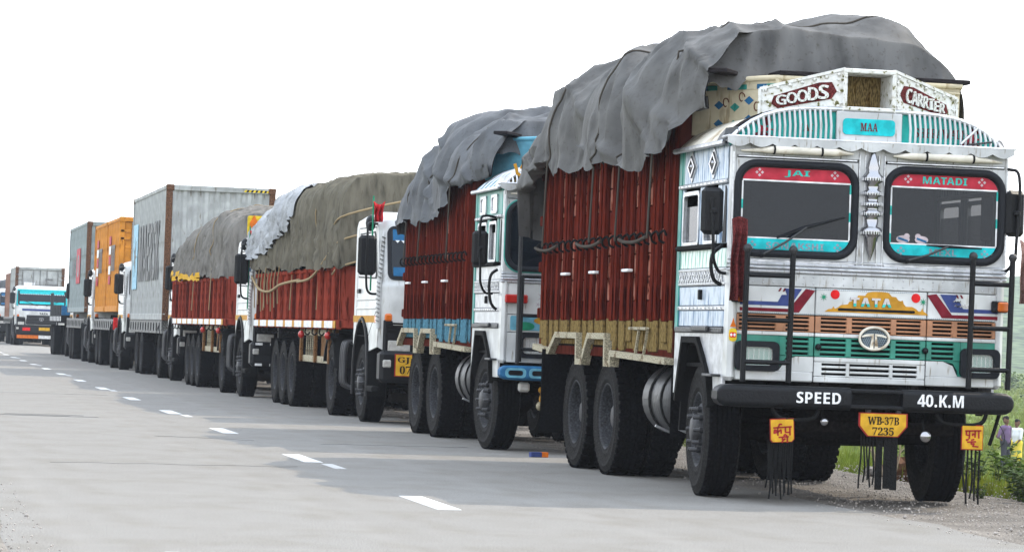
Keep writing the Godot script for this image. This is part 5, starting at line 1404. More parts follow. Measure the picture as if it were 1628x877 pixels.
func red_trailer(pos: Vector3, label: String) -> Node3D:
	var t := thing("semi_trailer", label, "trailer", pos, 0.0, "red cargo trailers hitched behind white trucks")
	var z0 := -1.75
	var z1 := -12.1
	trailer_under(t, z0, z1, [-7.15, -8.25, -9.25])
	part("floor", mb().span(Vector3(-1.24, 1.24, z1), Vector3(1.24, 1.36, z0), 0.01), M.trailer_red, t)
	part("front_board", mb().span(Vector3(-1.25, 1.36, z0 - 0.06), Vector3(1.25, 2.12, z0), 0.01), M.trailer_red, t)
	part("tail_board", mb().span(Vector3(-1.25, 1.36, z1), Vector3(1.25, 2.1, z1 + 0.06), 0.01), M.trailer_red, t)
	for s in [-1.0, 1.0]:
		var w := holder("drop_side", t)
		part("side_sheet", mb().span(Vector3(s * 1.235 - 0.012, 1.36, z1), Vector3(s * 1.235 + 0.012, 2.08, z0), 0.004), M.trailer_red, w)
		part("top_rail", mb().span(Vector3(s * 1.24 - 0.04, 2.05, z1), Vector3(s * 1.24 + 0.04, 2.12, z0), 0.012), M.trailer_red, w)
		var k := 0
		var z := z0 - 0.05
		while z > z1:
			part("stanchion", mb().span(Vector3(s * 1.245, 1.36, z - 0.09), Vector3(s * 1.3, 2.11, z), 0.012), M.trailer_red if k % 3 else M.maroon, w)
			part("hook", mb().tube(bend([Vector3(s * 1.27, 1.25, z), Vector3(s * 1.29, 1.16, z), Vector3(s * 1.25, 1.13, z + 0.03), Vector3(s * 1.22, 1.17, z + 0.03)], 3), 0.012, 5), M.black_dull, w)
			k += 1
			z -= 0.78
		part("lower_rail", mb().span(Vector3(s * 1.24 - 0.03, 1.22, z1), Vector3(s * 1.24 + 0.045, 1.355, z0), 0.01), M.trailer_red, w)
		z = z0 - 0.02
		k = 0
		while z - 0.28 > z1:
			part("reflective_tape", mb().span(Vector3(s * 1.284, 1.24, z - 0.27), Vector3(s * 1.289, 1.34, z)), M.white_print if k % 4 else M.ochre, w)
			k += 1
			z -= 0.28
		var g := holder("side_guard", t)
		for q in [[-3.1, -3.0], [-4.6, -4.5], [-6.2, -6.1]]: part("guard_post", mb().span(Vector3(s * 1.15, 0.72, q[0]), Vector3(s * 1.2, 1.24, q[1]), 0.008), M.brown_frame, g)
		for y in [0.72, 1.12]: part("guard_rail", mb().span(Vector3(s * 1.13, y, -6.2), Vector3(s * 1.155, y + 0.1, -3.0), 0.008), M.brown_frame if s > 0 else M.pale_rail, g)
		for q in 6: part("guard_rod", mb().tube([Vector3(s * 1.14, 0.8, -4.7 - q * 0.22), Vector3(s * 1.14, 1.14, -4.66 - q * 0.22)], 0.012, 5), M.pale_rail, g)
		part("tool_board", mb().span(Vector3(s * 1.05, 0.72, -4.5), Vector3(s * 1.1, 1.22, -3.0), 0.01), M.brown_frame, g)
		for zz in [-2.6, -5.5]: part("red_lamp", mb().ball(Vector3(s * 1.27, 1.13, zz), Vector3(0.05, 0.06, 0.06), 10), M.red_lens, t)
	return t

func box_trailer(pos: Vector3, label: String, axles: Array, z0 := -1.75, z1 := -11.3) -> Node3D:
	var t := thing("container_trailer", label, "trailer", pos, 0.0, "skeletal container trailers in the queue")
	trailer_under(t, z0, z1, axles)
	for s in [-1.0, 1.0]:
		var bm := mb()
		var hol := mb()
		bm.span(Vector3(s * 1.12, 1.0, z1), Vector3(s * 1.2, 1.3, z0 - 0.3), 0.01)
		var z := z0 - 0.8
		while z > z1 + 0.3:
			hol.at(Vector3(s * 1.2, 1.15, z), SIDE).ring(circle(0, 0, 0.09, 0.1, 14), circle(0, 0, 0.06, 0.075, 14), -0.012, 0.012)
			hol.prism(circle(0, 0, 0.06, 0.075, 14), -0.004, 0.004)
			z -= 0.75
		part("side_beam", bm, M.beam_grey, t)
		part("beam_opening", hol, M.black_dull, t)
	for z in [z0 - 0.4, (z0 + z1) / 2, z1 + 0.2]: part("bolster", mb().span(Vector3(-1.2, 1.05, z - 0.1), Vector3(1.2, 1.32, z + 0.1), 0.01), M.beam_grey, t)
	return t

func box_container(called: String, label: String, pos: Vector3, size: Vector3, m: Material, doors: bool, group := "shipping containers on the trailers") -> Node3D:
	# pos = middle of the front end at floor level; the box runs back from there
	var t := thing(called, label, "container", pos, 0.0, group)
	var w := size.x / 2
	var h := size.y
	var l := size.z
	for s in [-1.0, 1.0]:
		var b := mb()
		var n := int(l / 0.28)
		var p := []
		for k in n:
			var z := -0.12 - (l - 0.24) * k / n
			var q := (l - 0.24) / n
			p.append_array([Vector2(z, 0.0), Vector2(z - q * 0.28, 0.0), Vector2(z - q * 0.5, 1.0), Vector2(z - q * 0.78, 1.0)])
		p.append(Vector2(-l + 0.12, 0.0))
		for k in range(p.size() - 1):
			var x0: float = s * (w - 0.012 - 0.04 * p[k].y)
			var x1: float = s * (w - 0.012 - 0.04 * p[k + 1].y)
			b.quad(Vector3(x0, 0.14, p[k].x), Vector3(x0, h - 0.08, p[k].x), Vector3(x1, h - 0.08, p[k + 1].x), Vector3(x1, 0.14, p[k + 1].x))
		part("corrugated_side", b, m, t)
		part("bottom_rail", mb().span(Vector3(s * w - s * 0.06, 0.0, -l), Vector3(s * w, 0.15, 0), 0.01), m, t)
		part("top_rail", mb().span(Vector3(s * w - s * 0.06, h - 0.09, -l), Vector3(s * w, h, 0), 0.01), m, t)
		for z in [-0.08, -l + 0.08]:
			part("corner_post", mb().box(Vector3(s * (w - 0.06), h / 2, z), Vector3(0.14, h, 0.14), 0.012), M.rust if (z > -1 and m != M.box_orange) else m, t)
			for y in [0.06, h - 0.06]: part("corner_casting", mb().box(Vector3(s * (w - 0.075), y, z), Vector3(0.17, 0.135, 0.18), 0.012), M.rust if m != M.box_orange else m, t)
	part("roof", mb().span(Vector3(-w + 0.05, h - 0.05, -l), Vector3(w - 0.05, h - 0.02, 0)), m, t)
	part("floor", mb().span(Vector3(-w + 0.05, 0.1, -l), Vector3(w - 0.05, 0.14, 0)), M.rust, t)
	part("rear_end", mb().span(Vector3(-w + 0.1, 0.1, -l + 0.02), Vector3(w - 0.1, h - 0.05, -l + 0.05)), m, t)
	for y in [0.0, h - 0.12]: part("end_rail", mb().span(Vector3(-w + 0.1, y, -0.12), Vector3(w - 0.1, y + 0.12, -0.005), 0.01), m, t)
	if doors:
		for s in [-1.0, 1.0]:
			var d := holder("door", t)
			part("leaf", mb().span(Vector3(minf(s * 0.012, s * (w - 0.13)), 0.13, -0.09), Vector3(maxf(s * 0.012, s * (w - 0.13)), h - 0.13, -0.06), 0.01), m, d)
			for f in [0.28, 0.72]: part("lock_rod", mb().tube([Vector3(s * w * f, 0.14, -0.035), Vector3(s * w * f, h - 0.14, -0.035)], 0.022, 8), M.beam_grey, d)
			for y in [0.5, 1.2, 1.9, h - 0.4]:
				if y < h - 0.2: part("hinge", mb().span(Vector3(s * (w - 0.28), y, -0.06), Vector3(s * (w - 0.02), y + 0.07, -0.01), 0.008), m, d)
			for y in [0.34, 0.67]: part("door_rib", mb().span(Vector3(s * 0.06, h * y, -0.06), Vector3(s * (w - 0.16), h * y + 0.05, -0.04), 0.008), m, d)
	else:
		var b := mb()
		var n := 9
		var q := (2 * w - 0.26) / n
		for k in n:
			var x := -w + 0.13 + q * k
			var pr := [Vector2(x, 0), Vector2(x + q * 0.3, 0), Vector2(x + q * 0.5, 1), Vector2(x + q * 0.8, 1), Vector2(x + q, 0)]
			for i in 4: b.quad(Vector3(pr[i].x, 0.12, -0.05 - 0.045 * pr[i].y), Vector3(pr[i + 1].x, 0.12, -0.05 - 0.045 * pr[i + 1].y), Vector3(pr[i + 1].x, h - 0.12, -0.05 - 0.045 * pr[i + 1].y), Vector3(pr[i].x, h - 0.12, -0.05 - 0.045 * pr[i].y))
		part("corrugated_end", b, m, t)
		var hz := mb()
		for k in 7: hz.prism(PackedVector2Array([Vector2(0.5 + k * 0.1, h - 0.1), Vector2(0.55 + k * 0.1, h - 0.1), Vector2(0.59 + k * 0.1, h - 0.03), Vector2(0.54 + k * 0.1, h - 0.03)]), -0.006, -0.001)
		part("hazard_print", hz, M.yellow_print, t)
		var hb := mb()
		for k in 7: hb.prism(PackedVector2Array([Vector2(0.55 + k * 0.1, h - 0.1), Vector2(0.6 + k * 0.1, h - 0.1), Vector2(0.64 + k * 0.1, h - 0.03), Vector2(0.59 + k * 0.1, h - 0.03)]), -0.006, -0.001)
		part("hazard_print", hb, M.black_print, t)
	return t

func side_words(t: Node3D, s: String, w: float, h: float, m: Material, z: float, y: float, x: float) -> void:
	words(s, w, h, "lettering", m, t, Vector3(x, y, z), 0.006, false, true, SIDE)

func rigs() -> void:
	# third and fourth trucks: white tractors with red cargo trailers
	var g := "white tractor units in the queue"
	var t3 := thing("tractor_unit", "white truck cab with blue screen bands and a red flag, third from the camera", "truck", Vector3(7.5, 0, -41.8), 0.0, g)
	white_cab(t3, {"plate": ["GJ.12", "0787"]})
	tractor_under(t3)
	red_trailer(Vector3(7.47, 0, -41.8), "red cargo trailer with white reflective tape under the olive tarpaulin")
	var p4 := Vector3(7.32, 0, -54.9)
	var t4 := thing("tractor_unit", "white truck cab with a flame emblem on its roof, fourth in the queue", "truck", p4, 0.0, g)
	white_cab(t4, {"band": M.blue_band, "bumper": M.black})
	tractor_under(t4)
	var fl := holder("flame_emblem", t4)
	part("flame_board", mb().prism(roundrect(-0.5, 2.95, 1.5, 0.36, 0.04, 4), 0.93, 0.945), M.yellow_print, fl)
	for q in [[-0.22, 0.34, M.orange_print, 0.008], [0.5, 0.3, M.orange_print, 0.0]]:
		var fp := PackedVector2Array()
		for e in [[-0.5, 0.0], [-0.52, 0.6], [-0.44, 1.0], [-0.34, 0.5], [-0.22, 0.55], [-0.16, 1.05], [-0.02, 0.55], [0.1, 0.6], [0.2, 1.1], [0.26, 0.6], [0.4, 0.9], [0.46, 0.4], [0.42, 0.0]]: fp.append(Vector2(q[0] - 0.5 + e[0] * 0.95, 2.8 + e[1] * q[1]))
		part("flame", mb().prism(fp, 0.95 + q[3], 0.962 + q[3]), q[2], fl)
	part("white_plate", mb().box(Vector3(-0.55, 0.43, 1.53), Vector3(0.4, 0.2, 0.01), 0.003), M.white_print, t4)
	part("plate_mark", mb().stroke(PackedVector2Array([Vector2(-0.68, 0.48), Vector2(-0.46, 0.48), Vector2(-0.5, 0.4), Vector2(-0.58, 0.38), Vector2(-0.62, 0.44)]), 0.03, 1.53, 1.54), M.plate_edge, t4)
	for y in [0.58, 0.93]:
		for k in 5: part("bumper_mark", mb().span(Vector3(-1.1 + k * 0.25, y - 0.02, 1.515), Vector3(-0.98 + k * 0.25, y + 0.02, 1.524)), M.white_print, t4)
	for k in 5: part("door_print", mb().span(Vector3(-1.215, 1.6 + k * 0.14, 1.1), Vector3(-1.208, 1.67 + k * 0.14, 1.3)), M.blue_band, t4)
	red_trailer(Vector3(7.28, 0, -54.9), "red cargo trailer under the beige tarpaulin with a yellow hem")
	# fifth to seventh: copies of the tractor with containers behind
	var base5 := Vector3(7.32, 0, -68.4)
	var proto := thing("tractor_unit", "white truck cab in front of the tall grey container with faded lettering", "truck", base5, 0.0, g)
	white_cab(proto, {})
	tractor_under(proto)
	var bt := box_trailer(Vector3(7.28, 0, -68.4), "grey container trailer with round holes under the lettered grey container", [-7.55, -8.95])
	var c5 := box_container("shipping_container", "tall grey container with faded lettering and a pale blue star panel", Vector3(7.27, 1.3, -70.0), Vector3(2.42, 3.02, 9.5), M.box_grey, false)
	part("star_panel", mb().at(Vector3(-1.214, 0, 0), SIDE).span(Vector3(-9.1, 0.75, 0), Vector3(-7.7, 2.35, 0.006)), M.maersk_blue, c5)
	part("star", mb().at(Vector3(-1.214, 0, 0), SIDE).prism(star(-8.4, 1.55, 0.5, 7), 0, 0.012), M.beam_grey, c5)
	side_words(c5, "MAERSK", 5.6, 1.35, M.faint_print, -4.4, 1.6, -1.216)
	words("M", 0.13, 0.16, "lettering", M.black_print, c5, Vector3(0.68, 2.42, -0.05), 0.012, false)
	var t6 := proto.duplicate()
	add_child(t6, true)
	t6.name = "tractor_unit_005"
	t6.position = Vector3(7.2, 0, -81.9)
	tag(t6, "white truck cab with a round white number sign above it, before the orange containers", "truck", g)
	var sg := holder("number_sign", t6)
	part("disc", mb().at(Vector3(-0.62, 2.98, 0.9), AXZ).lathe([Vector2(0, -0.02), Vector2(0.33, -0.02), Vector2(0.33, 0.0), Vector2(0.33, 0.0), Vector2(0, 0.0)], 28), M.white_print, sg)
	words("50", 0.36, 0.3, "lettering", M.bright_red, sg, Vector3(-0.6, 2.98, 0.903), 0.006)
	var b6 := bt.duplicate()
	add_child(b6, true)
	b6.name = "container_trailer_001"
	b6.position = Vector3(7.2, 0, -82.0)
	tag(b6, "container trailer with a red front rail under the two orange containers", "trailer", "skeletal container trailers in the queue")
	part("red_rail", mb().span(Vector3(-1.24, 1.02, -1.9), Vector3(1.24, 1.34, -1.85), 0.01), M.bright_red, b6)
	for k in 2:
		var c := box_container("shipping_container", ["front orange container with a striped logo on its doors", "rear orange container behind the other orange one"][k], Vector3(7.21, 1.5, -83.2 - k * 5.0), Vector3(2.42, 2.5, 4.85), M.box_orange, true)
		for q in 5: part("stripe_print", mb().at(Vector3(-1.216, 0, 0), SIDE).span(Vector3(-3.7, 0.75 + q * 0.27, 0), Vector3(-3.0, 0.98 + q * 0.27, 0.006)), M.red_print if q % 2 == 0 else M.white_print, c)
		for q in 3: part("dark_print", mb().at(Vector3(-1.216, 0, 0), SIDE).stroke(PackedVector2Array([Vector2(-2.7 + q * 0.45, 1.1), Vector2(-2.7 + q * 0.45, 1.75), Vector2(-2.45 + q * 0.45, 1.75), Vector2(-2.45 + q * 0.45, 1.1)]), 0.09, 0.0, 0.008, false), M.faint_print, c)
		for q in 4: part("door_stripe", mb().span(Vector3(-0.75, 1.86 + q * 0.075, -0.06), Vector3(-0.2, 1.935 + q * 0.075, -0.03)), M.bright_red if q % 2 == 0 else M.white_print, c)
		words("S", 0.16, 0.2, "lettering", M.navy_print, c, Vector3(-0.35, 2.0, -0.028), 0.008)
	var t7 := proto.duplicate()
	add_child(t7, true)
	t7.name = "tractor_unit_006"
	t7.position = Vector3(7.16, 0, -93.8)
	tag(t7, "white truck cab between the orange containers and the blue grey container", "truck", g)
	var b7 := bt.duplicate()
	add_child(b7, true)
	b7.name = "container_trailer_002"
	b7.position = Vector3(7.16, 0, -94.3)
	tag(b7, "container trailer under the blue grey container with an orange mark", "trailer", "skeletal container trailers in the queue")
	var c7 := box_container("shipping_container", "blue grey container with an orange mark and rusty corner", Vector3(7.17, 1.5, -96.2), Vector3(2.42, 2.75, 9.1), M.box_blue, false)
	part("orange_mark", mb().at(Vector3(-1.216, 0, 0), SIDE).span(Vector3(-4.9, 0.9, 0), Vector3(-3.0, 2.0, 0.006)), M.red_print, c7)
	side_words(c7, "O", 0.9, 0.7, M.box_blue, -3.9, 1.45, -1.224)
	side_words(c7, "LINE", 1.6, 0.5, M.faint_print, -6.3, 1.45, -1.216)
	# eighth: a low flat trailer
	var t8 := proto.duplicate()
	add_child(t8, true)
	t8.name = "tractor_unit_007"
	t8.position = Vector3(7.35, 0, -106.2)
	tag(t8, "white truck cab hidden behind the blue grey container, pulling the low flat trailer", "truck", g)
	var f8 := thing("flat_trailer", "empty low flat trailer with stakes and a blue front board", "trailer", Vector3(7.14, 0, -106.2))
	trailer_under(f8, -1.75, -9.6, [-7.2, -8.4])
	part("deck", mb().span(Vector3(-1.22, 1.15, -9.6), Vector3(1.22, 1.4, -1.9), 0.01), M.black_dull, f8)
	part("front_board", mb().span(Vector3(-1.22, 1.4, -2.0), Vector3(1.22, 1.72, -1.94), 0.01), M.blue_band, f8)
	for k in 8:
		for s in [-1, 1]: part("stake", mb().span(Vector3(s * 1.2 - 0.03, 1.4, -2.1 - k * 1.02), Vector3(s * 1.2 + 0.03, 1.75 if k < 6 else 2.2, -2.03 - k * 1.02), 0.006), M.hub, f8)
		part("side_mark", mb().span(Vector3(-1.232, 1.2, -2.5 - k * 0.95), Vector3(-1.222, 1.36, -2.2 - k * 0.95)), M.white_print, f8)
	for k in 4: part("folded_gear", mb().box(Vector3(-0.3 + 0.4 * (k % 2), 1.52, -3.0 - k * 1.3), Vector3(1.2, 0.26, 0.8), 0.08, Basis(Vector3.UP, 0.2 * k)), M.tread, f8)
	# ninth: faces the camera at the far end
	var p9 := Vector3(7.18, 0, -149.4)
	var t9 := thing("tractor_unit", "far white and turquoise truck facing the camera with an orange and white bumper bar", "truck", p9, 0.0, g)
	white_cab(t9, {"band": M.teal_print, "bumper": M.black})
	tractor_under(t9)
	part("turquoise_trim", mb().tube([Vector3(-1.1, 1.86, 1.44), Vector3(-1.14, 1.9, 1.42), Vector3(-1.12, 2.58, 1.22), Vector3(1.12, 2.58, 1.22), Vector3(1.14, 1.9, 1.42), Vector3(1.1, 1.86, 1.44)], 0.04, 6), M.teal_print, t9)
	part("name_band", mb().span(Vector3(-0.9, 1.62, 1.46), Vector3(0.9, 1.72, 1.478)), M.navy_print, t9)
	part("bumper_bar", mb().span(Vector3(-1.1, 0.34, 1.3), Vector3(-0.1, 0.5, 1.36), 0.01), M.orange_print, t9)
	part("bumper_bar", mb().span(Vector3(-0.1, 0.34, 1.3), Vector3(1.1, 0.5, 1.36), 0.01), M.white_print, t9)
	part("yellow_plate", mb().span(Vector3(-0.1, 0.72, 1.52), Vector3(0.4, 0.86, 1.53)), M.plate_yellow, t9)
	part("red_mark", mb().span(Vector3(-0.85, 0.7, 1.52), Vector3(-0.5, 0.84, 1.53)), M.bright_red, t9)
	words("TATA", 0.4, 0.1, "lettering", M.black_print, t9, Vector3(0.1, 1.5, 1.475), 0.01)
	var b9 := box_trailer(p9, "far container trailer behind the turquoise truck", [-8.0, -9.4], -1.75, -13.5)
	var c9 := box_container("shipping_container", "far pale grey container with ribbed doors behind the turquoise truck", p9 + Vector3(0, 1.2, -1.2), Vector3(2.3, 2.5, 6.0), M.box_grey, true)
	part("paper_sign", mb().span(Vector3(-0.75, 1.55, -0.06), Vector3(-0.25, 1.78, -0.03)), M.white_print, c9)
	for k in 3: part("code_print", mb().span(Vector3(0.25, 1.4 + k * 0.25, -0.06), Vector3(1.0 - k * 0.2, 1.48 + k * 0.25, -0.035)), M.faint_print, c9)
	box_container("shipping_container", "far rust brown container behind the pale grey one", p9 + Vector3(0, 1.2, -7.4), Vector3(2.3, 2.3, 6.0), M.box_brown, true)
	var pA := Vector3(7.0, 0, -168.0)
	var tA := proto.duplicate()
	add_child(tA, true)
	tA.name = "tractor_unit_009"
	tA.position = pA
	tag(tA, "last truck cab of the queue at the left edge, half hidden by the brown container", "truck", g)
	red_trailer(pA, "last cargo trailer of the queue at the left edge")

# ---------------------------------------------------------------- tarpaulins
var fold_noise := FastNoiseLite.new()
var lump_noise := FastNoiseLite.new()
var edge_noise := FastNoiseLite.new()

func cloth_setup() -> void:
	fold_noise.seed = 11
	fold_noise.frequency = 1.0
	fold_noise.fractal_type = FastNoiseLite.FRACTAL_FBM
	fold_noise.fractal_octaves = 2
	lump_noise.seed = 23
	lump_noise.frequency = 1.0
	lump_noise.fractal_octaves = 3
	edge_noise.seed = 5
	edge_noise.frequency = 1.0
	edge_noise.fractal_octaves = 2

class Tarp:
	var st := []          # rows: z, left half width, right half width, top, shoulder drop, left hem, right hem, squareness
	var humps := []       # x, z, height, radius
	var folds := 0.06
	var pleat := 2.2
	var lumps := 0.05
	var ties := []        # z of ropes that pull the cloth in
	var front := 0.0      # hem of the front fall
	var back := 0.0
	var corner := 0.0
	var seed := 0.0
	var f1: FastNoiseLite
	var f2: FastNoiseLite
	var f3: FastNoiseLite
	func station(z: float) -> Array:
		var a: Array = st[0]
		if z >= a[0]: return a
		for i in range(st.size() - 1):
			var b: Array = st[i + 1]
			a = st[i]
			if z >= b[0]:
				var t: float = smoothstep(0.0, 1.0, (a[0] - z) / (a[0] - b[0]))
				var o := []
				for k in a.size(): o.append(lerpf(a[k], b[k], t))
				return o
		return st[-1]
	func profile(z: float, cnt: int) -> Array:
		var s := station(z)
		var yb: float = s[3] - s[4]
		var e: float = 2.0 / s[7]
		var hl: float = s[5] + 0.1 * f3.get_noise_2d(z * 1.3, seed) + 0.02 * f3.get_noise_2d(z * 6.0, seed + 9.0)
		var p := [Vector2(-s[1] - 0.03, hl)]
		var m := cnt * 6
		for k in range(1, 16): p.append(Vector2(-s[1] - 0.03 * (1.0 - k / 16.0), lerpf(hl, yb, k / 16.0)))
		for k in m + 1:
			var a := PI * (1.0 - float(k) / m)
			var c := cos(a)
			var w: float = s[1] if c < 0 else s[2]
			p.append(Vector2(signf(c) * pow(absf(c), e) * w, yb + pow(maxf(sin(a), 0.0), e) * s[4]))
		for k in range(1, 17): p.append(Vector2(s[2] + 0.03 * k / 16.0, lerpf(yb, s[6], k / 16.0)))
		# even spacing
		var len := [0.0]
		for k in range(1, p.size()): len.append(len[-1] + p[k].distance_to(p[k - 1]))
		var out := []
		var j := 0
		for k in cnt:
			var d: float = len[-1] * k / (cnt - 1)
			while j < p.size() - 2 and len[j + 1] < d: j += 1
			var t: float = clampf((d - len[j]) / maxf(len[j + 1] - len[j], 1e-6), 0.0, 1.0)
			out.append(p[j].lerp(p[j + 1], t))
		return out
	func push(p: Vector3, nrm: Vector3, u: float) -> Vector3:
		for h in humps:
			var q: float = Vector2(p.x - h[0], p.z - h[1]).length() / h[3]
			if q < 1.0: p.y += h[2] * pow(1.0 - q * q, 2.0) * clampf((p.y - 2.6) * 1.5, 0, 1)
		if corner > 0.0: p.z += corner * smoothstep(-0.45, -1.0, p.x) * smoothstep(-1.3, -0.15, p.z)
		var side := absf(u - 0.5) * 2.0
		# draped folds run down the sides, fan out over the top
		var n1 := f1.get_noise_3d(p.z * pleat + 0.25 * p.y, p.y * 0.3 + seed, p.x * 0.8)
		var n2 := f1.get_noise_3d(p.z * pleat * 2.3 + 0.6 * p.y, p.y * 0.45 + seed + 40.0, p.x * 1.4)
		var n3 := f1.get_noise_3d(p.z * pleat * 0.55 + 0.9 * p.y + 11.0, p.y * 0.5 + seed + 80.0, p.x * 0.9)
		var amp := folds * (0.45 + 0.8 * side)
		var d := amp * (0.9 * n1 + 0.75 * (1.0 - 3.0 * absf(n1))) + amp * 0.38 * (1.0 - 2.6 * absf(n2)) + amp * 0.9 * pow(1.0 - minf(1.0, 5.0 * absf(n3)), 2.0)
		d += lumps * f2.get_noise_3d(p.x * 0.6, p.y * 0.6 + seed, p.z * 0.55)
		d += 0.005 * (1.0 - 3.5 * absf(f1.get_noise_3d(p.x * 2.6 + 7.0 + 0.8 * p.y, p.y * 1.9 - p.z * 0.7, p.z * 2.6 + seed)))
		if side > 0.55: d = maxf(d, -0.015)
		for z in ties:
			var g := absf(p.z - z + 0.06 * sin(p.y * 3.0 + z)) / 0.28
			if g < 1.0: d -= 0.07 * pow(1.0 - g, 2.0)
		return p + nrm * d
	func row(z: float, cnt: int) -> PackedVector3Array:
		var q: Array = profile(z, cnt)
		var line := PackedVector3Array()
		for k in cnt:
			var a: Vector2 = q[maxi(k - 1, 0)]
			var b: Vector2 = q[mini(k + 1, cnt - 1)]
			var t := (b - a).normalized()
			line.append(push(Vector3(q[k].x, q[k].y, z), Vector3(-t.y, t.x, 0), float(k) / (cnt - 1)))
		return line
	func sheet(cnt: int, step: float) -> Array:
		var rows := []
		var z0: float = st[0][0]
		var z1: float = st[-1][0]
		if front > 0.0: rows.append_array(fall(z0, cnt, front, 1.0, true))
		var n := int((z0 - z1) / step)
		for k in n + 1: rows.append(row(lerpf(z0, z1, float(k) / n), cnt))
		if back > 0.0: rows.append_array(fall(z1, cnt, back, -1.0, false))
		return rows
	func fall(z: float, cnt: int, hem: float, dir: float, rev: bool) -> Array:
		var base := row(z, cnt)
		var top := 0.0
		for p in base: top = maxf(top, p.y)
		var out := []
		for k in range(1, 25):
			var t := k / 24.0
			var line := PackedVector3Array()
			for i in cnt:
				var p := base[i]
				var u := float(i) / (cnt - 1)
				var y := minf(p.y, lerpf(top, hem + 0.1 * f3.get_noise_2d(p.x * 3.0, seed + 3.0), pow(t, 1.3)))
				var drop := clampf((p.y - y) / maxf(p.y - hem, 0.05), 0.0, 1.0)
				var w := 0.05 * (1.0 - 2.2 * absf(f1.get_noise_3d(p.x * 2.0 + seed, y * 0.4, 3.0))) * drop
				var inw := 1.0 - 0.04 * drop
				line.append(Vector3(p.x * inw, y, z + dir * (0.16 * sqrt(t) + w + 0.05 * drop)))
			out.append(line)
		if rev: out.reverse()
		return out
	func rope_path(z: float, cnt: int, slant := 0.0, lo := 0.0) -> Array:
		var path := []
		for k in cnt:
			var u := float(k) / (cnt - 1)
			var zz := z + slant * (u - 0.5)
			var r := row(zz, cnt)
			var c := Vector3(r[k].x, r[k].y, zz)
			var q: Vector3 = r[maxi(k - 1, 0)]
			var e: Vector3 = r[mini(k + 1, cnt - 1)]
			var t := (e - q).normalized()
			path.append(c + Vector3(-t.y, t.x, 0) * 0.006)
		if lo > 0.0: path.push_front(Vector3(path[0].x - 0.02, lo, path[0].z))
		return path

func new_tarp(seed: float) -> Tarp:
	var a := Tarp.new()
	a.seed = seed
	a.f1 = fold_noise
	a.f2 = lump_noise
	a.f3 = edge_noise
	return a

func spread(a: Tarp, called: String, label: String, m: Material, pos: Vector3, cnt := 110, step := 0.045) -> void:
	var o := put(called, mb().grid(a.sheet(cnt, step)).mesh(), m, null, pos)
	tag(o, label, "tarpaulin", "tarpaulins over the lorry loads")

func lash(a: Tarp, pos: Vector3, z: float, label: String, m: Material, slant := 0.0, lo := 0.0, r := 0.01) -> void:
	var o := put("lashing_rope", mb().tube(a.rope_path(z, 70, slant, lo), r, 5).mesh(), m, null, pos)
	tag(o, label, "rope", "ropes over the tarpaulins")

func flag_cloth(called: String, label: String, cat: String, pos: Vector3, w: float, h: float, m: Material, droop: float, staff := 0.0) -> void:
	var t := thing(called, label, cat, pos)
	var rows := []
	for i in 15:
		var u := i / 14.0
		var line := PackedVector3Array()
		for j in 19:
			var v := j / 18.0
			var x := w * (v - 0.5) * (1.0 - 0.75 * droop * u) + 0.05 * w * sin(u * 5.0 + v * 3.0)
			line.append(Vector3(x, -h * u - droop * 0.1 * sin(v * PI) * (1 - u), 0.04 * sin(v * 14.0 + u * 2.0) * (0.3 + u) + 0.02 * sin(u * 9.0)))
		rows.append(line)
	part("cloth", mb().grid(rows), m, t)
	if staff > 0.0: part("staff", mb().tube([Vector3(-w * 0.45, -h - staff, 0), Vector3(-w * 0.45, 0.06, 0)], 0.012, 6), M.green_print, t)

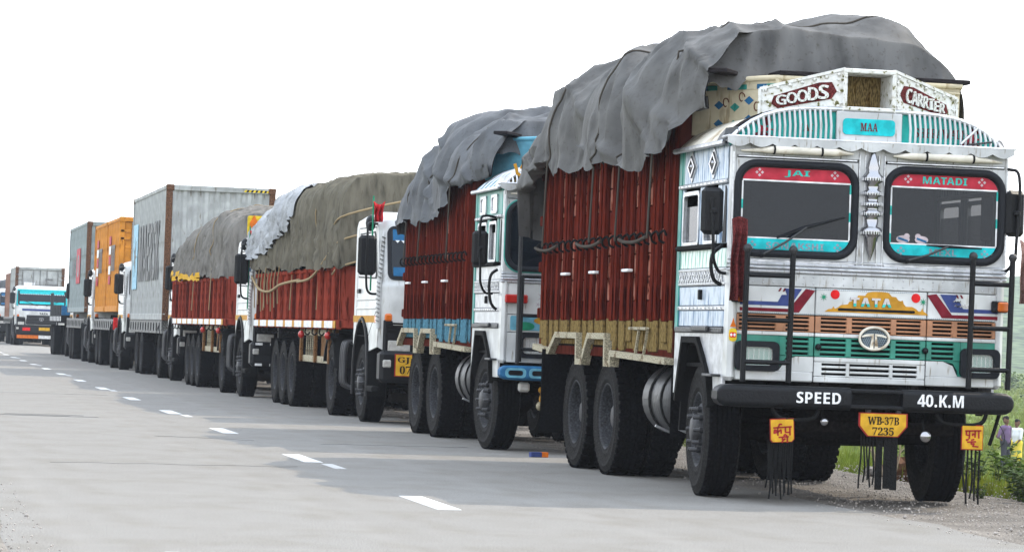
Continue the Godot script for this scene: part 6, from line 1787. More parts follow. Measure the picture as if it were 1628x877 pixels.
func loads(p1: Vector3, p2: Vector3) -> void:
	cloth_setup()
	# first lorry
	var a := new_tarp(1.0)
	a.st = [[-0.15, 1.05, 1.2, 3.76, 0.7, 3.16, 3.1, 2.8], [-0.5, 1.18, 1.3, 3.84, 0.85, 2.74, 2.9, 2.8], [-1.3, 1.28, 1.28, 3.9, 0.9, 2.68, 2.8, 2.8], [-1.9, 1.26, 1.25, 3.82, 0.9, 2.7, 2.8, 2.8], [-2.6, 1.3, 1.25, 3.94, 0.95, 2.72, 2.8, 2.7], [-3.3, 1.3, 1.25, 3.9, 0.95, 2.95, 2.8, 2.7]]
	a.humps = [[0.75, -0.8, 0.13, 0.9]]
	a.ties = [-1.85]
	a.folds = 0.065
	a.pleat = 0.85
	a.lumps = 0.08
	a.front = 3.3
	a.corner = 0.42
	spread(a, "tarpaulin", "slate grey tarpaulin heaped over the front load of the nearest lorry", M.tarp_grey, p1, 120, 0.035)
	var a2 := new_tarp(31.0)
	a2.st = [[-2.9, 1.22, 1.22, 3.74, 0.9, 2.95, 2.8, 2.7], [-3.5, 1.24, 1.22, 3.78, 0.9, 2.8, 2.8, 2.7], [-4.2, 1.28, 1.25, 3.88, 0.95, 2.74, 2.8, 2.7], [-4.9, 1.28, 1.25, 3.84, 1.0, 2.98, 2.8, 2.5], [-5.85, 1.26, 1.22, 3.62, 1.0, 3.02, 2.8, 2.3]]
	a2.folds = 0.06
	a2.pleat = 0.9
	a2.lumps = 0.08
	a2.back = 2.2
	spread(a2, "tarpaulin", "slate grey tarpaulin over the rear load of the nearest lorry, tucked under the front one", M.tarp_grey, p1, 110, 0.04)
	lash(a, p1, -0.55, "dark rope down the side of the nearest tarpaulin beside the cab", M.rope, -0.2, 2.05)
	lash(a, p1, -1.75, "dark rope over the nearest tarpaulin, second from the cab", M.rope, 0.25, 2.06)
	lash(a, p1, -2.45, "dark rope over the nearest tarpaulin, third from the cab", M.rope, 0.1, 2.06)
	lash(a2, p1, -4.4, "dark rope over the dip of the nearest tarpaulin, fourth from the cab", M.rope, 0.15, 2.06)
	for k in 3:
		var z: float = [-4.6, -2.75, -1.05][k]
		var o := part("loop_rope", mb().tube(bend([Vector3(-1.2, 2.08, z), Vector3(-1.215, 2.045, z - 0.3), Vector3(-1.215, 2.05, z - 0.7), Vector3(-1.2, 2.08, z - 1.0)]), 0.016, 6), M.rope, null)
		o.position = p1
		tag(o, ["slack rope between hooks on the red side boards, rearmost of three", "slack rope between hooks on the red side boards, middle of three", "slack rope between hooks on the red side boards, nearest the cab"][k], "rope")
	# second lorry
	var b := new_tarp(77.0)
	b.st = [[-0.2, 1.05, 1.2, 3.5, 0.6, 3.1, 3.0, 2.8], [-0.9, 1.2, 1.25, 3.62, 0.8, 2.8, 2.8, 2.8], [-1.7, 1.22, 1.25, 3.78, 0.9, 2.6, 2.8, 2.8], [-2.6, 1.22, 1.25, 3.8, 0.95, 2.5, 2.8, 2.8], [-2.95, 1.16, 1.2, 3.58, 0.9, 2.5, 2.7, 2.7], [-3.8, 1.2, 1.2, 3.64, 0.95, 2.5, 2.7, 2.6], [-4.5, 1.2, 1.2, 3.54, 0.95, 2.5, 2.7, 2.4], [-5.05, 1.17, 1.2, 3.36, 0.8, 2.55, 2.6, 2.3]]
	b.corner = 0.35
	b.ties = [-1.5, -3.1]
	b.folds = 0.065
	b.pleat = 0.9
	b.lumps = 0.09
	b.front = 3.2
	b.back = 2.4
	spread(b, "tarpaulin", "blue grey tarpaulin over the load of the second lorry", M.tarp_slate, p2)
	lash(b, p2, -0.8, "dark rope over the second lorry's tarpaulin nearest its cab", M.rope, 0.5, 2.05)
	lash(b, p2, -3.1, "dark rope over the dip of the second lorry's tarpaulin", M.rope, 0.1, 2.05)
	lash(b, p2, -4.1, "dark rope over the rear of the second lorry's tarpaulin", M.rope, -0.2, 2.05)
	# third: olive cover with a pale plastic sheet over its rear half
	var p3 := Vector3(7.47, 0, -41.8)
	var c := new_tarp(150.0)
	c.st = [[-1.85, 1.22, 1.25, 3.4, 0.45, 2.06, 2.1, 3.4], [-3.2, 1.28, 1.28, 3.47, 0.5, 2.12, 2.1, 3.2], [-6.0, 1.28, 1.28, 3.48, 0.55, 2.14, 2.1, 3.2], [-9.0, 1.28, 1.28, 3.46, 0.6, 2.16, 2.1, 3.0], [-12.0, 1.26, 1.25, 3.2, 0.6, 2.2, 2.1, 2.6]]
	c.folds = 0.055
	c.pleat = 2.6
	c.lumps = 0.07
	c.ties = [-4.0, -7.0, -9.6]
	c.front = 2.12
	c.back = 2.1
	spread(c, "tarpaulin", "olive canvas tarpaulin in long pleats over the third truck's trailer", M.tarp_olive, p3, 90, 0.06)
	var d := new_tarp(150.0)
	d.st = [[-6.3, 1.31, 1.31, 3.5, 0.55, 2.95, 2.9, 3.2], [-7.4, 1.32, 1.31, 3.5, 0.6, 2.72, 2.8, 3.0], [-9.0, 1.32, 1.31, 3.48, 0.62, 2.5, 2.6, 3.0], [-11.0, 1.31, 1.3, 3.34, 0.62, 2.4, 2.5, 2.7], [-12.2, 1.31, 1.3, 3.22, 0.6, 2.3, 2.4, 2.6]]
	d.folds = 0.06
	d.pleat = 2.6
	d.lumps = 0.07
	d.back = 2.2
	spread(d, "plastic_sheet", "pale plastic sheet over the rear of the olive tarpaulin", M.tarp_pale, p3, 80, 0.06)
	for k in 3: lash(c, p3, -3.9 - k * 2.9, ["tan rope over the olive tarpaulin nearest the white cab", "tan rope over the middle of the olive tarpaulin", "tan rope over the rear of the olive tarpaulin"][k], M.rope_tan, 0.3, 1.5)
	for k in 3:
		var y: float = [2.95, 2.62, 2.25][k]
		var o := part("front_rope", mb().tube(bend([Vector3(-1.28, y - 0.25, -2.3), Vector3(-1.18, y - 0.12, -1.62), Vector3(-0.2, y + 0.14, -1.5), Vector3(1.1, y + 0.36, -1.6)]), 0.015, 6), M.rope_tan, null)
		o.position = p3
		tag(o, ["topmost tan rope slanting over the front of the olive tarpaulin", "middle tan rope slanting over the front of the olive tarpaulin", "lowest tan rope slanting over the front of the olive tarpaulin"][k], "rope")
	var net := mb()
	for k in 8: net.tube([Vector3(-1.33, 2.2, -8.0 - k * 0.45), Vector3(-1.35, 1.95, -8.06 - k * 0.45), Vector3(-1.34, 1.6 - 0.06 * (k % 3), -8.02 - k * 0.45)], 0.01, 5)
	net.tube(bend([Vector3(-1.33, 1.95, -5.5), Vector3(-1.36, 1.9, -7.5), Vector3(-1.36, 1.8, -9.0), Vector3(-1.36, 1.86, -10.5), Vector3(-1.33, 2.1, -11.9)], 6), 0.022, 6)
	net.tube(bend([Vector3(-1.32, 2.3, -2.4), Vector3(-1.34, 1.98, -4.0), Vector3(-1.36, 1.92, -5.5)], 6), 0.02, 6)
	var nt := part("rope_bundle", net, M.rope_tan, null)
	nt.position = p3
	tag(nt, "tangle of tan ropes tied along the third truck's red trailer side", "rope")
	# fourth: beige cover with a yellow hem
	var p4 := Vector3(7.28, 0, -54.9)
	var e := new_tarp(300.0)
	e.st = [[-2.0, 1.2, 1.24, 3.3, 0.5, 2.1, 2.1, 3.0], [-3.2, 1.28, 1.27, 3.42, 0.6, 2.12, 2.1, 3.0], [-6.5, 1.28, 1.27, 3.4, 0.7, 2.14, 2.1, 2.8], [-7.2, 1.28, 1.27, 3.26, 0.65, 2.16, 2.1, 2.8], [-9.5, 1.28, 1.27, 3.3, 0.7, 2.2, 2.1, 2.6], [-12.0, 1.26, 1.25, 3.05, 0.5, 2.25, 2.1, 2.4]]
	e.folds = 0.06
	e.pleat = 2.4
	e.lumps = 0.08
	e.front = 2.12
	e.back = 2.1
	spread(e, "tarpaulin", "beige grey tarpaulin in fine pleats over the fourth truck's trailer", M.tarp_beige, p4, 80, 0.07)
	var yh := mb()
	var rows := []
	for k in 90:
		var z := -5.6 - k * 0.07
		var q: Vector3 = e.row(z, 80)[0]
		rows.append(PackedVector3Array([Vector3(q.x - 0.015, q.y + 0.05, z), Vector3(q.x - 0.02, q.y - 0.05, z)]))
	yh.grid(rows)
	var yo := part("yellow_hem", yh, M.plate_yellow, null)
	yo.position = p4
	tag(yo, "yellow cloth hem showing under the beige tarpaulin", "cloth")
	lash(e, p4, -3.2, "tan rope over the beige tarpaulin near the cab", M.rope_tan, 0.5, 1.5)
	lash(e, p4, -6.9, "tan rope over the dip of the beige tarpaulin", M.rope_tan, 0.3, 1.5)
	var bun := mb()
	for k in 5: bun.ball(Vector3(-1.38 + 0.02 * (k % 2), 2.0 - k * 0.17, -1.9 - 0.12 * (k % 3)), Vector3(0.1, 0.17, 0.16), 10)
	# last trailer at the left edge
	var f := new_tarp(420.0)
	f.st = [[-1.9, 1.2, 1.2, 3.3, 0.5, 2.1, 2.1, 2.8], [-6.0, 1.25, 1.25, 3.35, 0.6, 2.1, 2.1, 2.8], [-12.0, 1.2, 1.2, 3.1, 0.6, 2.1, 2.1, 2.6]]
	f.front = 2.2
	f.back = 2.1
	f.folds = 0.05
	spread(f, "tarpaulin", "dark blue grey tarpaulin on the last trailer at the left edge", M.tarp_slate, Vector3(7.0, 0, -168), 50, 0.15)
	# flags and rags
	flag_cloth("red_flag", "red flag on a short staff beside the third truck's mirror", "flag", Vector3(7.5 - 1.22, 2.92, -41.8 + 1.2), 0.16, 0.28, M.red_cloth, 0.5, 0.9)
	flag_cloth("red_flag", "red flag on a green staff beside the fourth truck's mirror", "flag", Vector3(7.32 - 1.12, 2.88, -54.9 + 1.2), 0.24, 0.36, M.red_cloth, 0.5, 1.0)
	flag_cloth("wine_rag", "dark red torn cloth tied to the left ladder of the nearest lorry", "cloth", p1 + Vector3(-1.07, 2.16, 1.4), 0.12, 0.62, M.wine_cloth, -0.2)
	flag_cloth("faded_rag", "faded pink cloth with ragged end hanging at the right of the nearest lorry", "cloth", p1 + Vector3(1.24, 2.1, 1.42), 0.14, 0.5, M.faded_cloth, 0.3)
	flag_cloth("pink_rag", "small magenta cloth on the mirror of the truck before the grey container", "cloth", Vector3(7.32 - 1.3, 2.35, -68.4 + 1.35), 0.12, 0.25, M.magenta, 0.2)

# ---------------------------------------------------------------- ground, plants, people
func ground_h(x: float, z: float) -> float:
	var y := 0.0
	if x > 9.6: y = -2.4 * smoothstep(9.6, 24.0, x)
	if x < -1.5: y = -1.2 * smoothstep(-1.5, -12.0, x)
	if x > 10.0 or x < -4.0: y += 0.18 * lump_noise.get_noise_2d(x * 0.12, z * 0.12)
	return y

func sheet_grid(x0: float, x1: float, nx: int, z0: float, z1: float, nz: int, f: Callable) -> MB:
	var rows := []
	for i in nz + 1:
		var line := PackedVector3Array()
		for j in nx + 1:
			var x := lerpf(x0, x1, float(j) / nx)
			var z := lerpf(z0, z1, float(i) / nz)
			line.append(Vector3(x, f.call(x, z), z))
		rows.append(line)
	return mb().grid(rows)

func leaf_blade(b: MB, p: Vector3, dir: Vector3, l: float, w: float) -> void:
	var s := dir.cross(Vector3(rng.randf() - 0.5, 1, rng.randf() - 0.5)).normalized() * w * 0.5
	var m := p + dir * l * 0.5 + Vector3(0, 0.03 * l, 0)
	var e := p + dir * l - Vector3(0, 0.12 * l, 0)
	b.tri(p, m - s, m + s)
	b.tri(m + s, m - s, e)

func setting() -> void:
	# the land: one sheet to the horizon, falling away beside the road bank
	var rows := []
	var zs := [40.0]
	var z := 40.0
	while z > -1400.0:
		z -= 3.0 if z > -140.0 else (15.0 if z > -400 else 60.0)
		zs.append(z)
	var xs := []
	var x := -500.0
	while x < 1400.0:
		xs.append(x)
		x += 1.2 if x > -15 and x < 40 else (12.0 if x > -80 and x < 200 else 60.0)
	for q in zs:
		var line := PackedVector3Array()
		for r in xs: line.append(Vector3(r, ground_h(r, q) - 0.06 * smoothstep(8.8, 9.8, r) - (0.1 if r < 9.0 and r > -1.0 else 0.03), q))
		rows.append(line)
	structure(part("ground", mb().grid(rows), M.meadow))
	structure(part("gravel_shoulder", sheet_grid(6.4, 10.3, 20, 30, -260, 150, func(a, b): return -0.012 + 0.03 * lump_noise.get_noise_2d(a * 1.5, b * 1.5) * smoothstep(7.1, 8.0, a) - 0.12 * smoothstep(9.2, 10.3, a)), M.grit))
	structure(part("verge", sheet_grid(-5.0, 1.2, 20, 30, -260, 100, func(a, b): return -0.012 + 0.05 * lump_noise.get_noise_2d(a, b) * smoothstep(0.8, -0.5, a) - 0.4 * smoothstep(-2.0, -5.0, a)), M.grit))
	# tarmac with an uneven edge
	rows = []
	for i in 400:
		var zz := 30.0 - i * 0.75
		var le := 0.72 + 0.1 * edge_noise.get_noise_1d(zz * 0.9) + 0.06 * edge_noise.get_noise_1d(zz * 4.0)
		var re := 7.22 + 0.1 * edge_noise.get_noise_1d(zz * 0.8 + 50.0) + 0.05 * edge_noise.get_noise_1d(zz * 4.0 + 9.0)
		var line := PackedVector3Array()
		line.append(Vector3(le - 0.05, -0.03, zz))
		for k in 9: line.append(Vector3(lerpf(le, re, k / 8.0), 0.0, zz))
		line.append(Vector3(re + 0.05, -0.03, zz))
		rows.append(line)
	structure(part("road", mb().grid(rows), M.asphalt))
	for k in 14:
		var zz := -22.1 - k * 7.1
		var xx := 3.86 + 0.0025 * k * 7.1
		structure(part("lane_dash", mb().span(Vector3(xx - 0.085, 0.0, zz - 0.82), Vector3(xx + 0.085, 0.004, zz + 0.82)), M.marking))
		if k % 2: structure(part("old_lane_dash", mb().span(Vector3(xx + 0.03, 0.0, zz + 1.1), Vector3(xx + 0.13, 0.0035, zz + 2.0)), M.marking_worn))
	for k in 22:
		var zz := 2.0 - k * 0.9 + 0.2 * rng.randf()
		if k % 5 < 4 and zz < -1.0 and zz > -16.4: structure(part("edge_line", mb().span(Vector3(1.5 + 0.01 * rng.randf(), 0.0, zz - 0.75), Vector3(1.58, 0.004, zz)), M.marking_worn))
	for q in [[2.05, -40.5, 0.5, 0.03], [1.9, -40.1, 0.45, 0.03], [2.15, -40.0, 0.55, 0.025]]:
		structure(part("tar_seam", mb().span(Vector3(q[0] - q[2], 0.0, q[1] - q[3]), Vector3(q[0] + q[2], 0.004, q[1] + q[3])), M.tar))
	# hairline cracks in the tarmac
	for q in [[1.4, -27.0, 2.2, 0.3], [4.6, -33.0, 1.6, 0.2], [1.2, -52.0, 2.5, 0.4], [2.9, -34.0, 1.0, -0.5]]:
		var cr := PackedVector2Array()
		for k in 14: cr.append(Vector2(q[0] + q[2] * k / 13.0 + 0.03 * sin(k * 2.3 + q[0]), -q[1] + q[3] * k / 13.0 + 0.06 * sin(k * 1.7 + q[1]) + 0.03 * sin(k * 4.1)))
		structure(part("road_crack", mb().at(Vector3(0, 0.0015, 0), Basis(Vector3(1, 0, 0), Vector3(0, 0, -1), Vector3(0, 1, 0))).stroke(cr, 0.007, 0.0, 0.002), M.tar))
	# loose stones on the shoulder and the verge
	for pass_ in 2:
		var mm := MultiMesh.new()
		mm.transform_format = MultiMesh.TRANSFORM_3D
		var sm := mb()
		sm.ball(Vector3.ZERO, Vector3(1, 0.65, 0.85), 6)
		mm.mesh = sm.mesh()
		mm.instance_count = 9000
		for i in 9000:
			var right := rng.randf() < 0.8
			var xx: float = rng.randf_range(7.0, 10.2) if right else rng.randf_range(-1.6, 0.95)
			if right and xx < 7.5 and rng.randf() < 0.6: xx += 1.2
			var d := rng.randf()
			var zz := -15.0 - 45.0 * d * d
			var s := rng.randf_range(0.003, 0.01) * (2.0 if rng.randf() < 0.04 else 1.0)
			mm.set_instance_transform(i, Transform3D(Basis.from_euler(Vector3(rng.randf() * 6, rng.randf() * 6, rng.randf() * 6)).scaled(Vector3.ONE * s), Vector3(xx, s * 0.3, zz)))
		var o := MultiMeshInstance3D.new()
		o.name = "gravel"
		o.multimesh = mm
		o.material_override = M["stone_a" if pass_ else "stone_b"]
		add_child(o, true)
		o.set_meta("label", ["darker loose gravel scattered on the road shoulder", "paler loose gravel scattered on the road shoulder"][pass_])
		o.set_meta("category", "gravel")
		o.set_meta("kind", "stuff")
	# grass, near tufts and far
	for pass_ in 2:
		var b := mb()
		for k in 14:
			var a := rng.randf() * TAU
			var dir := Vector3(cos(a), 0, sin(a))
			var h := rng.randf_range(0.5, 1.0)
			var lean := rng.randf_range(0.1, 0.5)
			var p := dir * rng.randf() * 0.25
			var s := dir.cross(Vector3.UP) * 0.02
			var m := p + Vector3(0, h * 0.55, 0) + dir * lean * 0.25
			var e := p + Vector3(0, h * 0.95, 0) + dir * lean * 0.7
			b.quad(p - s, p + s, m + s * 0.8, m - s * 0.8)
			b.tri(m - s * 0.8, m + s * 0.8, e)
		var mm := MultiMesh.new()
		mm.transform_format = MultiMesh.TRANSFORM_3D
		mm.use_colors = true
		mm.mesh = b.mesh()
		var count: int = [9000, 30000][pass_]
		mm.instance_count = count
		for i in count:
			var xx := 0.0
			var zz := 0.0
			if pass_ == 0:
				zz = -14.0 - 70.0 * rng.randf()
				xx = 9.7 + 5.0 * pow(rng.randf(), 1.3)
			else:
				var d := 60.0 + 340.0 * pow(rng.randf(), 1.4)
				var th := rng.randf_range(0.0, 0.40)
				xx = d * sin(th) + 2.0
				zz = -d * cos(th)
				if xx < 11.0: xx = 11.0 + rng.randf() * 3.0
			var patch := lump_noise.get_noise_2d(xx * 0.25, zz * 0.25)
			var s := (0.16 if pass_ == 0 else 0.35) * rng.randf_range(0.6, 1.3) * (1.0 + 0.8 * patch)
			mm.set_instance_transform(i, Transform3D(Basis(Vector3.UP, rng.randf() * TAU).scaled(Vector3(s * 1.3, s, s * 1.3)), Vector3(xx, ground_h(xx, zz) - 0.05, zz)))
			var c := Color(1, 1, 1).lerp(Color(1.25, 0.95, 0.6), clampf(0.3 + patch, 0, 1)) * rng.randf_range(0.7, 1.1)
			mm.set_instance_color(i, c)
		var o := MultiMeshInstance3D.new()
		o.name = "grass"
		o.multimesh = mm
		o.material_override = M.grass
		add_child(o, true)
		o.set_meta("label", ["short green grass along the gravel edge", "tall pale grass over the open field beyond the road"][pass_])
		o.set_meta("category", "grass")
		o.set_meta("kind", "stuff")
	# hill across the field
	rows = []
	for i in 40:
		var line := PackedVector3Array()
		for j in 120:
			var u := i / 39.0
			var th := lerpf(-0.2, 1.25, j / 119.0)
			var d := 640.0 + 700.0 * u
			var h := 46.0 * smoothstep(0.0, 0.8, u) * (0.72 + 0.35 * lump_noise.get_noise_2d(j * 0.12, 4.0)) + 5.0 * lump_noise.get_noise_2d(j * 0.4, i * 0.3) * u
			line.append(Vector3(d * sin(th), -2.8 + h * smoothstep(-0.02, 0.16, th) * smoothstep(1.22, 0.7, th), -d * cos(th)))
		rows.append(line)
	structure(part("hill", mb().grid(rows), M.hill))
	# hedge and scattered field bushes: small crowns of many leaves
	var crown := mb()
	for k in 260:
		var v := Vector3(rng.randfn(), rng.randfn(), rng.randfn()).normalized() * pow(rng.randf(), 0.33)
		v.y = v.y * 0.5 + 0.42
		v.x *= 0.8 + 0.35 * sin(v.y * 9.0)
		leaf_blade(crown, v * 1.0, Vector3(rng.randf() - 0.5, rng.randf() * 0.4, rng.randf() - 0.5).normalized(), 0.22, 0.15)
	var cm := crown.mesh()
	var trunk := mb().tube([Vector3(0, -0.1, 0), Vector3(0.05, 0.5, 0.02)], [0.05, 0.02], 6).mesh()
	var spots := []
	for k in 34: spots.append([0.125 + 0.0055 * k + 0.002 * sin(k * 2.1), 560.0 + 20.0 * sin(k * 1.3), 4.2 + 1.6 * sin(k * 2.7)])
	for k in 22: spots.append([rng.randf_range(0.25, 0.38), rng.randf_range(150.0, 420.0), rng.randf_range(1.2, 2.6)])
	for k in spots.size():
		var q: Array = spots[k]
		var px: float = q[1] * sin(q[0])
		var pz: float = -q[1] * cos(q[0])
		var t := thing("field_bush", "bush in the hedge line at the foot of the far hill" if k < 34 else "low rounded bush standing out in the pale field", "bush", Vector3(px, ground_h(px, pz), pz), k * 1.7, "bushes of the far hedge" if k < 34 else "bushes in the field")
		put("crown", cm, M.leaf if k % 3 else M.leaf_pale, t)
		put("stem", trunk, M.twig, t)
		t.scale = Vector3(q[2] * 1.3, q[2], q[2] * 1.3)
	# leafy shrubs at the gravel edge
	var kinds := []
	for v in 4:
		var st := mb()
		var lf := mb()
		for s in 9:
			var a := rng.randf() * TAU
			var out := Vector3(cos(a), 0, sin(a)) * rng.randf_range(0.15, 0.42)
			var h := rng.randf_range(0.35, 0.75)
			var path := [Vector3(out.x * 0.15, -0.05, out.z * 0.15), Vector3(out.x * 0.5, h * 0.5, out.z * 0.5), Vector3(out.x, h, out.z)]
			st.tube(path, [0.012, 0.009, 0.004], 5)
			for k in 38:
				var u := rng.randf_range(0.15, 1.0)
				var p: Vector3 = path[0].lerp(path[1], u * 2.0) if u < 0.5 else path[1].lerp(path[2], u * 2.0 - 1.0)
				var b := rng.randf() * TAU
				leaf_blade(lf, p, Vector3(cos(b), rng.randf_range(-0.3, 0.6), sin(b)).normalized(), rng.randf_range(0.08, 0.17), rng.randf_range(0.045, 0.085))
		kinds.append([lf.mesh(), st.mesh()])
	var where := [[9.6, -24.6, 0.8], [9.95, -25.6, 1.0], [9.35, -23.9, 0.55], [10.3, -24.2, 0.9], [10.4, -26.6, 1.1], [9.9, -27.6, 0.8], [10.8, -25.4, 1.1], [10.7, -28.5, 1.0], [11.3, -27.2, 1.2], [10.1, -30.0, 0.7], [11.6, -30.0, 1.2], [11.0, -32.5, 1.0], [9.9, -22.6, 0.7], [10.6, -22.4, 1.0], [10.1, -34.5, 0.6], [12.2, -33.0, 1.3], [10.2, -39.0, 0.6], [9.9, -43.0, 0.5], [10.3, -47.0, 0.6], [9.1, -25.2, 0.35], [9.35, -24.6, 0.7], [9.6, -23.6, 0.85], [9.75, -24.9, 1.0], [10.0, -24.0, 1.1], [9.3, -23.2, 0.6], [9.55, -25.4, 0.8], [10.3, -25.0, 1.2], [9.9, -23.2, 1.0]]
	for k in where.size():
		var q: Array = where[k]
		var t := thing("leafy_shrub", "broad-leaved green shrub growing at the gravel edge right of the nearest lorry" if q[1] > -34.0 else "small green shrub at the gravel edge behind the lorries", "shrub", Vector3(q[0], ground_h(q[0], q[1]) - 0.03, q[1]), k * 2.1, "shrubs along the gravel edge" if q[1] > -34.0 else "shrubs farther along the edge")
		put("leaves", kinds[k % 4][0], M.leaf if k % 3 else M.leaf_pale, t)
		put("stems", kinds[k % 4][1], M.stem, t)
		t.scale = Vector3.ONE * q[2] * 0.62
	# rocks with dry stalks seen under the nearest lorry
	for k in 3:
		var bl := mb()
		bl.ball(Vector3.ZERO, Vector3.ONE, 14)
		for i in bl.v.size():
			var n := lump_noise.get_noise_3d(bl.v[i].x * 1.3 + k * 5.0, bl.v[i].y * 1.3, bl.v[i].z * 1.3)
			bl.v[i] *= 1.0 + 0.7 * n + 0.35 * lump_noise.get_noise_3d(bl.v[i].x * 3.1, bl.v[i].y * 3.1 + k, bl.v[i].z * 3.1)
			bl.n[i] = Vector3.ZERO
		for i in range(0, bl.v.size(), 3):
			var fn := (bl.v[i + 2] - bl.v[i]).cross(bl.v[i + 1] - bl.v[i]).normalized()
			for e in 3: bl.n[i + e] = fn
		var o := put("boulder", bl.mesh(), M.rust if k == 0 else M.stone_b, null, [Vector3(9.72, 0.03, -29.2), Vector3(9.9, 0.01, -28.9), Vector3(9.5, 0.01, -29.4)][k])
		o.scale = [Vector3(0.17, 0.13, 0.16), Vector3(0.09, 0.08, 0.1), Vector3(0.08, 0.06, 0.08)][k]
		tag(o, ["large brown rock on the far gravel edge seen under the nearest lorry", "darker rock right of the large brown one under the lorry", "small pale rock left of the large brown one under the lorry"][k], "rock")
	var tw := mb()
	for k in 12:
		var a := rng.randf() * TAU
		tw.tube([Vector3(0.1 * cos(a), 0, 0.1 * sin(a)), Vector3(0.16 * cos(a), 0.22, 0.16 * sin(a)), Vector3(0.3 * cos(a + 0.3), rng.randf_range(0.3, 0.5), 0.2 * sin(a))], [0.008, 0.006, 0.003], 5)
	var dw := put("dry_stalks", tw.mesh(), M.twig, null, Vector3(9.5, 0, -28.9))
	tag(dw, "dry brown stalks beside the rocks under the nearest lorry", "weeds")
	# small carton on the tarmac
	var ct := thing("small_carton", "small dark blue and orange carton lying on the road by the second lorry", "carton", Vector3(6.55, 0.0, -31.1), 0.2)
	part("carton_body", mb().box(Vector3(-0.05, 0.027, 0), Vector3(0.12, 0.05, 0.06), 0.003), M.navy_print, ct)
	part("carton_flap", mb().box(Vector3(0.045, 0.027, 0), Vector3(0.07, 0.051, 0.061), 0.003), M.orange_print, ct)

# a body as one skin round its bones
func skin(b: MB, bones: Array, cell: float, blend: float) -> void:
	var lo := Vector3.ONE * 1e6
	var hi := -lo
	for q in bones:
		for k in 2:
			var r: float = q[2 + k]
			lo = lo.min(q[k] - Vector3.ONE * (r + cell * 2))
			hi = hi.max(q[k] + Vector3.ONE * (r + cell * 2))
	var nx := int((hi.x - lo.x) / cell) + 2
	var ny := int((hi.y - lo.y) / cell) + 2
	var nz := int((hi.z - lo.z) / cell) + 2
	var f := PackedFloat32Array()
	f.resize(nx * ny * nz)
	for i in nx:
		for j in ny:
			for k in nz:
				var p := lo + Vector3(i, j, k) * cell
				var acc := 0.0
				for q in bones:
					var ab: Vector3 = q[1] - q[0]
					var t := clampf((p - q[0]).dot(ab) / maxf(ab.length_squared(), 1e-9), 0.0, 1.0)
					var d: float = p.distance_to(q[0] + ab * t) - lerpf(q[2], q[3], t)
					if d < blend * 6.0: acc += exp(-d / blend)
				f[(i * ny + j) * nz + k] = (-log(acc) * blend) if acc > 1e-12 else 1.0
	var vid := {}
	var vs := PackedVector3Array()
	var at := func(i, j, k): return f[(i * ny + j) * nz + k]
	for i in nx - 1:
		for j in ny - 1:
			for k in nz - 1:
				var s := Vector3()
				var c := 0
				for e in [[0,0,0,1,0,0],[0,1,0,1,1,0],[0,0,1,1,0,1],[0,1,1,1,1,1],[0,0,0,0,1,0],[1,0,0,1,1,0],[0,0,1,0,1,1],[1,0,1,1,1,1],[0,0,0,0,0,1],[1,0,0,1,0,1],[0,1,0,0,1,1],[1,1,0,1,1,1]]:
					var a: float = at.call(i + e[0], j + e[1], k + e[2])
					var d: float = at.call(i + e[3], j + e[4], k + e[5])
					if (a < 0) != (d < 0):
						s += Vector3(i + e[0], j + e[1], k + e[2]).lerp(Vector3(i + e[3], j + e[4], k + e[5]), a / (a - d))
						c += 1
				if c:
					vid[(i * ny + j) * nz + k] = vs.size()
					vs.append(lo + s / c * cell)
	var norm := func(p: Vector3) -> Vector3:
		var q := ((p - lo) / cell).floor()
		var i := clampi(int(q.x), 0, nx - 2)
		var j := clampi(int(q.y), 0, ny - 2)
		var k := clampi(int(q.z), 0, nz - 2)
		var o: float = at.call(i, j, k)
		return Vector3(at.call(i + 1, j, k) - o, at.call(i, j + 1, k) - o, at.call(i, j, k + 1) - o).normalized()
	for i in range(1, nx - 1):
		for j in range(1, ny - 1):
			for k in range(1, nz - 1):
				var o: float = at.call(i, j, k)
				for ax in 3:
					var d: float = at.call(i + (1 if ax == 0 else 0), j + (1 if ax == 1 else 0), k + (1 if ax == 2 else 0))
					if (o < 0) == (d < 0): continue
					var c := []
					for e in [[0, 0], [1, 0], [1, 1], [0, 1]]:
						var w := [i, j, k]
						w[(ax + 1) % 3] -= e[0]
						w[(ax + 2) % 3] -= e[1]
						c.append(vs[vid[(w[0] * ny + w[1]) * nz + w[2]]])
					if o > 0: c.reverse()
					var ns := c.map(func(p): return norm.call(p))
					b.smooth(c[0], c[1], c[2], ns[0], ns[1], ns[2])
					b.smooth(c[0], c[2], c[3], ns[0], ns[2], ns[3])

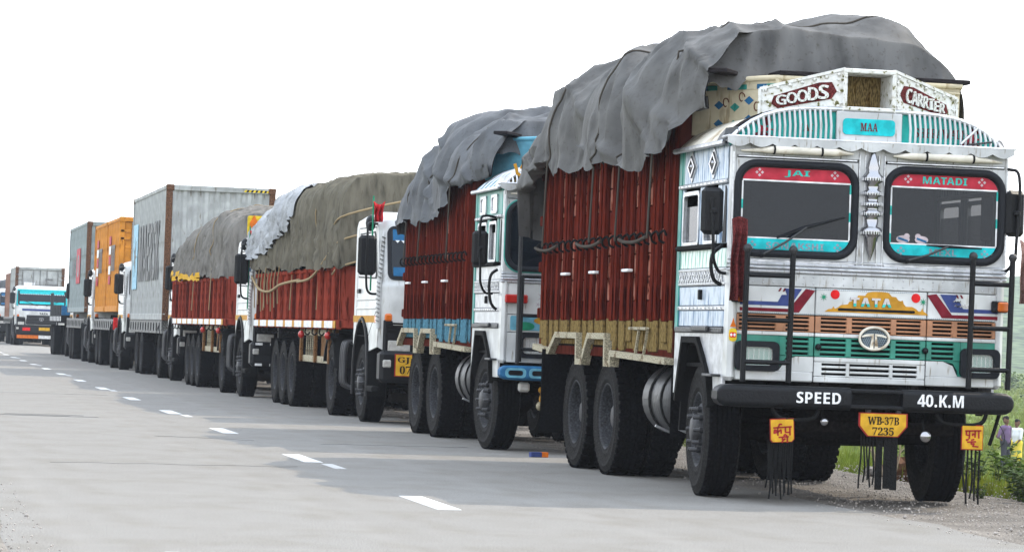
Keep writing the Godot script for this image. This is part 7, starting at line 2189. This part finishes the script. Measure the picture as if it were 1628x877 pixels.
func person(pos: Vector3, turn: float, label: String, shirt: Material, lower: Material, wrap: bool, akimbo: bool, h: float) -> void:
	var t := thing("person", label, "person", pos, turn, "people in the field")
	var V := func(x, y, z): return Vector3(x, y, z)
	var el := [V.call(-0.3, 1.12, -0.1), V.call(0.3, 1.12, -0.1)] if akimbo else [V.call(-0.25, 1.12, 0.0), V.call(0.23, 1.12, 0.05)]
	var wr := [V.call(-0.17, 0.98, 0.02), V.call(0.17, 0.98, 0.02)] if akimbo else [V.call(-0.2, 0.95, 0.2), V.call(0.18, 0.95, 0.22)]
	var body := mb()
	skin(body, [[V.call(0, 1.02, 0), V.call(0, 1.2, 0), 0.125, 0.13], [V.call(0, 1.2, 0), V.call(0, 1.36, -0.01), 0.13, 0.12], [V.call(-0.15, 1.39, -0.01), V.call(0.15, 1.39, -0.01), 0.06, 0.06], [V.call(0, 1.4, 0), V.call(0, 1.5, 0.015), 0.055, 0.05], [V.call(-0.18, 1.38, -0.01), el[0], 0.055, 0.042], [V.call(0.18, 1.38, -0.01), el[1], 0.055, 0.042], [el[0], wr[0], 0.038, 0.026], [el[1], wr[1], 0.038, 0.026], [V.call(-0.09, 0.94, 0), V.call(0.09, 0.94, 0), 0.11, 0.11], [V.call(-0.09, 0.92, 0), V.call(-0.1, 0.5, 0.02), 0.088, 0.058], [V.call(0.09, 0.92, 0), V.call(0.1, 0.5, 0.02), 0.088, 0.058], [V.call(-0.1, 0.5, 0.02), V.call(-0.11, 0.08, -0.02), 0.055, 0.036], [V.call(0.1, 0.5, 0.02), V.call(0.11, 0.08, -0.02), 0.055, 0.036], [V.call(-0.11, 0.05, -0.04), V.call(-0.12, 0.035, 0.13), 0.04, 0.03], [V.call(0.11, 0.05, -0.04), V.call(0.12, 0.035, 0.13), 0.04, 0.03]], 0.025, 0.012)
	part("body", body, M.skin, t)
	var hd := mb()
	skin(hd, [[V.call(0, 1.6, -0.005), V.call(0, 1.66, -0.01), 0.085, 0.09], [V.call(0, 1.545, 0.03), V.call(0, 1.6, 0.03), 0.05, 0.068], [V.call(0, 1.585, 0.1), V.call(0, 1.61, 0.09), 0.013, 0.009], [V.call(-0.085, 1.59, 0), V.call(-0.085, 1.62, -0.01), 0.016, 0.018], [V.call(0.085, 1.59, 0), V.call(0.085, 1.62, -0.01), 0.016, 0.018], [V.call(-0.03, 1.548, 0.078), V.call(0.03, 1.548, 0.078), 0.01, 0.01]], 0.012, 0.008)
	part("head", hd, M.skin, t)
	for s in [-1, 1]: part("eye", mb().ball(V.call(s * 0.032, 1.62, 0.088), Vector3(0.013, 0.007, 0.008), 8), M.hair, t)
	var hr := mb()
	skin(hr, [[V.call(0, 1.68, -0.03), V.call(0, 1.7, 0.02), 0.088, 0.075], [V.call(0, 1.6, -0.055), V.call(0, 1.66, -0.05), 0.06, 0.075]], 0.014, 0.01)
	part("hair", hr, M.hair, t)
	for s in [0, 1]:
		var hn := mb()
		var d: Vector3 = (wr[s] - el[s]).normalized()
		var side := d.cross(Vector3.UP).normalized()
		var w: Vector3 = wr[s]
		var bones := [[w, w + d * 0.07, 0.024, 0.028]]
		for k in 4:
			var r := w + d * 0.08 + side * (k - 1.5) * 0.019
			var tip: Vector3 = r + d * [0.03, 0.036, 0.034, 0.026][k]
			bones.append([r, tip, 0.0095, 0.009])
			bones.append([tip, tip + d * 0.02 - Vector3(0, 0.016, 0), 0.009, 0.007])
		bones.append([w + d * 0.03 + side * 0.022, w + d * 0.07 + side * 0.05, 0.011, 0.008])
		skin(hn, bones, 0.009, 0.003)
		part("hand", hn, M.skin, t)
	var sh := mb()
	skin(sh, [[V.call(0, 0.98, 0), V.call(0, 1.2, 0), 0.148, 0.145], [V.call(0, 1.2, 0), V.call(0, 1.35, -0.01), 0.145, 0.135], [V.call(-0.15, 1.39, -0.01), V.call(0.15, 1.39, -0.01), 0.075, 0.075], [V.call(-0.18, 1.38, -0.01), (el[0] as Vector3).lerp(wr[0], 0.15), 0.07, 0.056], [V.call(0.18, 1.38, -0.01), (el[1] as Vector3).lerp(wr[1], 0.15), 0.07, 0.056]], 0.028, 0.016)
	part("shirt", sh, shirt, t)
	var tr := mb()
	if wrap: skin(tr, [[V.call(-0.08, 0.96, 0), V.call(0.08, 0.96, 0), 0.13, 0.13], [V.call(-0.09, 0.92, 0), V.call(-0.1, 0.45, 0.02), 0.12, 0.13], [V.call(0.09, 0.92, 0), V.call(0.1, 0.45, 0.02), 0.12, 0.13]], 0.03, 0.03)
	else: skin(tr, [[V.call(-0.08, 0.95, 0), V.call(0.08, 0.95, 0), 0.125, 0.125], [V.call(-0.09, 0.92, 0), V.call(-0.1, 0.5, 0.02), 0.105, 0.08], [V.call(0.09, 0.92, 0), V.call(0.1, 0.5, 0.02), 0.105, 0.08], [V.call(-0.1, 0.5, 0.02), V.call(-0.11, 0.1, -0.02), 0.08, 0.065], [V.call(0.1, 0.5, 0.02), V.call(0.11, 0.1, -0.02), 0.08, 0.065]], 0.028, 0.014)
	part("wrap" if wrap else "trousers", tr, lower, t)
	t.scale = Vector3.ONE * h / 1.74
